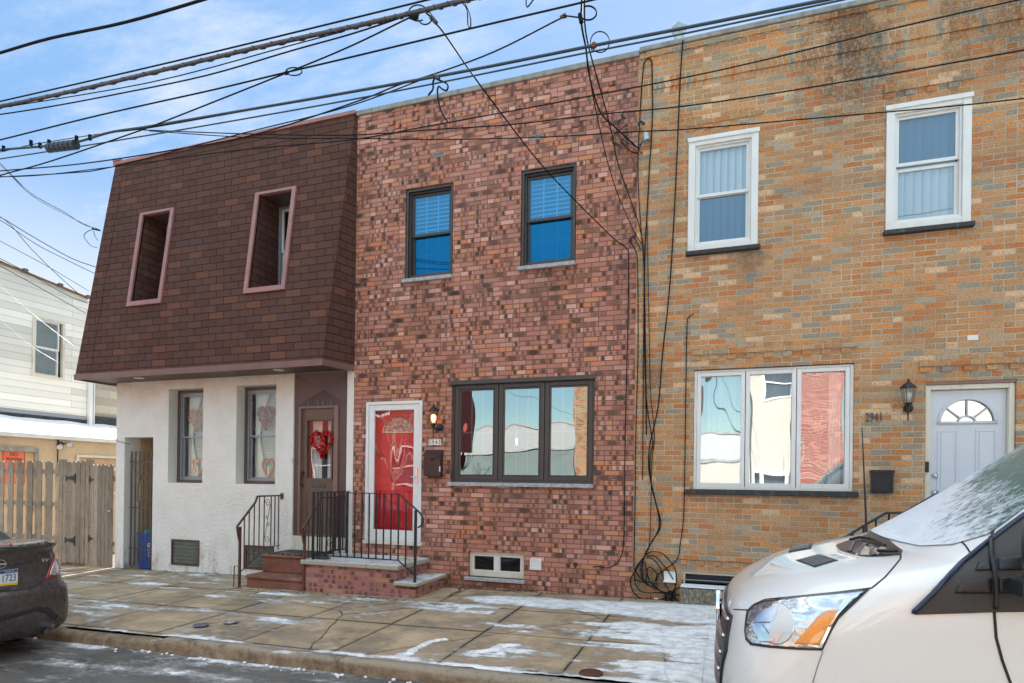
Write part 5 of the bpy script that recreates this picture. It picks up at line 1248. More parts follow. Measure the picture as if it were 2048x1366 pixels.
def cover(u, v, rx, ry, mat, name, label):
    p = AG(u, v); mb = MB(); vs = []
    for rr, hh in ((1.0, .004), (.97, .012), (.80, .012), (.78, .006), (.0, .006)):
        for k in range(28): a_ = 2*math.pi*k/28; x, y = p.x+rx*rr*math.cos(a_), p.y+ry*rr*math.sin(a_); vs.append((x, y, gz(x, y)+hh+.012))
    fs = [(i*28+k, i*28+(k+1) % 28, (i+1)*28+(k+1) % 28, (i+1)*28+k) for i in range(4) for k in range(28)]
    tag(mb.add(vs, fs).build(name, mat, None), label, 'cover')
cover(462, 1246, .085, .085, plain('pale_metal', (.42, .40, .36), .4, .6, var=.4, vscale=30), 'valve_cover', 'small pale round valve cover in the pavement left of the slab joint')
cover(1182, 1350, .10, .10, plain('rusty_iron_cover', (.12, .05, .03), .6, .3, var=.4, vscale=30), 'valve_cover', 'rusty round valve cover in the trodden snow near the kerb')
cover(402, 1253, .085, .085, plain('frosted_iron_cover', (.16, .15, .2), .6, .3, var=.5, vscale=40), 'valve_cover', 'frosty dark round cover in the icy pavement near the sedan')

# ================================================================== WIRES
def wire(pts, ya, yb, r, mat, label, name='overhead_wire', cat='wire', group='overhead wires', parent=None, n=5):
    """pts: photo points; depth runs from ya at the first to yb at the last"""
    L_ = [0]
    for a_, b2 in zip(pts, pts[1:]): L_.append(L_[-1]+math.hypot(b2[0]-a_[0], b2[1]-a_[1]))
    P_ = [A(u, v, ya+(yb-ya)*l/L_[-1]) for (u, v), l in zip(pts, L_)]
    off_ = lambda q: q[0] < 0 or q[1] < 0 or q[0] > 2048
    S_ = smoothpts(P_, 5)
    if off_(pts[0]): S_ = [S_[0]+(S_[0]-S_[2]).normalized()*14]+S_
    if off_(pts[-1]): S_ = S_+[S_[-1]+(S_[-1]-S_[-3]).normalized()*14]
    o = MB().tube(S_, r*.84, n).build(name, mat, parent, smooth=True)
    if parent is None: tag(o, label, cat, group)
    return o
K, BC, SCb = MT['cable'], MT['bluecable'], MT['steelcable']
def W(pts, lab, r=.007, y=-4.2, m=None, **k): return wire(pts, y, k.pop('yb', y), r, m or K, lab, **k)
W([(-60, 123), (0, 106), (100, 77), (250, 45), (405, 0), (480, -25)], 'uppermost wire across the top left corner of the sky', .013, -5.2)
W([(-60, 216), (0, 203), (344, 124), (700, 38), (855, 0), (950, -22)], 'thin wire just above the thick twisted cable', .009)
W([(-60, 221), (0, 213), (148, 182), (344, 136), (516, 95), (700, 55), (814, 29), (945, -3), (1050, -28)], 'thickest twisted grey cable across the upper left sky', .022, -4.2, SCb, name='twisted_cable')
pts_ = [A(u, v, -4.2) for u, v in [(-60, 221), (0, 213), (148, 182), (344, 136), (516, 95), (700, 55), (814, 29), (945, -3), (1050, -28)]]
sp = smoothpts(pts_, 34); wrapp = []
for i, p in enumerate(sp):
    d = (sp[min(i+1, len(sp)-1)]-sp[max(i-1, 0)]).normalized(); a_ = d.orthogonal().normalized(); b2 = d.cross(a_); t = i*.9
    wrapp.append(p+(a_*math.cos(t)+b2*math.sin(t))*.019)
tw_o = bpy.data.objects['twisted_cable']; MB().tube(wrapp, .0055, 4).build('wrapping', MT['steelcable'], tw_o)
W([(-60, 226), (0, 216), (300, 165), (585, 90), (690, 62)], 'thin wire hugging the underside of the twisted cable', .006)
W([(-60, 236), (0, 229), (103, 213), (241, 187), (413, 151), (585, 101), (700, 69), (794, 38), (815, 28)], 'wire two below the twisted cable, meeting it at the hanging loops', .008)
W([(-60, 293), (0, 280), (172, 237), (299, 208), (430, 179), (568, 146), (700, 115), (938, 58), (1186, 0), (1300, -30)], 'long wire with a small loop tied round it above the mansard', .009)
W([(-60, 372), (0, 351), (103, 322), (275, 263), (344, 237), (568, 148), (700, 93), (822, 34)], 'steep wire climbing from the left edge to the hanging loops', .008)
W([(-60, 310), (0, 300), (96, 292), (155, 284), (220, 265), (299, 253), (482, 222), (680, 188), (938, 141), (1179, 93), (1365, 57), (1651, 0), (1800, -30)], 'thick slate blue cable carrying the splice case', .0145, -4.0, BC)
W([(-60, 312), (0, 304), (60, 290), (96, 284), (200, 268), (299, 256), (480, 224)], 'thin support wire along the splice case', .005, -4.0)
W([(-60, 327), (0, 318), (241, 280), (482, 239), (700, 200), (921, 157), (1162, 108), (1380, 65), (1685, 0), (1800, -25)], 'thin wire running just under the slate blue cable', .008, -4.0, BC)
W([(-60, 350), (0, 342), (151, 329), (310, 306), (499, 272), (700, 208), (800, 169), (869, 148), (990, 103), (1127, 34)], 'wire rising over the mansard roof edge to the small clamp in the sky', .008, -3.6)
W([(-60, 358), (0, 354), (138, 346), (224, 334), (480, 268), (690, 215), (869, 150)], 'low wire grazing the roof edge of the mansard', .007, -3.5)
W([(286, 260), (499, 268), (700, 270), (886, 258), (1024, 249), (1196, 229), (1380, 211), (1651, 170), (2048, 100), (2150, 80)], 'middle of the three long wires crossing both brick fronts', .008, -2.2)
W([(-60, 352), (60, 352), (224, 334), (480, 300), (700, 280), (852, 253), (1007, 225), (1162, 196), (1380, 153), (1554, 114), (1795, 55), (2036, 0), (2150, -25)], 'highest of the long wires crossing both brick fronts', .008, -2.2)
W([(299, 262), (500, 275), (714, 277), (886, 279), (1093, 274), (1279, 263), (1380, 258), (1658, 234), (1899, 213), (2048, 197), (2150, 187)], 'lowest of the long wires crossing both brick fronts', .007, -2.2)
W([(866, 40), (890, 69), (938, 139), (990, 210), (1093, 341), (1220, 470), (1246, 490)], 'service wire falling steeply across the right dark window to the brick wall', .009, -4.0, yb=-.03, name='service_wire')
W([(1165, -20), (1163, 46), (1172, 97), (1180, 157), (1201, 225), (1232, 256), (1269, 290), (1278, 297)], 'heavy drop wire ending at the roof level wire knot', .011, -4.0, yb=-.05, name='service_wire')
W([(1168, -20), (1171, 60), (1185, 123), (1208, 205), (1225, 273), (1237, 330), (1275, 440), (1286, 486)], 'drop wire swinging down to the hooks beside the seam of the two brick houses', .008, -4.0, yb=-.05, name='service_wire')
W([(1172, 97), (1184, 181), (1200, 260), (1217, 330), (1240, 400), (1272, 470), (1284, 488)], 'thinnest drop wire left of the two hanging to the hooks', .006, -4.0, yb=-.05, name='service_wire')
W([(-60, 280), (0, 326), (60, 385), (130, 425), (165, 448), (199, 459)], 'sagging wire from the left edge to the upper mansard corner', .008, -3, yb=.0)
W([(-60, 300), (0, 330), (62, 390), (133, 430), (190, 458)], 'second sagging wire twisted beside the one to the mansard corner', .006, -3, yb=.0)
W([(-60, 410), (0, 434), (60, 470), (140, 515), (188, 533), (230, 548)], 'upper of the wires slanting down behind the mansard on the left', .012, 2, yb=4)
W([(-60, 415), (0, 440), (70, 487), (140, 523), (188, 546), (230, 562)], 'second of the wires slanting down behind the mansard on the left', .010, 2, yb=4)
W([(-60, 405), (10, 440), (60, 495), (110, 545), (158, 588)], 'steep thin wire dropping to the gutter of the siding house', .010, 0, yb=2.4)
W([(-60, 450), (0, 482), (90, 530), (178, 582)], 'faint wire above the siding house gutter', .008, 0, yb=2.6)
W([(-40, 500), (0, 517), (60, 548), (130, 588), (175, 606)], 'wire lying along the top boards of the siding house', .009, .2, yb=2.3)
W([(-40, 515), (0, 532), (70, 570), (172, 627)], 'lower wire lying along the boards of the siding house', .009, .2, yb=2.3)
W([(-40, 540), (0, 571), (70, 632), (158, 700)], 'pale cable crossing the siding house window', .005, -1, yb=1.6, m=MT['greyalu'])
W([(-40, 610), (0, 640), (60, 690), (118, 726)], 'pale cable crossing low on the siding house window', .005, -1, yb=1.3, m=MT['greyalu'])
W([(226, 868), (230, 876), (238, 883), (262, 888)], 'short black cable tucked round the stucco corner above the iron gate', .006, -.02)
# loops and clamps on the wires
def loop(c, rx, ry, y, r, parent, a0=0, a1=360, rot=0, name='loop'):
    P_ = []
    for i in range(29):
        t = R(a0+(a1-a0)*i/28); u, v = rx*math.cos(t), ry*math.sin(t); P_.append(A(c[0]+u*math.cos(rot)-v*math.sin(rot), c[1]+u*math.sin(rot)+v*math.cos(rot), y))
    return MB().tube(P_, r, 4).build(name, K, parent)
lp = thing('wire_loop', 'bundle of small wire loops hanging from the twisted cable near the top centre', 'wire loop', A(836, 30, -4.2)); loop((836, 26), 19, 16, -4.2, .005, lp, 60, 330); loop((850, 35), 14, 14, -4.2, .005, lp); MB().tube([A(820, 33, -4.2), A(834, 34, -4.2)], .02, 6).build('clamp', K, lp)
lp = thing('wire_loop', 'flat wire loop tied on the long wire above the mansard', 'wire loop', A(588, 142, -4.2)); loop((588, 143), 16, 8, -4.2, .005, lp); MB().tube([A(570, 147, -4.2), A(576, 145, -4.2)], .015, 6).build('clamp', K, lp)
lp = thing('wire_loop', 'teardrop wire loop hanging below the twisted cable', 'wire loop', A(936, 30, -4.2)); MB().tube(smoothpts([A(923, 3, -4.2), A(934, 20, -4.2), (A(936, 50, -4.2)), A(941, 54, -4.2), A(940, 30, -4.2), A(928, 2, -4.2)], 5), .005, 4).build('loop', K, lp)
lp = thing('wire_loop', 'V shaped wire end hanging from the top edge of the sky', 'wire loop', A(1060, 8, -4.2)); MB().tube(smoothpts([A(1052, -8, -4.2), A(1054, 14, -4.2), A(1068, -2, -4.2)], 5), .005, 4).build('loop', K, lp)
lp = thing('wire_loop', 'curling wire loop beside the drop wires at the top', 'wire loop', A(1178, 25, -4)); loop((1176, 26), 17, 14, -4, .006, lp, -120, 150); MB().tube([A(1127, 31, -3.9), A(1158, 35, -4), A(1165, 38, -4)], .006, 4).build('tail', K, lp); MB().tube([A(1160, 28, -4), A(1163, 45, -4)], .018, 6).build('clamp', K, lp)
lp = thing('wire_loop', 'large thin wire ring over the slate blue cable above the brick parapet', 'wire loop', A(1200, 84, -4)); loop((1200, 84), 19, 21, -4, .004, lp); MB().tube([A(1186, 88, -4), A(1191, 93, -4)], .02, 6).build('clamp', plain('rust_clamp', (.2, .07, .04), .6), lp); MB().tube(smoothpts([A(1181, 94, -4), A(1186, 103, -4), A(1194, 101, -4)], 4), .005, 4).build('hook', K, lp)
lp = thing('wire_clamp', 'metal wire clamp in the sky just left of the drop wires', 'clamp', A(1127, 31, -3.6)); MB().tube([A(1120, 35, -3.6), A(1133, 30, -3.6)], [.012, .02], 6).build('clamp', MT['steelcable'], lp); 
lp = thing('wire_clamp', 'dark wire clamp at the top of the steep service wire', 'clamp', A(860, 35, -4)); MB().tube([A(852, 26, -4), A(860, 32, -4), A(864, 36, -4)], [.006, .008, .008], 5).build('hook', K, lp); MB().tube([A(862, 34, -4), A(873, 46, -4)], [.02, .016], 6).build('clamp', MT['steelcable'], lp)
rack = thing('wire_hanger', 'wire hanger and curled wires in front of the red brick parapet', 'hanger', A(872, 175, -3.9))
MB().tube(smoothpts([A(871, 152, -4), A(866, 165, -4), A(866, 178, -4), A(857, 190, -3.9)], 4), .008, 4).build('wire', K, rack)
MB().tube(smoothpts([A(872, 158, -4), A(890, 165, -4), A(896, 172, -4), (A(893, 181, -4)), A(884, 178, -4), A(878, 173, -4), A(875, 180, -4), A(876, 196, -4), A(880, 215, -4), A(886, 230, -4), A(895, 243, -4)], 4), .007, 4).build('wire', K, rack)
MB().tube([A(868, 150, -4), A(878, 158, -4)], .015, 6).build('clamp', MT['steelcable'], rack)
# splice case
scs = thing('splice_case', 'ribbed slate blue splice case hanging on the cables at the left edge', 'splice case', A(125, 292, -4))
c0, c1 = A(97, 296, -4), A(153, 289, -4); L_ = 12
mb = MB()
for i in range(L_):
    a_ = c0.lerp(c1, i/L_); b2 = c0.lerp(c1, (i+.8)/L_); mb.tube([a_, b2], .044+.004*(i % 2), 10)
mb.build('case', BC, scs); MB().tube([c0+Vector((0, 0, -.04)), c1+Vector((0, 0, -.041))], .012, 6).build('rib', BC, scs)
for (u, v) in ((98, 284), (153, 276), (180, 274), (80, 290), (7, 296), (62, 285)): MB().tube([A(u, v-4, -4), A(u, v+6, -4)], .018, 6).build('clamp', K, scs)
# wires fixed to the walls
def wc(pts, lab, y=-.02, r=.008, **k): return wire(pts, y, k.pop('yb', y), r, K, lab, 'wall_cable', 'cable', 'cables running down the two brick fronts', **k)
wc([(1281, 213), (1284, 170), (1287, 135), (1290, 122), (1297, 117), (1303, 122), (1304, 140), (1305, 218), (1302, 290), (1299, 330), (1294, 430), (1290, 500), (1288, 640), (1291, 760), (1293, 870)], 'cable with the tall hairpin bend at the seam of the brick houses', r=.010)
wc([(1281, 213), (1279, 250), (1277, 290), (1276, 330), (1278, 400), (1284, 480), (1288, 540), (1287, 700), (1286, 860), (1285, 960)], 'cable close along the seam between the red and orange brick', r=.008)
wc([(1366, 80), (1361, 150), (1355, 290), (1350, 400), (1342, 540), (1335, 620), (1325, 710), (1318, 800), (1309, 850), (1299, 895), (1298, 940), (1308, 990), (1318, 1035), (1316, 1062), (1300, 1090), (1288, 1115)], 'long black cable falling from the roof vent to the tangle', y=-.045, r=.011)
wc([(1246, 490), (1254, 498), (1257, 515), (1256, 640), (1253, 760), (1250, 900), (1249, 1010), (1247, 1090), (1240, 1118), (1228, 1131), (1213, 1136), (1198, 1133), (1185, 1134)], 'cable down the red brick that ends in a low hook right of the dryer vent', r=.008)
wc([(1281, 500), (1272, 480), (1264, 473), (1262, 485), (1270, 500), (1275, 530), (1276, 700), (1272, 850), (1270, 1000), (1268, 1120), (1270, 1140), (1284, 1160), (1296, 1165)], 'leftmost cable on the orange brick running into the tangle', r=.008)
wc([(1286, 490), (1289, 560), (1291, 700), (1293, 800), (1303, 870), (1306, 885), (1300, 920), (1303, 970), (1313, 1010), (1321, 1040), (1319, 1060), (1303, 1085), (1290, 1108)], 'pair cable swinging right before the tangle', r=.009, y=-.035)
wc([(1294, 430), (1298, 640), (1301, 780), (1309, 870), (1304, 920), (1302, 1000), (1299, 1085), (1292, 1108)], 'straight thin cable into the top of the tangle', r=.006)
wc([(1387, 627), (1378, 634), (1374, 652), (1372, 760), (1370, 900), (1368, 1010), (1366, 1048), (1360, 1090), (1357, 1113), (1345, 1128), (1328, 1140), (1315, 1150), (1311, 1162)], 'cable left of the wide white window with a curled top end', r=.008)
tg = thing('cable_tangle', 'big tangle of looped black cables on the wall by the ground', 'cable tangle', A(1305, 1170, -.05))
def tl(pts, y0=-.03, y1=-.06, r=.007):
    P_ = [A(u, v, y0+(y1-y0)*i/(len(pts)-1)) for i, (u, v) in enumerate(pts)]; MB().tube(smoothpts(P_, 6), r, 5).build('cable_loop', K, tg, smooth=True)
z5 = lambda L_: [(1250+a_/6.827, 1020+b2/6.83) for a_, b2 in L_]
tl(z5([(270, 630), (180, 740), (130, 840), (130, 930), (150, 1030), (220, 1110), (330, 1135), (430, 1130), (560, 1140)]))
tl(z5([(250, 650), (130, 850), (85, 920), (75, 1000), (100, 1100), (170, 1180), (240, 1215), (340, 1245), (560, 1260)]), r=.008)
tl(z5([(270, 620), (330, 580), (400, 570), (500, 590), (600, 680), (680, 800), (700, 920), (690, 1040), (660, 1130)]), r=.0075)
tl(z5([(280, 630), (400, 630), (500, 720), (600, 850), (670, 980), (690, 1080), (650, 1150)]))
tl(z5([(290, 650), (380, 670), (460, 760), (510, 880), (550, 1010), (600, 1100)]))
tl(z5([(265, 650), (220, 760), (225, 880), (260, 970), (330, 1030), (440, 1080), (560, 1140)]), r=.008)
tl(z5([(250, 690), (240, 830), (260, 980), (370, 1050), (470, 1100), (600, 1140)]))
tl(z5([(270, 700), (330, 960), (420, 1050), (500, 1120), (600, 1130)]))
tl(z5([(300, 900), (310, 800), (350, 785), (400, 830), (440, 900), (430, 960), (380, 985), (300, 990)]))
tl(z5([(130, 930), (180, 970), (250, 980), (290, 940), (300, 830)])); tl(z5([(790, 965), (770, 1040), (700, 1080), (640, 1110)])); tl(z5([(350, 1170), (360, 1220), (450, 1240), (560, 1190)])); tl(z5([(660, 1140), (700, 1160), (770, 1150)]))
tl(z5([(680, 1200), (740, 1250), (790, 1255)]))
for k in range(9): loop((1250+(600+random.uniform(-25, 45))/6.827, 1020+(1175+random.uniform(-35, 30))/6.83), random.uniform(5, 8), random.uniform(7, 12), -.07-.004*k, .007, tg, rot=random.uniform(-.5, .5), name='cable_loop')
mb = MB(); mb.tube([A(1303, 1165, -.05), A(1316, 1166, -.05)], .022, 6); mb.build('connector', MT['blackplastic'], tg)
# knot of wires and small insulator near the roof at the seam
kn = thing('wire_knot', 'knot of spliced wires and a small weatherhead high on the brick seam', 'wire knot', A(1262, 275, -.1))
z8 = lambda L_: [(1160+a_/4.1375, b2/4.14) for a_, b2 in L_]
for L_ in ([(355, 930), (350, 980), (320, 1010), (310, 1060), (300, 1100), (265, 1140), (270, 1185), (300, 1200), (320, 1180)], [(400, 1035), (360, 1050), (330, 1080), (290, 1100)], [(300, 1060), (380, 1140), (450, 1200)], [(300, 1090), (350, 1150), (410, 1195)], [(210, 1040), (300, 1110), (400, 1240), (480, 1265)], [(480, 1015), (495, 1060), (530, 1110), (520, 1170), (480, 1210)], [(520, 1160), (490, 1240), (520, 1270)], [(330, 1170), (430, 1260), (480, 1275)]):
    MB().tube(smoothpts([A(u, v, -.10) for u, v in z8(L_)], 4), .006, 4).build('wire', K, kn)
for a_, b2 in ((355, 965), (380, 1140), (435, 1190), (300, 1190), (515, 1015)): MB().tube([A(1160+a_/4.1375-3, b2/4.14-3, -.1), A(1160+a_/4.1375+4, b2/4.14+4, -.1)], .016, 6).build('connector', MT['black'], kn)
MB().tube([A(1289, 262, -.08), A(1292, 270, -.10), A(1294, 282, -.11)], [.02, .042, .05], 10).build('weatherhead', MT['galv'], kn)
mb = MB(); mb.tube([A(1276, 245, -.03), A(1290, 245, -.06)], .008, 5); mb.build('hook', MT['black'], kn)
hk = thing('wire_hook', 'small dark wall hooks where the drop wires land on the seam', 'hook', A(1285, 487, -.03)); mb = MB(); mb.tube([A(1285, 487, 0), A(1285, 487, -.08)], .012, 6); mb.tube([A(1240, 487, 0), A(1241, 488, -.06)], .010, 6); mb.build('hook', MT['black'], hk)
hk = thing('wire_hook', 'insulator hooks with small wire curls on the upper left mansard edge', 'hook', A(190, 462, 0))
MB().tube(smoothpts([A(186, 459, 0), A(175, 463, 0), A(168, 471, 0), A(172, 480, 0), A(183, 492, 0), A(194, 495, 0)], 4), .006, 4).build('wire', K, hk); MB().tube(smoothpts([A(187, 462, 0), A(190, 472, 0), A(196, 481, 0)], 4), .006, 4).build('wire', K, hk)
MB().tube([A(184, 457, 0), A(201, 461, .1)], .018, 6).build('insulator', MT['black'], hk)
# pipe railing behind the van, at the white door
br = thing('stair_railing', 'black pipe railing sloping up behind the white van hood', 'railing', (2, -.9, .8))
yy = -1.0
mb = MB().tube([A(1705, 1090, yy), A(1692, 1080, yy), A(1695, 1072, yy), A(1733, 1048, yy), A(1772, 1026, yy), A(1850, 1024, yy), A(1990, 1022, yy)], .014, 6); mb.tube([A(1690, 1120, yy), A(1733, 1088, yy), A(1757, 1062, yy), A(1850, 1060, yy)], .010, 6); mb.build('handrail', MT['black'], br)
for (u, v) in ((1706, 1066), (1727, 1052), (1752, 1037), (1778, 1027), (1812, 1026), (1846, 1026)):
    p = A(u, v, yy); MB().tube([p, (p.x, p.y, .2)], .010, 5).build('post', MT['black'], br)
os_ = thing('concrete_stoop', 'concrete stoop of the white panelled door hidden behind the van', 'stoop', (2.6, -.5, 0)); MB().box(1.95, 3.2, -1.05, -.003, .0, .5).build('base', MT['coping'], os_, bevel=.01)
# ================================================================== VEHICLES
def plan_shell(rows, yc, x_of, length, capm=None, nq=16, rearL=.35, frontL=.5):
    """closed loops at each height: (z, front d, rear d, half width, exponent, wrap length). Returns verts, faces."""
    vs = []; K_ = None
    for (z, f, r_, w_, p, L_) in rows:
        loop_ = []
        for i in range(nq+1):                       # front, centre to near side (-y)
            th = math.pi/2*i/nq; lat = w_*math.sin(th)**(2/p); dd = f+L_*(1-math.cos(th)**(2/p)); loop_.append((dd, -lat))
        nl = 14
        d0, d1 = f+L_, r_-min(rearL, (r_-f-L_)*.45)
        for i in range(1, nl): loop_.append((d0+(d1-d0)*i/nl, -w_))
        Lr = r_-d1
        for i in range(nq, -1, -1):
            th = math.pi/2*i/nq; lat = w_*math.sin(th)**(2/p); dd = r_-Lr*(1-math.cos(th)**(2/p)); loop_.append((dd, -lat))
        half = loop_; full = half+[(d, -l) for d, l in reversed(half[1:-1])]
        K_ = len(full)
        vs += [(x_of(d), yc+l, z) for d, l in full]
    n = len(rows); fs = [(j*K_+i, j*K_+(i+1) % K_, (j+1)*K_+(i+1) % K_, (j+1)*K_+i) for j in range(n-1) for i in range(K_)]
    fs.append(tuple(range(K_))); fs.append(tuple((n-1)*K_+i for i in range(K_)))
    return vs, fs
def bvh_of(vs, fs): return BVHTree.FromPolygons([Vector(v) for v in vs], [f for f in fs])
def patch(bvh, poly, mapf, off, mesh_step, thick=.0, name='patch', mat=None, parent=None, mirror=None, skipmain=False, smooth=True):
    """a sheet cut to a polygon and laid on a body surface. mapf: 2D -> (origin, direction)"""
    bm = bmesh.new(); vv = [bm.verts.new((x, y, 0)) for x, y in poly]
    tri = tessellate_polygon([[Vector((x, y, 0)) for x, y in poly]])
    for t in tri:
        try: bm.faces.new([vv[i] for i in t])
        except ValueError: pass
    for _ in range(7):
        es = [e for e in bm.edges if e.calc_length() > mesh_step]
        if not es: break
        bmesh.ops.subdivide_edges(bm, edges=es, cuts=1, use_grid_fill=False); bmesh.ops.triangulate(bm, faces=[f for f in bm.faces if len(f.verts) > 3])
    bad = []
    nm_ = {}
    for v in bm.verts:
        o_, d_ = mapf(v.co.x, v.co.y); h = bvh.ray_cast(o_, d_)
        if h[0] is None: bad.append(v); continue
        nn = h[1] if h[1].dot(d_) < 0 else -h[1]
        nm_[v] = nn; v.co = h[0]+nn*off
    bmesh.ops.delete(bm, geom=bad, context='VERTS')
    bm.normal_update()
    for f in bm.faces:
        k = sum((nm_[v] for v in f.verts), Vector()); 
        if f.normal.dot(k) < 0: f.normal_flip()
    me = bpy.data.meshes.new(name); bm.to_mesh(me); bm.free(); me.materials.append(mat)
    for p in me.polygons: p.use_smooth = smooth
    out = []
    def mk(me_):
        o = bpy.data.objects.new(name, me_); C.objects.link(o)
        if parent is not None: o.parent = parent; o.matrix_parent_inverse = Matrix.Translation(-parent_world(parent))
        if thick: s_ = o.modifiers.new('solid', 'SOLIDIFY'); s_.thickness = thick; s_.offset = -1
        out.append(o)
    if not skipmain: mk(me)
    if mirror is not None:
        m2_ = me.copy()
        for v in m2_.vertices: v.co.y = 2*mirror-v.co.y
        m2_.flip_normals(); mk(m2_)
    return out
def camray(u, v): return CAM, ray(u, v).normalized()
def seam(bvh, pts, off, r, mat, parent, name='panel_gap', mapf=camray, mirror=None, k=8):
    P_ = []
    for (a_, b2), (c_, d_) in zip(pts, pts[1:]):
        for i in range(k):
            t = i/k; o_, d2 = mapf(a_+(c_-a_)*t, b2+(d_-b2)*t); h = bvh.ray_cast(o_, d2)
            if h[0] is None: continue
            nn = h[1] if h[1].dot(d2) < 0 else -h[1]; P_.append(h[0]+nn*off)
    if len(P_) < 2: return
    MB().tube(P_, r, 5).build(name, mat, parent, smooth=True)
    if mirror is not None: MB().tube([Vector((p.x, 2*mirror-p.y, p.z)) for p in P_], r, 5).build(name, mat, parent, smooth=True)
def wheel(parent, x, y, z, r_, side, rim):
    wv = MB(); wv.lathe([(r_*.55, -.10), (r_*.86, -.11), (r_*.97, -.09), (r_, -.04), (r_, .04), (r_*.97, .09), (r_*.86, .11), (r_*.55, .10)], (x, y, z), 30, 'y')
    t = wv.build('wheel', MT['tyre'], parent, smooth=True)
    yo = y+side*.085
    mb = MB(); mb.lathe([(r_*.62, -.01), (r_*.60, .02), (r_*.2, .03), (r_*.1, .035)], (x, yo, z), 24, 'y'); mb.build('rim', rim, t)
MT['tyre'] = plain('tyre_rubber', (.012, .012, .012), .85, bump=.6, bscale=30)
m, n, b = newmat('white_van_paint'); P = n.pos()
c = n.mix(n.m('MULTIPLY', n.step(n.noise(n.scale(P, (1, 1, .3)), 9, 5, .7), .5, .8), n.step(n.xyz(P)[2], .9, .1)), (.88, .88, .87), (.66, .63, .60))
n.put(b.inputs['Base Color'], c); b.inputs['Roughness'].default_value = .32; b.inputs['Coat Weight'].default_value = 1; b.inputs['Coat Roughness'].default_value = .04; MT['vanpaint'] = m
VY, VZ, VX = -4.07, -.13, -.06
van = thing('van', 'white cargo van with frost and snow on its windshield parked at the right', 'van', (2.5, VY, VZ))
vx = lambda d: VX+d
VR = [(.24,.16,5.45,.92,3.2,.30),(.34,.07,5.5,1.0,3.2,.38),(.50,.035,5.52,1.03,3.3,.42),(.68,.03,5.52,1.035,3.4,.46),(.82,.045,5.52,1.035,3.4,.50),(.92,.065,5.52,1.035,3.4,.54),(1.0,.085,5.52,1.035,3.3,.58),
      (1.06,.12,5.52,1.035,3.1,.62),(1.12,.18,5.52,1.034,2.9,.66),(1.18,.27,5.52,1.032,2.8,.68),(1.24,.38,5.52,1.03,2.8,.68),(1.29,.54,5.52,1.028,2.8,.68),(1.33,.69,5.52,1.025,2.9,.66),(1.365,.84,5.52,1.02,3.0,.60),(1.39,.95,5.52,1.017,3.2,.52),
      (1.43,1.04,5.52,1.012,3.4,.46),(1.50,1.15,5.52,1.0,3.4,.44),(1.60,1.30,5.52,.985,3.4,.44),(1.75,1.51,5.52,.96,3.4,.44),(1.9,1.72,5.52,.93,3.4,.44),(2.05,1.93,5.5,.90,3.4,.44),(2.2,2.13,5.5,.87,3.4,.44),(2.32,2.36,5.48,.84,3.4,.44),(2.42,2.6,5.45,.79,3.2,.44),(2.47,2.85,5.4,.70,3,.44)]
VR = [(z+VZ, f, r_, w_, p, L_) for z, f, r_, w_, p, L_ in VR]
# interpolate rows for smoothness
def dens(rows, k=3):
    out = []
    n_ = len(rows)
    for i in range(n_-1):
        p0 = rows[max(0, i-1)]; p1 = rows[i]; p2 = rows[i+1]; p3 = rows[min(n_-1, i+2)]
        for j in range(k):
            t = j/k; out.append(tuple(.5*(2*b2+(c_-a_)*t+(2*a_-5*b2+4*c_-d_)*t*t+(3*b2-a_-3*c_+d_)*t**3) for a_, b2, c_, d_ in zip(p0, p1, p2, p3)))
    out.append(rows[-1]); return out
vs, fs = plan_shell(dens(VR, 3), VY, vx, 5.5, nq=22)
VB = bvh_of(vs, fs)
MB().add(vs, fs).build('body', MT['vanpaint'], van, smooth=True)
GAP = plain('panel_gap_shadow_line', (.03, .028, .026), .8)
# shut lines
seam(VB, [(1468, 1219), (1497, 1220), (1510, 1208), (1530, 1199), (1600, 1192), (1680, 1184), (1744, 1176), (1770, 1155), (1790, 1132), (1801, 1118), (1802, 1108)], .0012, .0038, GAP, van, mirror=VY)
seam(VB, [(1901, 1067), (1918, 1078), (1932, 1092), (1942, 1108)], .0015, .004, GAP, van, mirror=VY)
seam(VB, [(2090, 960), (2048, 997), (2010, 1025), (1992, 1045), (1984, 1070), (1983, 1110), (1989, 1170), (1988, 1224), (1992, 1275), (2004, 1320), (2022, 1370), (2040, 1400)], .0015, .006, GAP, van, mirror=VY)
seam(VB, [(1646, 1302), (1636, 1330), (1624, 1370)], .0015, .0025, MT['greyalu'], van, mirror=VY)
# headlight: black rim, chrome bowl, projector, amber, clear lens
HL = [(1492, 1236), (1494, 1222), (1506, 1210), (1527, 1202), (1600, 1193), (1680, 1184), (1742, 1177), (1712, 1206), (1678, 1238), (1664, 1262), (1645, 1301), (1600, 1300), (1540, 1296), (1502, 1291), (1492, 1280), (1489, 1262)]
def shrink(poly, k):
    cx_ = sum(p[0] for p in poly)/len(poly); cy_ = sum(p[1] for p in poly)/len(poly); return [(cx_+(x-cx_)*k, cy_+(y-cy_)*(k-.01)) for x, y in poly]
m, n, b = newmat('lamp_reflector'); q = n.noise(n.scale(n.pos(), (1, 1, 2.5)), 7, 3, .5)
n.put(b.inputs['Base Color'], n.ramp(q, [(.35, (.50, .55, .62)), (.5, (.80, .84, .88)), (.58, (.35, .38, .43)), (.64, (.85, .88, .9))])); b.inputs['Metallic'].default_value = .85; b.inputs['Roughness'].default_value = .18; n.put(b.inputs['Normal'], n.bump(q, .8, .03)); MT['reflector'] = m
MT['amber'] = plain('amber_lens', (.95, .30, .0), .2, coat=1, bump=.3, bscale=160)
HLs = patch(VB, HL, camray, .004, 14, 0, 'headlight', MT['blackplastic'], van, mirror=VY)
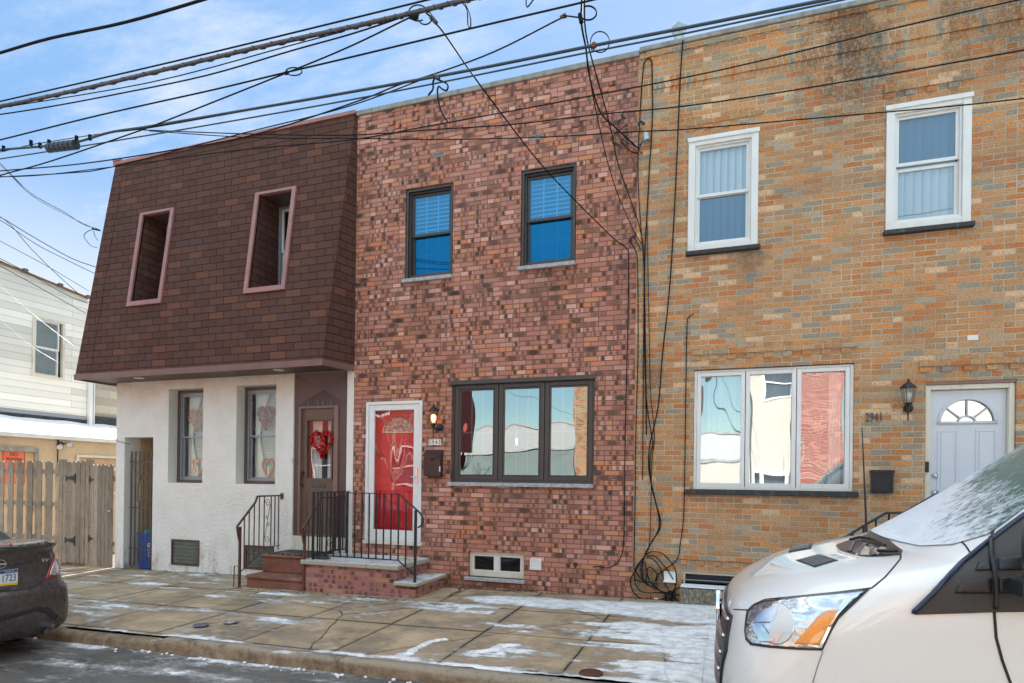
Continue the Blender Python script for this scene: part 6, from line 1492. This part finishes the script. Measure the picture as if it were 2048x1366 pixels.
INR = [(1497, 1240), (1500, 1226), (1512, 1214), (1532, 1207), (1600, 1198), (1680, 1190), (1728, 1184), (1706, 1202), (1672, 1235), (1658, 1258), (1640, 1295), (1600, 1294), (1545, 1291), (1508, 1286), (1498, 1276), (1495, 1258)]
for h_, mir in zip(HLs, (None, VY)):
    def sub(poly, off, name, mat, step=12, th=0):
        patch(VB, poly, camray, off, step, th, name, mat, h_, mirror=(None if mir is None else VY), skipmain=mir is not None)
    sub(INR, .009, 'reflector', MT['reflector'])
    circ = [(1557+34*math.cos(t*math.pi/10), 1249+40*math.sin(t*math.pi/10)) for t in range(20)]
    sub(circ, .014, 'bowl', MT['chromesoft'], 8, .004)
    sub([(1557+33*math.cos(t*math.pi/12), 1249+38*math.sin(t*math.pi/12)) for t in range(-7, 9)], .019, 'projector_lens', plain('pale_projector', (.72, .72, .68), .15, coat=1), 8)
    sub([(1514, 1228), (1560, 1216), (1556, 1232), (1548, 1247), (1516, 1247)], .021, 'shutter', MT['chromesoft'], 8)
    sub([(1498, 1250), (1528, 1250), (1552, 1283), (1524, 1283), (1510, 1256), (1498, 1256)], .021, 'lower_reflector', MT['chrome'], 8)
    sub([(1672, 1222), (1680, 1220), (1674, 1228), (1655, 1254), (1638, 1289), (1589, 1287), (1612, 1262), (1636, 1236), (1655, 1224)], .018, 'indicator', MT['amber'], 8, .004)
    sub([(1690, 1199), (1724, 1186), (1704, 1202), (1674, 1234), (1660, 1257), (1643, 1294), (1637, 1294), (1655, 1256), (1670, 1230)], .016, 'chrome_edge', MT['chrome'], 8)
    sub(INR, .026, 'lens', glass_mat('clear_lens', .07, (1, 1, 1), .0), 12)
# black triangular trim and mirror foot
TR = [(1822, 1226), (1826, 1220), (1870, 1178), (1925, 1125), (1985, 1078), (2048, 1032), (2120, 985), (2190, 958), (2190, 1222), (1990, 1224), (1900, 1227), (1830, 1229)]
MT['greytrim'] = plain('grained_grey_black_trim', (.050, .046, .043), .55, bump=.3, bscale=200)
patch(VB, TR, camray, .008, 20, .008, 'side_trim', MT['greytrim'], van, mirror=VY)
MT['trimedge'] = plain('glossy_trim_edge', (.02, .035, .08), .18)
for L_ in ([(1826, 1224), (1870, 1181), (1925, 1128), (1985, 1081), (2048, 1035), (2110, 995)],): seam(VB, L_, .012, .012, MT['trimedge'], van, 'trim_edge', mirror=VY)
for L_ in ([(1908, 1186), (1916, 1172), (1930, 1164), (1982, 1157), (1982, 1186)], [(1996, 1156), (2040, 1150), (2040, 1186), (1996, 1186)], [(1950, 1143), (1958, 1129), (1972, 1121), (1982, 1119), (1982, 1142)], [(1996, 1118), (2048, 1112), (2048, 1140), (1996, 1142)]): patch(VB, L_, camray, .016, 10, .008, 'trim_rib', MT['blackplastic'], van)
seam(VB, [(1985, 1080), (1984, 1110), (1990, 1170), (1989, 1224)], .018, .010, MT['black'], van, 'door_seal')
mr = MB(); c0 = A(2078, 1095, -5.27); 
def egg(mb, c, rx, ry, rz, n1=14, n2=10, p=.7):
    vs = []; 
    for j in range(n2+1):
        ph = -math.pi/2+math.pi*j/n2
        for i in range(n1):
            t = 2*math.pi*i/n1; f = lambda v: math.copysign(abs(v)**p, v)
            vs.append((c[0]+rx*f(math.cos(t))*f(math.cos(ph)), c[1]+ry*f(math.sin(t))*f(math.cos(ph)), c[2]+rz*f(math.sin(ph))))
    return mb.add(vs, [(j*n1+i, j*n1+(i+1) % n1, (j+1)*n1+(i+1) % n1, (j+1)*n1+i) for j in range(n2) for i in range(n1)])
for sg_ in (0, 1):
    if sg_: c0 = c0+Vector((.38, 0, 0))
    yv = c0.y if not sg_ else 2*VY-c0.y; dy = -.05 if not sg_ else .05
    e_ = egg(MB(), (c0.x+.02, yv+dy, c0.z+.02), .085, .10, .16).build('mirror', MT['blackplastic'], van, smooth=True)
    MB().box(c0.x-.07, c0.x+.12, min(yv-dy*2, yv+dy), max(yv-dy*2, yv+dy), c0.z-.21, c0.z-.14).build('mirror_arm', MT['blackplastic'], e_, bevel=.01)
# hood vents, cowl, wipers, windshield, antenna
vent = [(1592, 1121), (1638, 1109), (1676, 1121), (1630, 1135)]
for o in patch(VB, vent, camray, .004, 10, .004, 'hood_vent', MT['blackplastic'], van, mirror=VY):
    pass
for i in range(1, 7):
    t = i/7; a_ = (1592+(1630-1592)*t, 1121+(1135-1121)*t); b2 = (1638+(1676-1638)*t, 1109+(1121-1109)*t); seam(VB, [a_, b2], .007, .0025, MT['greyalu'], van, 'vent_bar', mirror=VY)
topray = lambda x, y: (Vector((x, y, 4)), Vector((0, 0, -1)))
frontray = lambda y, z: (Vector((-4, y, z)), Vector((1, 0, 0)))
cw = [(vx(.90), VY-.56), (vx(.79), VY-.40), (vx(.715), VY-.15), (vx(.70), VY), (vx(.715), VY+.15), (vx(.765), VY+.42), (vx(.84), VY+.64), (vx(.95), VY+.74), (vx(.96), VY+.4), (vx(.955), VY), (vx(.96), VY-.4)]
cwl = [(1671, 1091), (1680, 1100), (1700, 1107), (1722, 1112), (1740, 1114), (1770, 1113), (1801, 1110), (1806, 1102), (1790, 1090), (1764, 1066), (1758, 1055), (1748, 1060), (1735, 1067), (1715, 1077), (1690, 1083)]
cwo = patch(VB, cwl, camray, .003, 8, 0, 'cowl', MT['blackplastic'], van)[0]
MT['cowlbeige'] = plain('dusty_beige_cowl_plastic', (.50, .44, .34), .7, var=.2, vscale=30); MT['cowlgrey'] = plain('dusty_grey_cowl_plastic', (.15, .13, .125), .6, var=.2, vscale=30)
for L_, mt_ in (([(1720, 1112), (1730, 1094), (1741, 1099), (1739, 1113)], 'cowlbeige'), ([(1746, 1105), (1752, 1098), (1765, 1105), (1756, 1112)], 'cowlbeige'), ([(1695, 1103), (1707, 1082), (1712, 1083), (1703, 1105)], 'cowlgrey'), ([(1708, 1108), (1728, 1087), (1736, 1088), (1720, 1110)], 'cowlgrey'), ([(1738, 1092), (1744, 1090), (1756, 1110), (1742, 1113)], 'cowlgrey')):
    patch(VB, L_, camray, .010, 6, .004, 'cowl_piece', MT[mt_], cwo)
m, n, b = newmat('frosted_windshield'); P = n.pos(); X = n.xyz(P)
rot = n.new('ShaderNodeMapping'); rot.inputs['Rotation'].default_value = (R(20), R(-38), R(25)); rot.inputs['Scale'].default_value = (1.6, 6.5, 8); n.put(rot.inputs[0], P)
st_ = n.noise(rot.outputs[0], 3.4, 8, .80); big = n.noise(P, 2.6, 4, .6)
thr = n.m('ADD', n.m('MULTIPLY', n.m('SUBTRACT', X[2], 1.36), .85), n.m('MULTIPLY', n.m('SUBTRACT', VY, X[1]), .15))
k = n.step(n.m('SUBTRACT', n.m('ADD', n.m('MULTIPLY', st_, .95), n.m('MULTIPLY', big, .35)), thr), .34, .54)
c = n.mix(n.step(n.noise(P, 9, 5, .7), .52, .70), (.012, .17, .165), (.04, .06, .04))
c = n.mix(k, c, (.78, .80, .85)); n.put(b.inputs['Base Color'], c); n.put(b.inputs['Roughness'], n.m('ADD', .12, n.m('MULTIPLY', k, .75))); b.inputs['Coat Weight'].default_value = .2
n.put(b.inputs['Normal'], n.bump(n.m('ADD', k, n.m('MULTIPLY', st_, .7)), .7, .006)); MT['frost'] = m
ws = [(VY-.83, 1.50+VZ), (VY-.76, 1.44+VZ), (VY-.58, 1.412+VZ), (VY, 1.405+VZ), (VY+.6, 1.41+VZ), (VY+.8, 1.425+VZ), (VY+.89, 1.47+VZ), (VY+.74, 2.22+VZ), (VY-.66, 2.22+VZ), (VY-.68, 1.76+VZ)]
ws = [(y, max(z, 1.40+VZ)) for y, z in ws]
patch(VB, ws, frontray, .007, .05, 0, 'windshield', MT['frost'], van)
mb = MB()
for L_ in ([(1722, 1081), (1745, 1085), (1770, 1098)], [(1700, 1085), (1722, 1080), (1738, 1084)], [(1755, 1108), (1780, 1109), (1797, 1108)]):
    pts = []
    for (u, v) in L_:
        h = VB.ray_cast(*camray(u, v)); 
        if h[0] is not None: pts.append(h[0]+Vector((0, 0, .02)))
    if len(pts) > 1: mb.tube(smoothpts(pts, 4), .009, 5)
mb.build('wiper', MT['black'], van)
mb = MB(); random.seed(8)
for i in range(4):
    h = VB.ray_cast(*camray(random.uniform(1700, 1765), random.uniform(1098, 1110)))
    if h[0] is None: continue
    s_ = random.uniform(.012, .03); mb.lathe([(s_*.6, -.01), (s_, s_*.3), (s_*.5, s_*.8)], h[0], 5)
mb.build('dead_leaves', plain('dry_leaf', (.42, .34, .24), .8, var=.4, vscale=40), van)
pb = A(1733, 1064, VY+.88); pt_ = A(1724, 855, VY+.88)
MB().tube([pb-Vector((0, 0, .06)), pb.lerp(pt_, .14), pt_], [.014, .008, .0035], 6).build('antenna', MT['black'], van)
# chrome grille and black bumper foot on the front
gf = [(VY-.62, .98+VZ), (VY-.70, .80+VZ), (VY-.60, .52+VZ), (VY+.60, .52+VZ), (VY+.70, .80+VZ), (VY+.62, .98+VZ)]
g0 = patch(VB, gf, frontray, .010, .06, .01, 'grille', MT['blackplastic'], van)[0]
for i in range(5):
    z = .57+VZ+i*.095; seam(VB, [(VY-.60, z), (VY, z), (VY+.60, z)], .012, .012, MT['chromesoft'], g0, 'grille_bar', frontray, k=12)
eo = MB(); h = VB.ray_cast(*frontray(VY, .92+VZ)); eo.lathe([(.11, -.02), (.11, .0), (.09, .012)], h[0]+Vector((-.03, 0, 0)), 20, 'x'); eo.build('badge', MT['chrome'], g0)
bf = [(VY-.98, .24+VZ), (VY-.98, .44+VZ), (VY-.6, .50+VZ), (VY+.6, .50+VZ), (VY+.98, .44+VZ), (VY+.98, .24+VZ)]
patch(VB, bf, frontray, .018, .07, .02, 'bumper', MT['blackplastic'], van)
for d in (.95, 4.4):
    for sg_ in (-1, 1):
        wheel(van, vx(d), VY+sg_*.93, .34+VZ, .35, sg_, MT['steelcable'])
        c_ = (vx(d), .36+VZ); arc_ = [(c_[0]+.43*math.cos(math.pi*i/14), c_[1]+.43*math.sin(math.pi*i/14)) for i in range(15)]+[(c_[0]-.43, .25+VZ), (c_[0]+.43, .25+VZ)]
        patch(VB, arc_, (lambda x, z, s=sg_: (Vector((x, VY+s*4, z)), Vector((0, -s, 0)))), .003, .06, 0, 'wheel_well_shade', MT['dark'], van)  # dark sheet on the uncut body, painted in for the shaded wheel well
sdw = [(vx(1.72), 1.30+VZ), (vx(1.72), 1.42+VZ), (vx(2.2), 2.05+VZ), (vx(2.75), 2.05+VZ), (vx(2.75), 1.30+VZ)]
for sg_ in (-1, 1): patch(VB, sdw, (lambda x, z, s=sg_: (Vector((x, VY+s*4, z)), Vector((0, -s, 0)))), .005, .08, 0, 'side_window', plain('dark_tinted_glass', (.02, .03, .035), .05), van)

# sedan -----------------------------------------------------------------
m, n, b = newmat('dirty_brown_grey_paint'); P = n.pos(); X = n.xyz(P)
d = n.m('MULTIPLY', n.step(n.m('ADD', n.noise(P, 16, 6, .75), n.m('MULTIPLY', n.noise(P, 70, 4, .8), .35)), .60, .95), .45)
c = n.mix(d, (.075, .062, .060), (.18, .155, .14)); c = n.mix(n.m('MULTIPLY', n.step(n.noise(n.scale(P, (1, 1, .12)), 22, 4, .7), .55, .75), n.m('MULTIPLY', n.step(X[2], .35, .05), .5)), c, (.2, .17, .15))
n.put(b.inputs['Base Color'], c); b.inputs['Metallic'].default_value = .35; n.put(b.inputs['Roughness'], n.m('ADD', .25, n.m('MULTIPLY', d, .6))); b.inputs['Coat Weight'].default_value = .5; b.inputs['Coat Roughness'].default_value = .1; MT['carpaint'] = m
CYY, CZZ, CXX = -4.50, -.225, -6.47
car = thing('sedan', 'dirty dark grey sedan at the left edge with red tail light and licence plate', 'sedan', (-8.6, CYY, CZZ))
cxf = lambda d: CXX-d
CR = [(.20,.10,4.30,.78,3.4,.25),(.27,.03,4.36,.83,3.4,.30),(.36,.0,4.40,.845,3.5,.34),(.50,.0,4.42,.85,3.5,.36),(.62,.015,4.42,.85,3.5,.36),(.66,.03,4.40,.85,3.4,.36),(.70,.075,4.36,.85,3.2,.36),(.80,.10,4.25,.85,3.0,.38),(.90,.115,4.0,.84,2.9,.40),(.98,.125,3.6,.825,2.8,.40),(1.04,.12,3.3,.80,2.8,.38),(1.08,.10,3.2,.775,3.0,.30),(1.105,.105,3.15,.755,3.2,.24),(1.115,.14,3.1,.74,3.2,.22),(1.12,.25,3.0,.70,3,.2)]
CR = [(z+CZZ, f, r_, w_, p, L_) for z, f, r_, w_, p, L_ in CR]
vs, fs = plan_shell(dens(CR, 3), CYY, cxf, 4.4, nq=20); CB = bvh_of(vs, fs)
MB().add(vs, fs).build('body', MT['carpaint'], car, smooth=True)
GR = [(1.06,.52,3.2,.72,3,.3),(1.15,.68,3.0,.69,3,.3),(1.28,.92,2.7,.65,3,.3),(1.40,1.18,2.4,.60,3,.3),(1.46,1.42,2.15,.55,2.8,.3),(1.485,1.65,2.0,.45,2.5,.2)]
GR = [(z+CZZ, f, r_, w_, p, L_) for z, f, r_, w_, p, L_ in GR]
vs2, fs2 = plan_shell(dens(GR, 3), CYY, cxf, 3, nq=14); GBV = bvh_of(vs2, fs2); MB().add(vs2, fs2).build('cabin', MT['carpaint'], car, smooth=True)
rearray = lambda y, z: (Vector((2, y, z)), Vector((-1, 0, 0)))
patch(GBV, [(CYY-.60, 1.08+CZZ), (CYY+.60, 1.08+CZZ), (CYY+.50, 1.40+CZZ), (CYY-.50, 1.40+CZZ)], rearray, .006, .06, 0, 'rear_window', plain('grey_green_glass', (.10, .12, .10), .06, coat=1), car)
for sg_ in (-1, 1):
    patch(GBV, [(cxf(.85), 1.09+CZZ), (cxf(2.9), 1.09+CZZ), (cxf(2.35), 1.40+CZZ), (cxf(1.25), 1.40+CZZ)], (lambda x, z, s=sg_: (Vector((x, CYY+s*4, z)), Vector((0, -s, 0)))), .005, .08, 0, 'side_window', plain('dark_tinted_glass', (.02, .03, .035), .05), car)
TL = [(90, 1157), (96, 1143), (104, 1122), (108, 1108), (113, 1103), (121, 1110), (126, 1130), (128, 1147), (118, 1151), (104, 1154)]
MT['taillens'] = plain('red_tail_lens', (.42, .012, .015), .12, coat=1)
t_ = patch(CB, TL, camray, .006, 5, .006, 'tail_light', MT['taillens'], car, mirror=CYY)
m, n, b = newmat('clear_tail_lens'); q = n.noise(n.pos(), 45, 3, .6); n.put(b.inputs['Base Color'], n.ramp(q, [(.4, (.35, .22, .2)), (.55, (.8, .78, .75)), (.7, (.5, .4, .38))])); b.inputs['Roughness'].default_value = .12; b.inputs['Metallic'].default_value = .4; b.inputs['Coat Weight'].default_value = 1; MT['cleartail'] = m
for o_, mir in zip(t_, (None, CYY)): patch(CB, [(97, 1151), (101, 1139), (107, 1122), (111, 1117), (116, 1124), (119, 1138), (118, 1147), (108, 1150)], camray, .010, 5, .003, 'reversing_lens', MT['cleartail'], o_, mirror=mir, skipmain=mir is not None)
seam(CB, [(-60, 1188), (0, 1184), (40, 1180), (65, 1174), (78, 1167), (89, 1157)], .001, .005, GAP, car, mirror=CYY)
seam(CB, [(128, 1149), (131, 1155)], .001, .003, GAP, car)
seam(CB, [(101, 1094), (105, 1105), (107, 1109)], .001, .003, GAP, car, mirror=CYY)
seam(CB, [(-60, 1131), (20, 1130), (45, 1127), (68, 1122)], .002, .006, plain('shadowed_crease_paint', (.04, .033, .032), .4), car, 'trunk_crease')
patch(CB, [(-80, 1082), (70, 1079), (98, 1081), (102, 1087), (99, 1093), (60, 1096), (-80, 1098)], camray, .014, 8, .016, 'spoiler', MT['carpaint'], car)
patch(CB, [(-80, 1087), (23, 1087), (24, 1093), (-80, 1095)], camray, .018, 8, .003, 'brake_light', MT['taillens'], car)
patch(CB, [(-80, 1238), (0, 1231), (40, 1222), (75, 1213), (95, 1214), (118, 1231), (108, 1240), (90, 1226), (70, 1222), (40, 1232), (0, 1242), (-80, 1250)], camray, .005, 6, .004, 'bumper_insert', MT['blackplastic'], car)
py, pz = None, None
CPY = CYY+.10
h = CB.ray_cast(*rearray(CPY, .815+CZZ)); px_ = h[0].x
pl = MB().box(px_+.004, px_+.012, CPY-.155, CPY+.155, .735+CZZ, .895+CZZ).build('licence_plate', plain('plate_white', (.75, .75, .76), .4), car, bevel=.002)
MB().box(px_+.0125, px_+.0135, CPY-.150, CPY+.150, .738+CZZ, .765+CZZ).build('yellow_band', plain('plate_yellow', (.85, .55, .03), .4), pl)
MB().box(px_+.0125, px_+.0135, CPY-.150, CPY+.150, .862+CZZ, .893+CZZ).build('blue_band', plain('plate_blue', (.03, .08, .25), .4), pl)
bt = plain('plate_ink', (.03, .04, .10), .5)
text_mesh('numerals', '1723', bt, pl, (px_+.014, CPY+.14, .812+CZZ), .10, .001, (R(90), 0, R(90)), align='RIGHT', sx=.70)
text_mesh('lettering', 'NISSAN', MT['white'], car, (px_+.018, CPY+.07, .878+CZZ), .016, .001, (R(90), 0, R(90)), sx=1.6)
h = CB.ray_cast(*camray(88, 1121)); 
if h[0] is not None: text_mesh('trim_badge', 'SV', MT['chromesoft'], car, h[0]+h[1]*.012 if h[1].x > 0 else h[0]-h[1]*.012, .045, .004, (R(90), 0, R(80)), sx=1.5)
h = CB.ray_cast(*rearray(CPY, .955+CZZ)); ho = h[0]
em = MB().tube([(ho.x+.008, CPY+.055*math.cos(t*.2618), ho.z+.042*math.sin(t*.2618)) for t in range(24)], .006, 5, closed=True); em.box(ho.x+.004, ho.x+.012, CPY-.065, CPY+.065, ho.z-.008, ho.z+.008); em.build('round_emblem', MT['chromesoft'], car, smooth=False)
for d in (.95, 3.5):
    for sg_ in (-1, 1): wheel(car, cxf(d), CYY+sg_*.755, .30+CZZ, .30, sg_, MT['steelcable'])
for sg_ in (-1, 1):
    for d in (.95, 3.5):
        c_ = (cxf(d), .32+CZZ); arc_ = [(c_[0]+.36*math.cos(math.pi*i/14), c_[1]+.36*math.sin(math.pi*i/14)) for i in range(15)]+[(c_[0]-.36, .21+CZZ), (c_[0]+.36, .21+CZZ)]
        patch(CB, arc_, (lambda x, z, s=sg_: (Vector((x, CYY+s*4, z)), Vector((0, -s, 0)))), .003, .06, 0, 'wheel_well_shade', MT['dark'], car)  # wells are not cut; this dark patch paints their shade on the body
MB().tube([(cxf(.05), CYY+.52, .22+CZZ), (cxf(.5), CYY+.52, .22+CZZ)], .03, 10).build('exhaust', MT['steelcable'], car)

# ================================================================== ACROSS THE STREET (seen only in the glass)
def opp(name, label, x0, x1, z1, mat, wins, y=-15.0, depth=8, cat='house'):
    t = thing(name, label, cat, ((x0+x1)/2, y, 0)); mb = MB()
    xs_ = [(w[0], w[1], w[2], w[3]) for w in wins]
    for a_, b2, c_, d_ in holes_grid(x0, x1, -.5, z1, xs_): mb.quad((b2, y, c_), (a_, y, c_), (a_, y, d_), (b2, y, d_))
    mb.quad((x0, y, -.5), (x0, y-depth, -.5), (x0, y-depth, z1), (x0, y, z1)); mb.quad((x1, y, z1), (x1, y-depth, z1), (x1, y-depth, -.5), (x1, y, -.5)); mb.quad((x0, y, z1), (x0, y-depth, z1), (x1, y-depth, z1), (x1, y, z1)); mb.quad((x0, y-depth, -.5), (x1, y-depth, -.5), (x1, y-depth, z1), (x0, y-depth, z1))
    mb.build('wall', mat, t, fix=False)
    for w in wins:
        ring(MB(), w[0]-.08, w[1]+.08, w[2]-.08, w[3]+.08, .09, y-.06, y+.05).build('frame', MT['plastwhite'], t); MB().box(w[0], w[1], y-.1, y-.02, (w[2]+w[3])/2-.03, (w[2]+w[3])/2+.03).build('rail', MT['plastwhite'], t)
        MB().quad((w[1], y-.12, w[2]), (w[0], y-.12, w[2]), (w[0], y-.12, w[3]), (w[1], y-.12, w[3])).build('window', MT['glassdark2'], t, fix=False)
    MB().box(x0-.01, x1+.01, y-.2, y+.06, z1, z1+.12).build('coping', MT['coping'], t)
MT['glassdark2'] = plain('reflective_far_window', (.05, .07, .09), .08)
wn2 = lambda xs_, zs_, w_=.9, h_=1.5: [(x, x+w_, z, z+h_) for x in xs_ for z in zs_]
opp('brick_house', 'red painted brick house across the street, mirrored left in the dark triple window', -18.5, -10.4, 7.2, plain('red_painted_brick', (.26, .04, .03), .8, bump=.3), wn2((-17, -14.3, -12), (4.4,))+wn2((-17, -13), (1.4,)), depth=1.5)
opp('garage', 'low grey green garage wall across the street, mirrored in the dark window', -10.35, -5.5, 2.75, MT['greygreen'], [], cat='garage')
opp('brick_house', 'mottled yellow brick house mirrored in the right pane of the dark triple window', -5.45, -1.2, 7.3, MT['bandbrick'], wn2((-3.8,), (4.6,)))
opp('garage', 'low cream garage mirrored in the left pane of the white triple window', -1.15, .5, 2.3, MT['cream'], [], cat='garage')
opp('cream_house', 'cream house mirrored in the middle pane of the white triple window', .55, 2.25, 7.2, MT['cream'], wn2((1.2,), (4.6,))+[(.75, 1.25, .1, 1.9), (1.5, 2.05, .1, 1.9)])
opp('brick_house', 'salmon brick house mirrored in the right pane of the white triple window', 2.3, 3.7, 7.2, MT['salmonbrick'], [])
opp('cream_house', 'plain cream house at the far end of the opposite row', 6.0, 16, 7.0, MT['cream'], wn2((7.5, 10, 13), (4.6, 1.4)))
opp('cream_house', 'distant white houses behind the garages across the street', -16, -3.2, 4.9, plain('white_far_siding', (.30, .30, .29), .7), wn2((-14, -11.5, -9, -6.5), (3.0,), .9, 1.2), y=-31, depth=6)
opp('cream_house', 'distant grey house behind the cream garage across the street', -3, 1.5, 4.2, plain('grey_far_siding', (.45, .46, .46), .7), wn2((-1.8,), (2.4,), .9, 1.2), y=-29, depth=6)
mb = MB(); mb.box(-17, 17, -14.99, -11.5, -.3, -.12); tag(mb.build('far_sidewalk', plain('far_concrete', (.3, .28, .25), .9, var=.2)), kind='structure')

# bare tree across the street
tr = thing('bare_tree', 'bare tree across the street, mirrored in the glass of the white storm door', 'tree', (-11.3, -11.6, -.2))
mt_ = plain('grey_bark', (.30, .26, .21), .9, bump=.5); mbt, mbb = MB(), MB(); random.seed(19)
def grow(p, d, L_, r_, k):
    q = p+d*L_*.5+Vector((random.uniform(-.06, .06), 0, 0))*L_; e = p+d*L_
    (mbt if k == 0 else mbb).tube([p, q, e], [r_, r_*.85, r_*.65], 5 if k < 3 else 4)
    if k < 6:
        for i in range(2 if k else 4):
            a_ = Vector((random.uniform(-1, 1), random.uniform(-1, 1), random.uniform(-.25, .6))); grow(e, (d+a_*.62).normalized(), L_*random.uniform(.62, .85), r_*.62, k+1)
grow(Vector((-11.3, -11.6, -.2)), Vector((.05, 0, 1)).normalized(), 1.7, .11, 0)
mbt.build('trunk', mt_, tr, smooth=True); mbb.build('crown', mt_, tr, smooth=True)

# render settings
SC.render.engine = 'CYCLES'
SC.cycles.max_bounces = 7; SC.cycles.glossy_bounces = 4; SC.cycles.transparent_max_bounces = 14; SC.cycles.diffuse_bounces = 4
SC.cycles.caustics_reflective = False; SC.cycles.caustics_refractive = False; SC.cycles.sample_clamp_indirect = 6
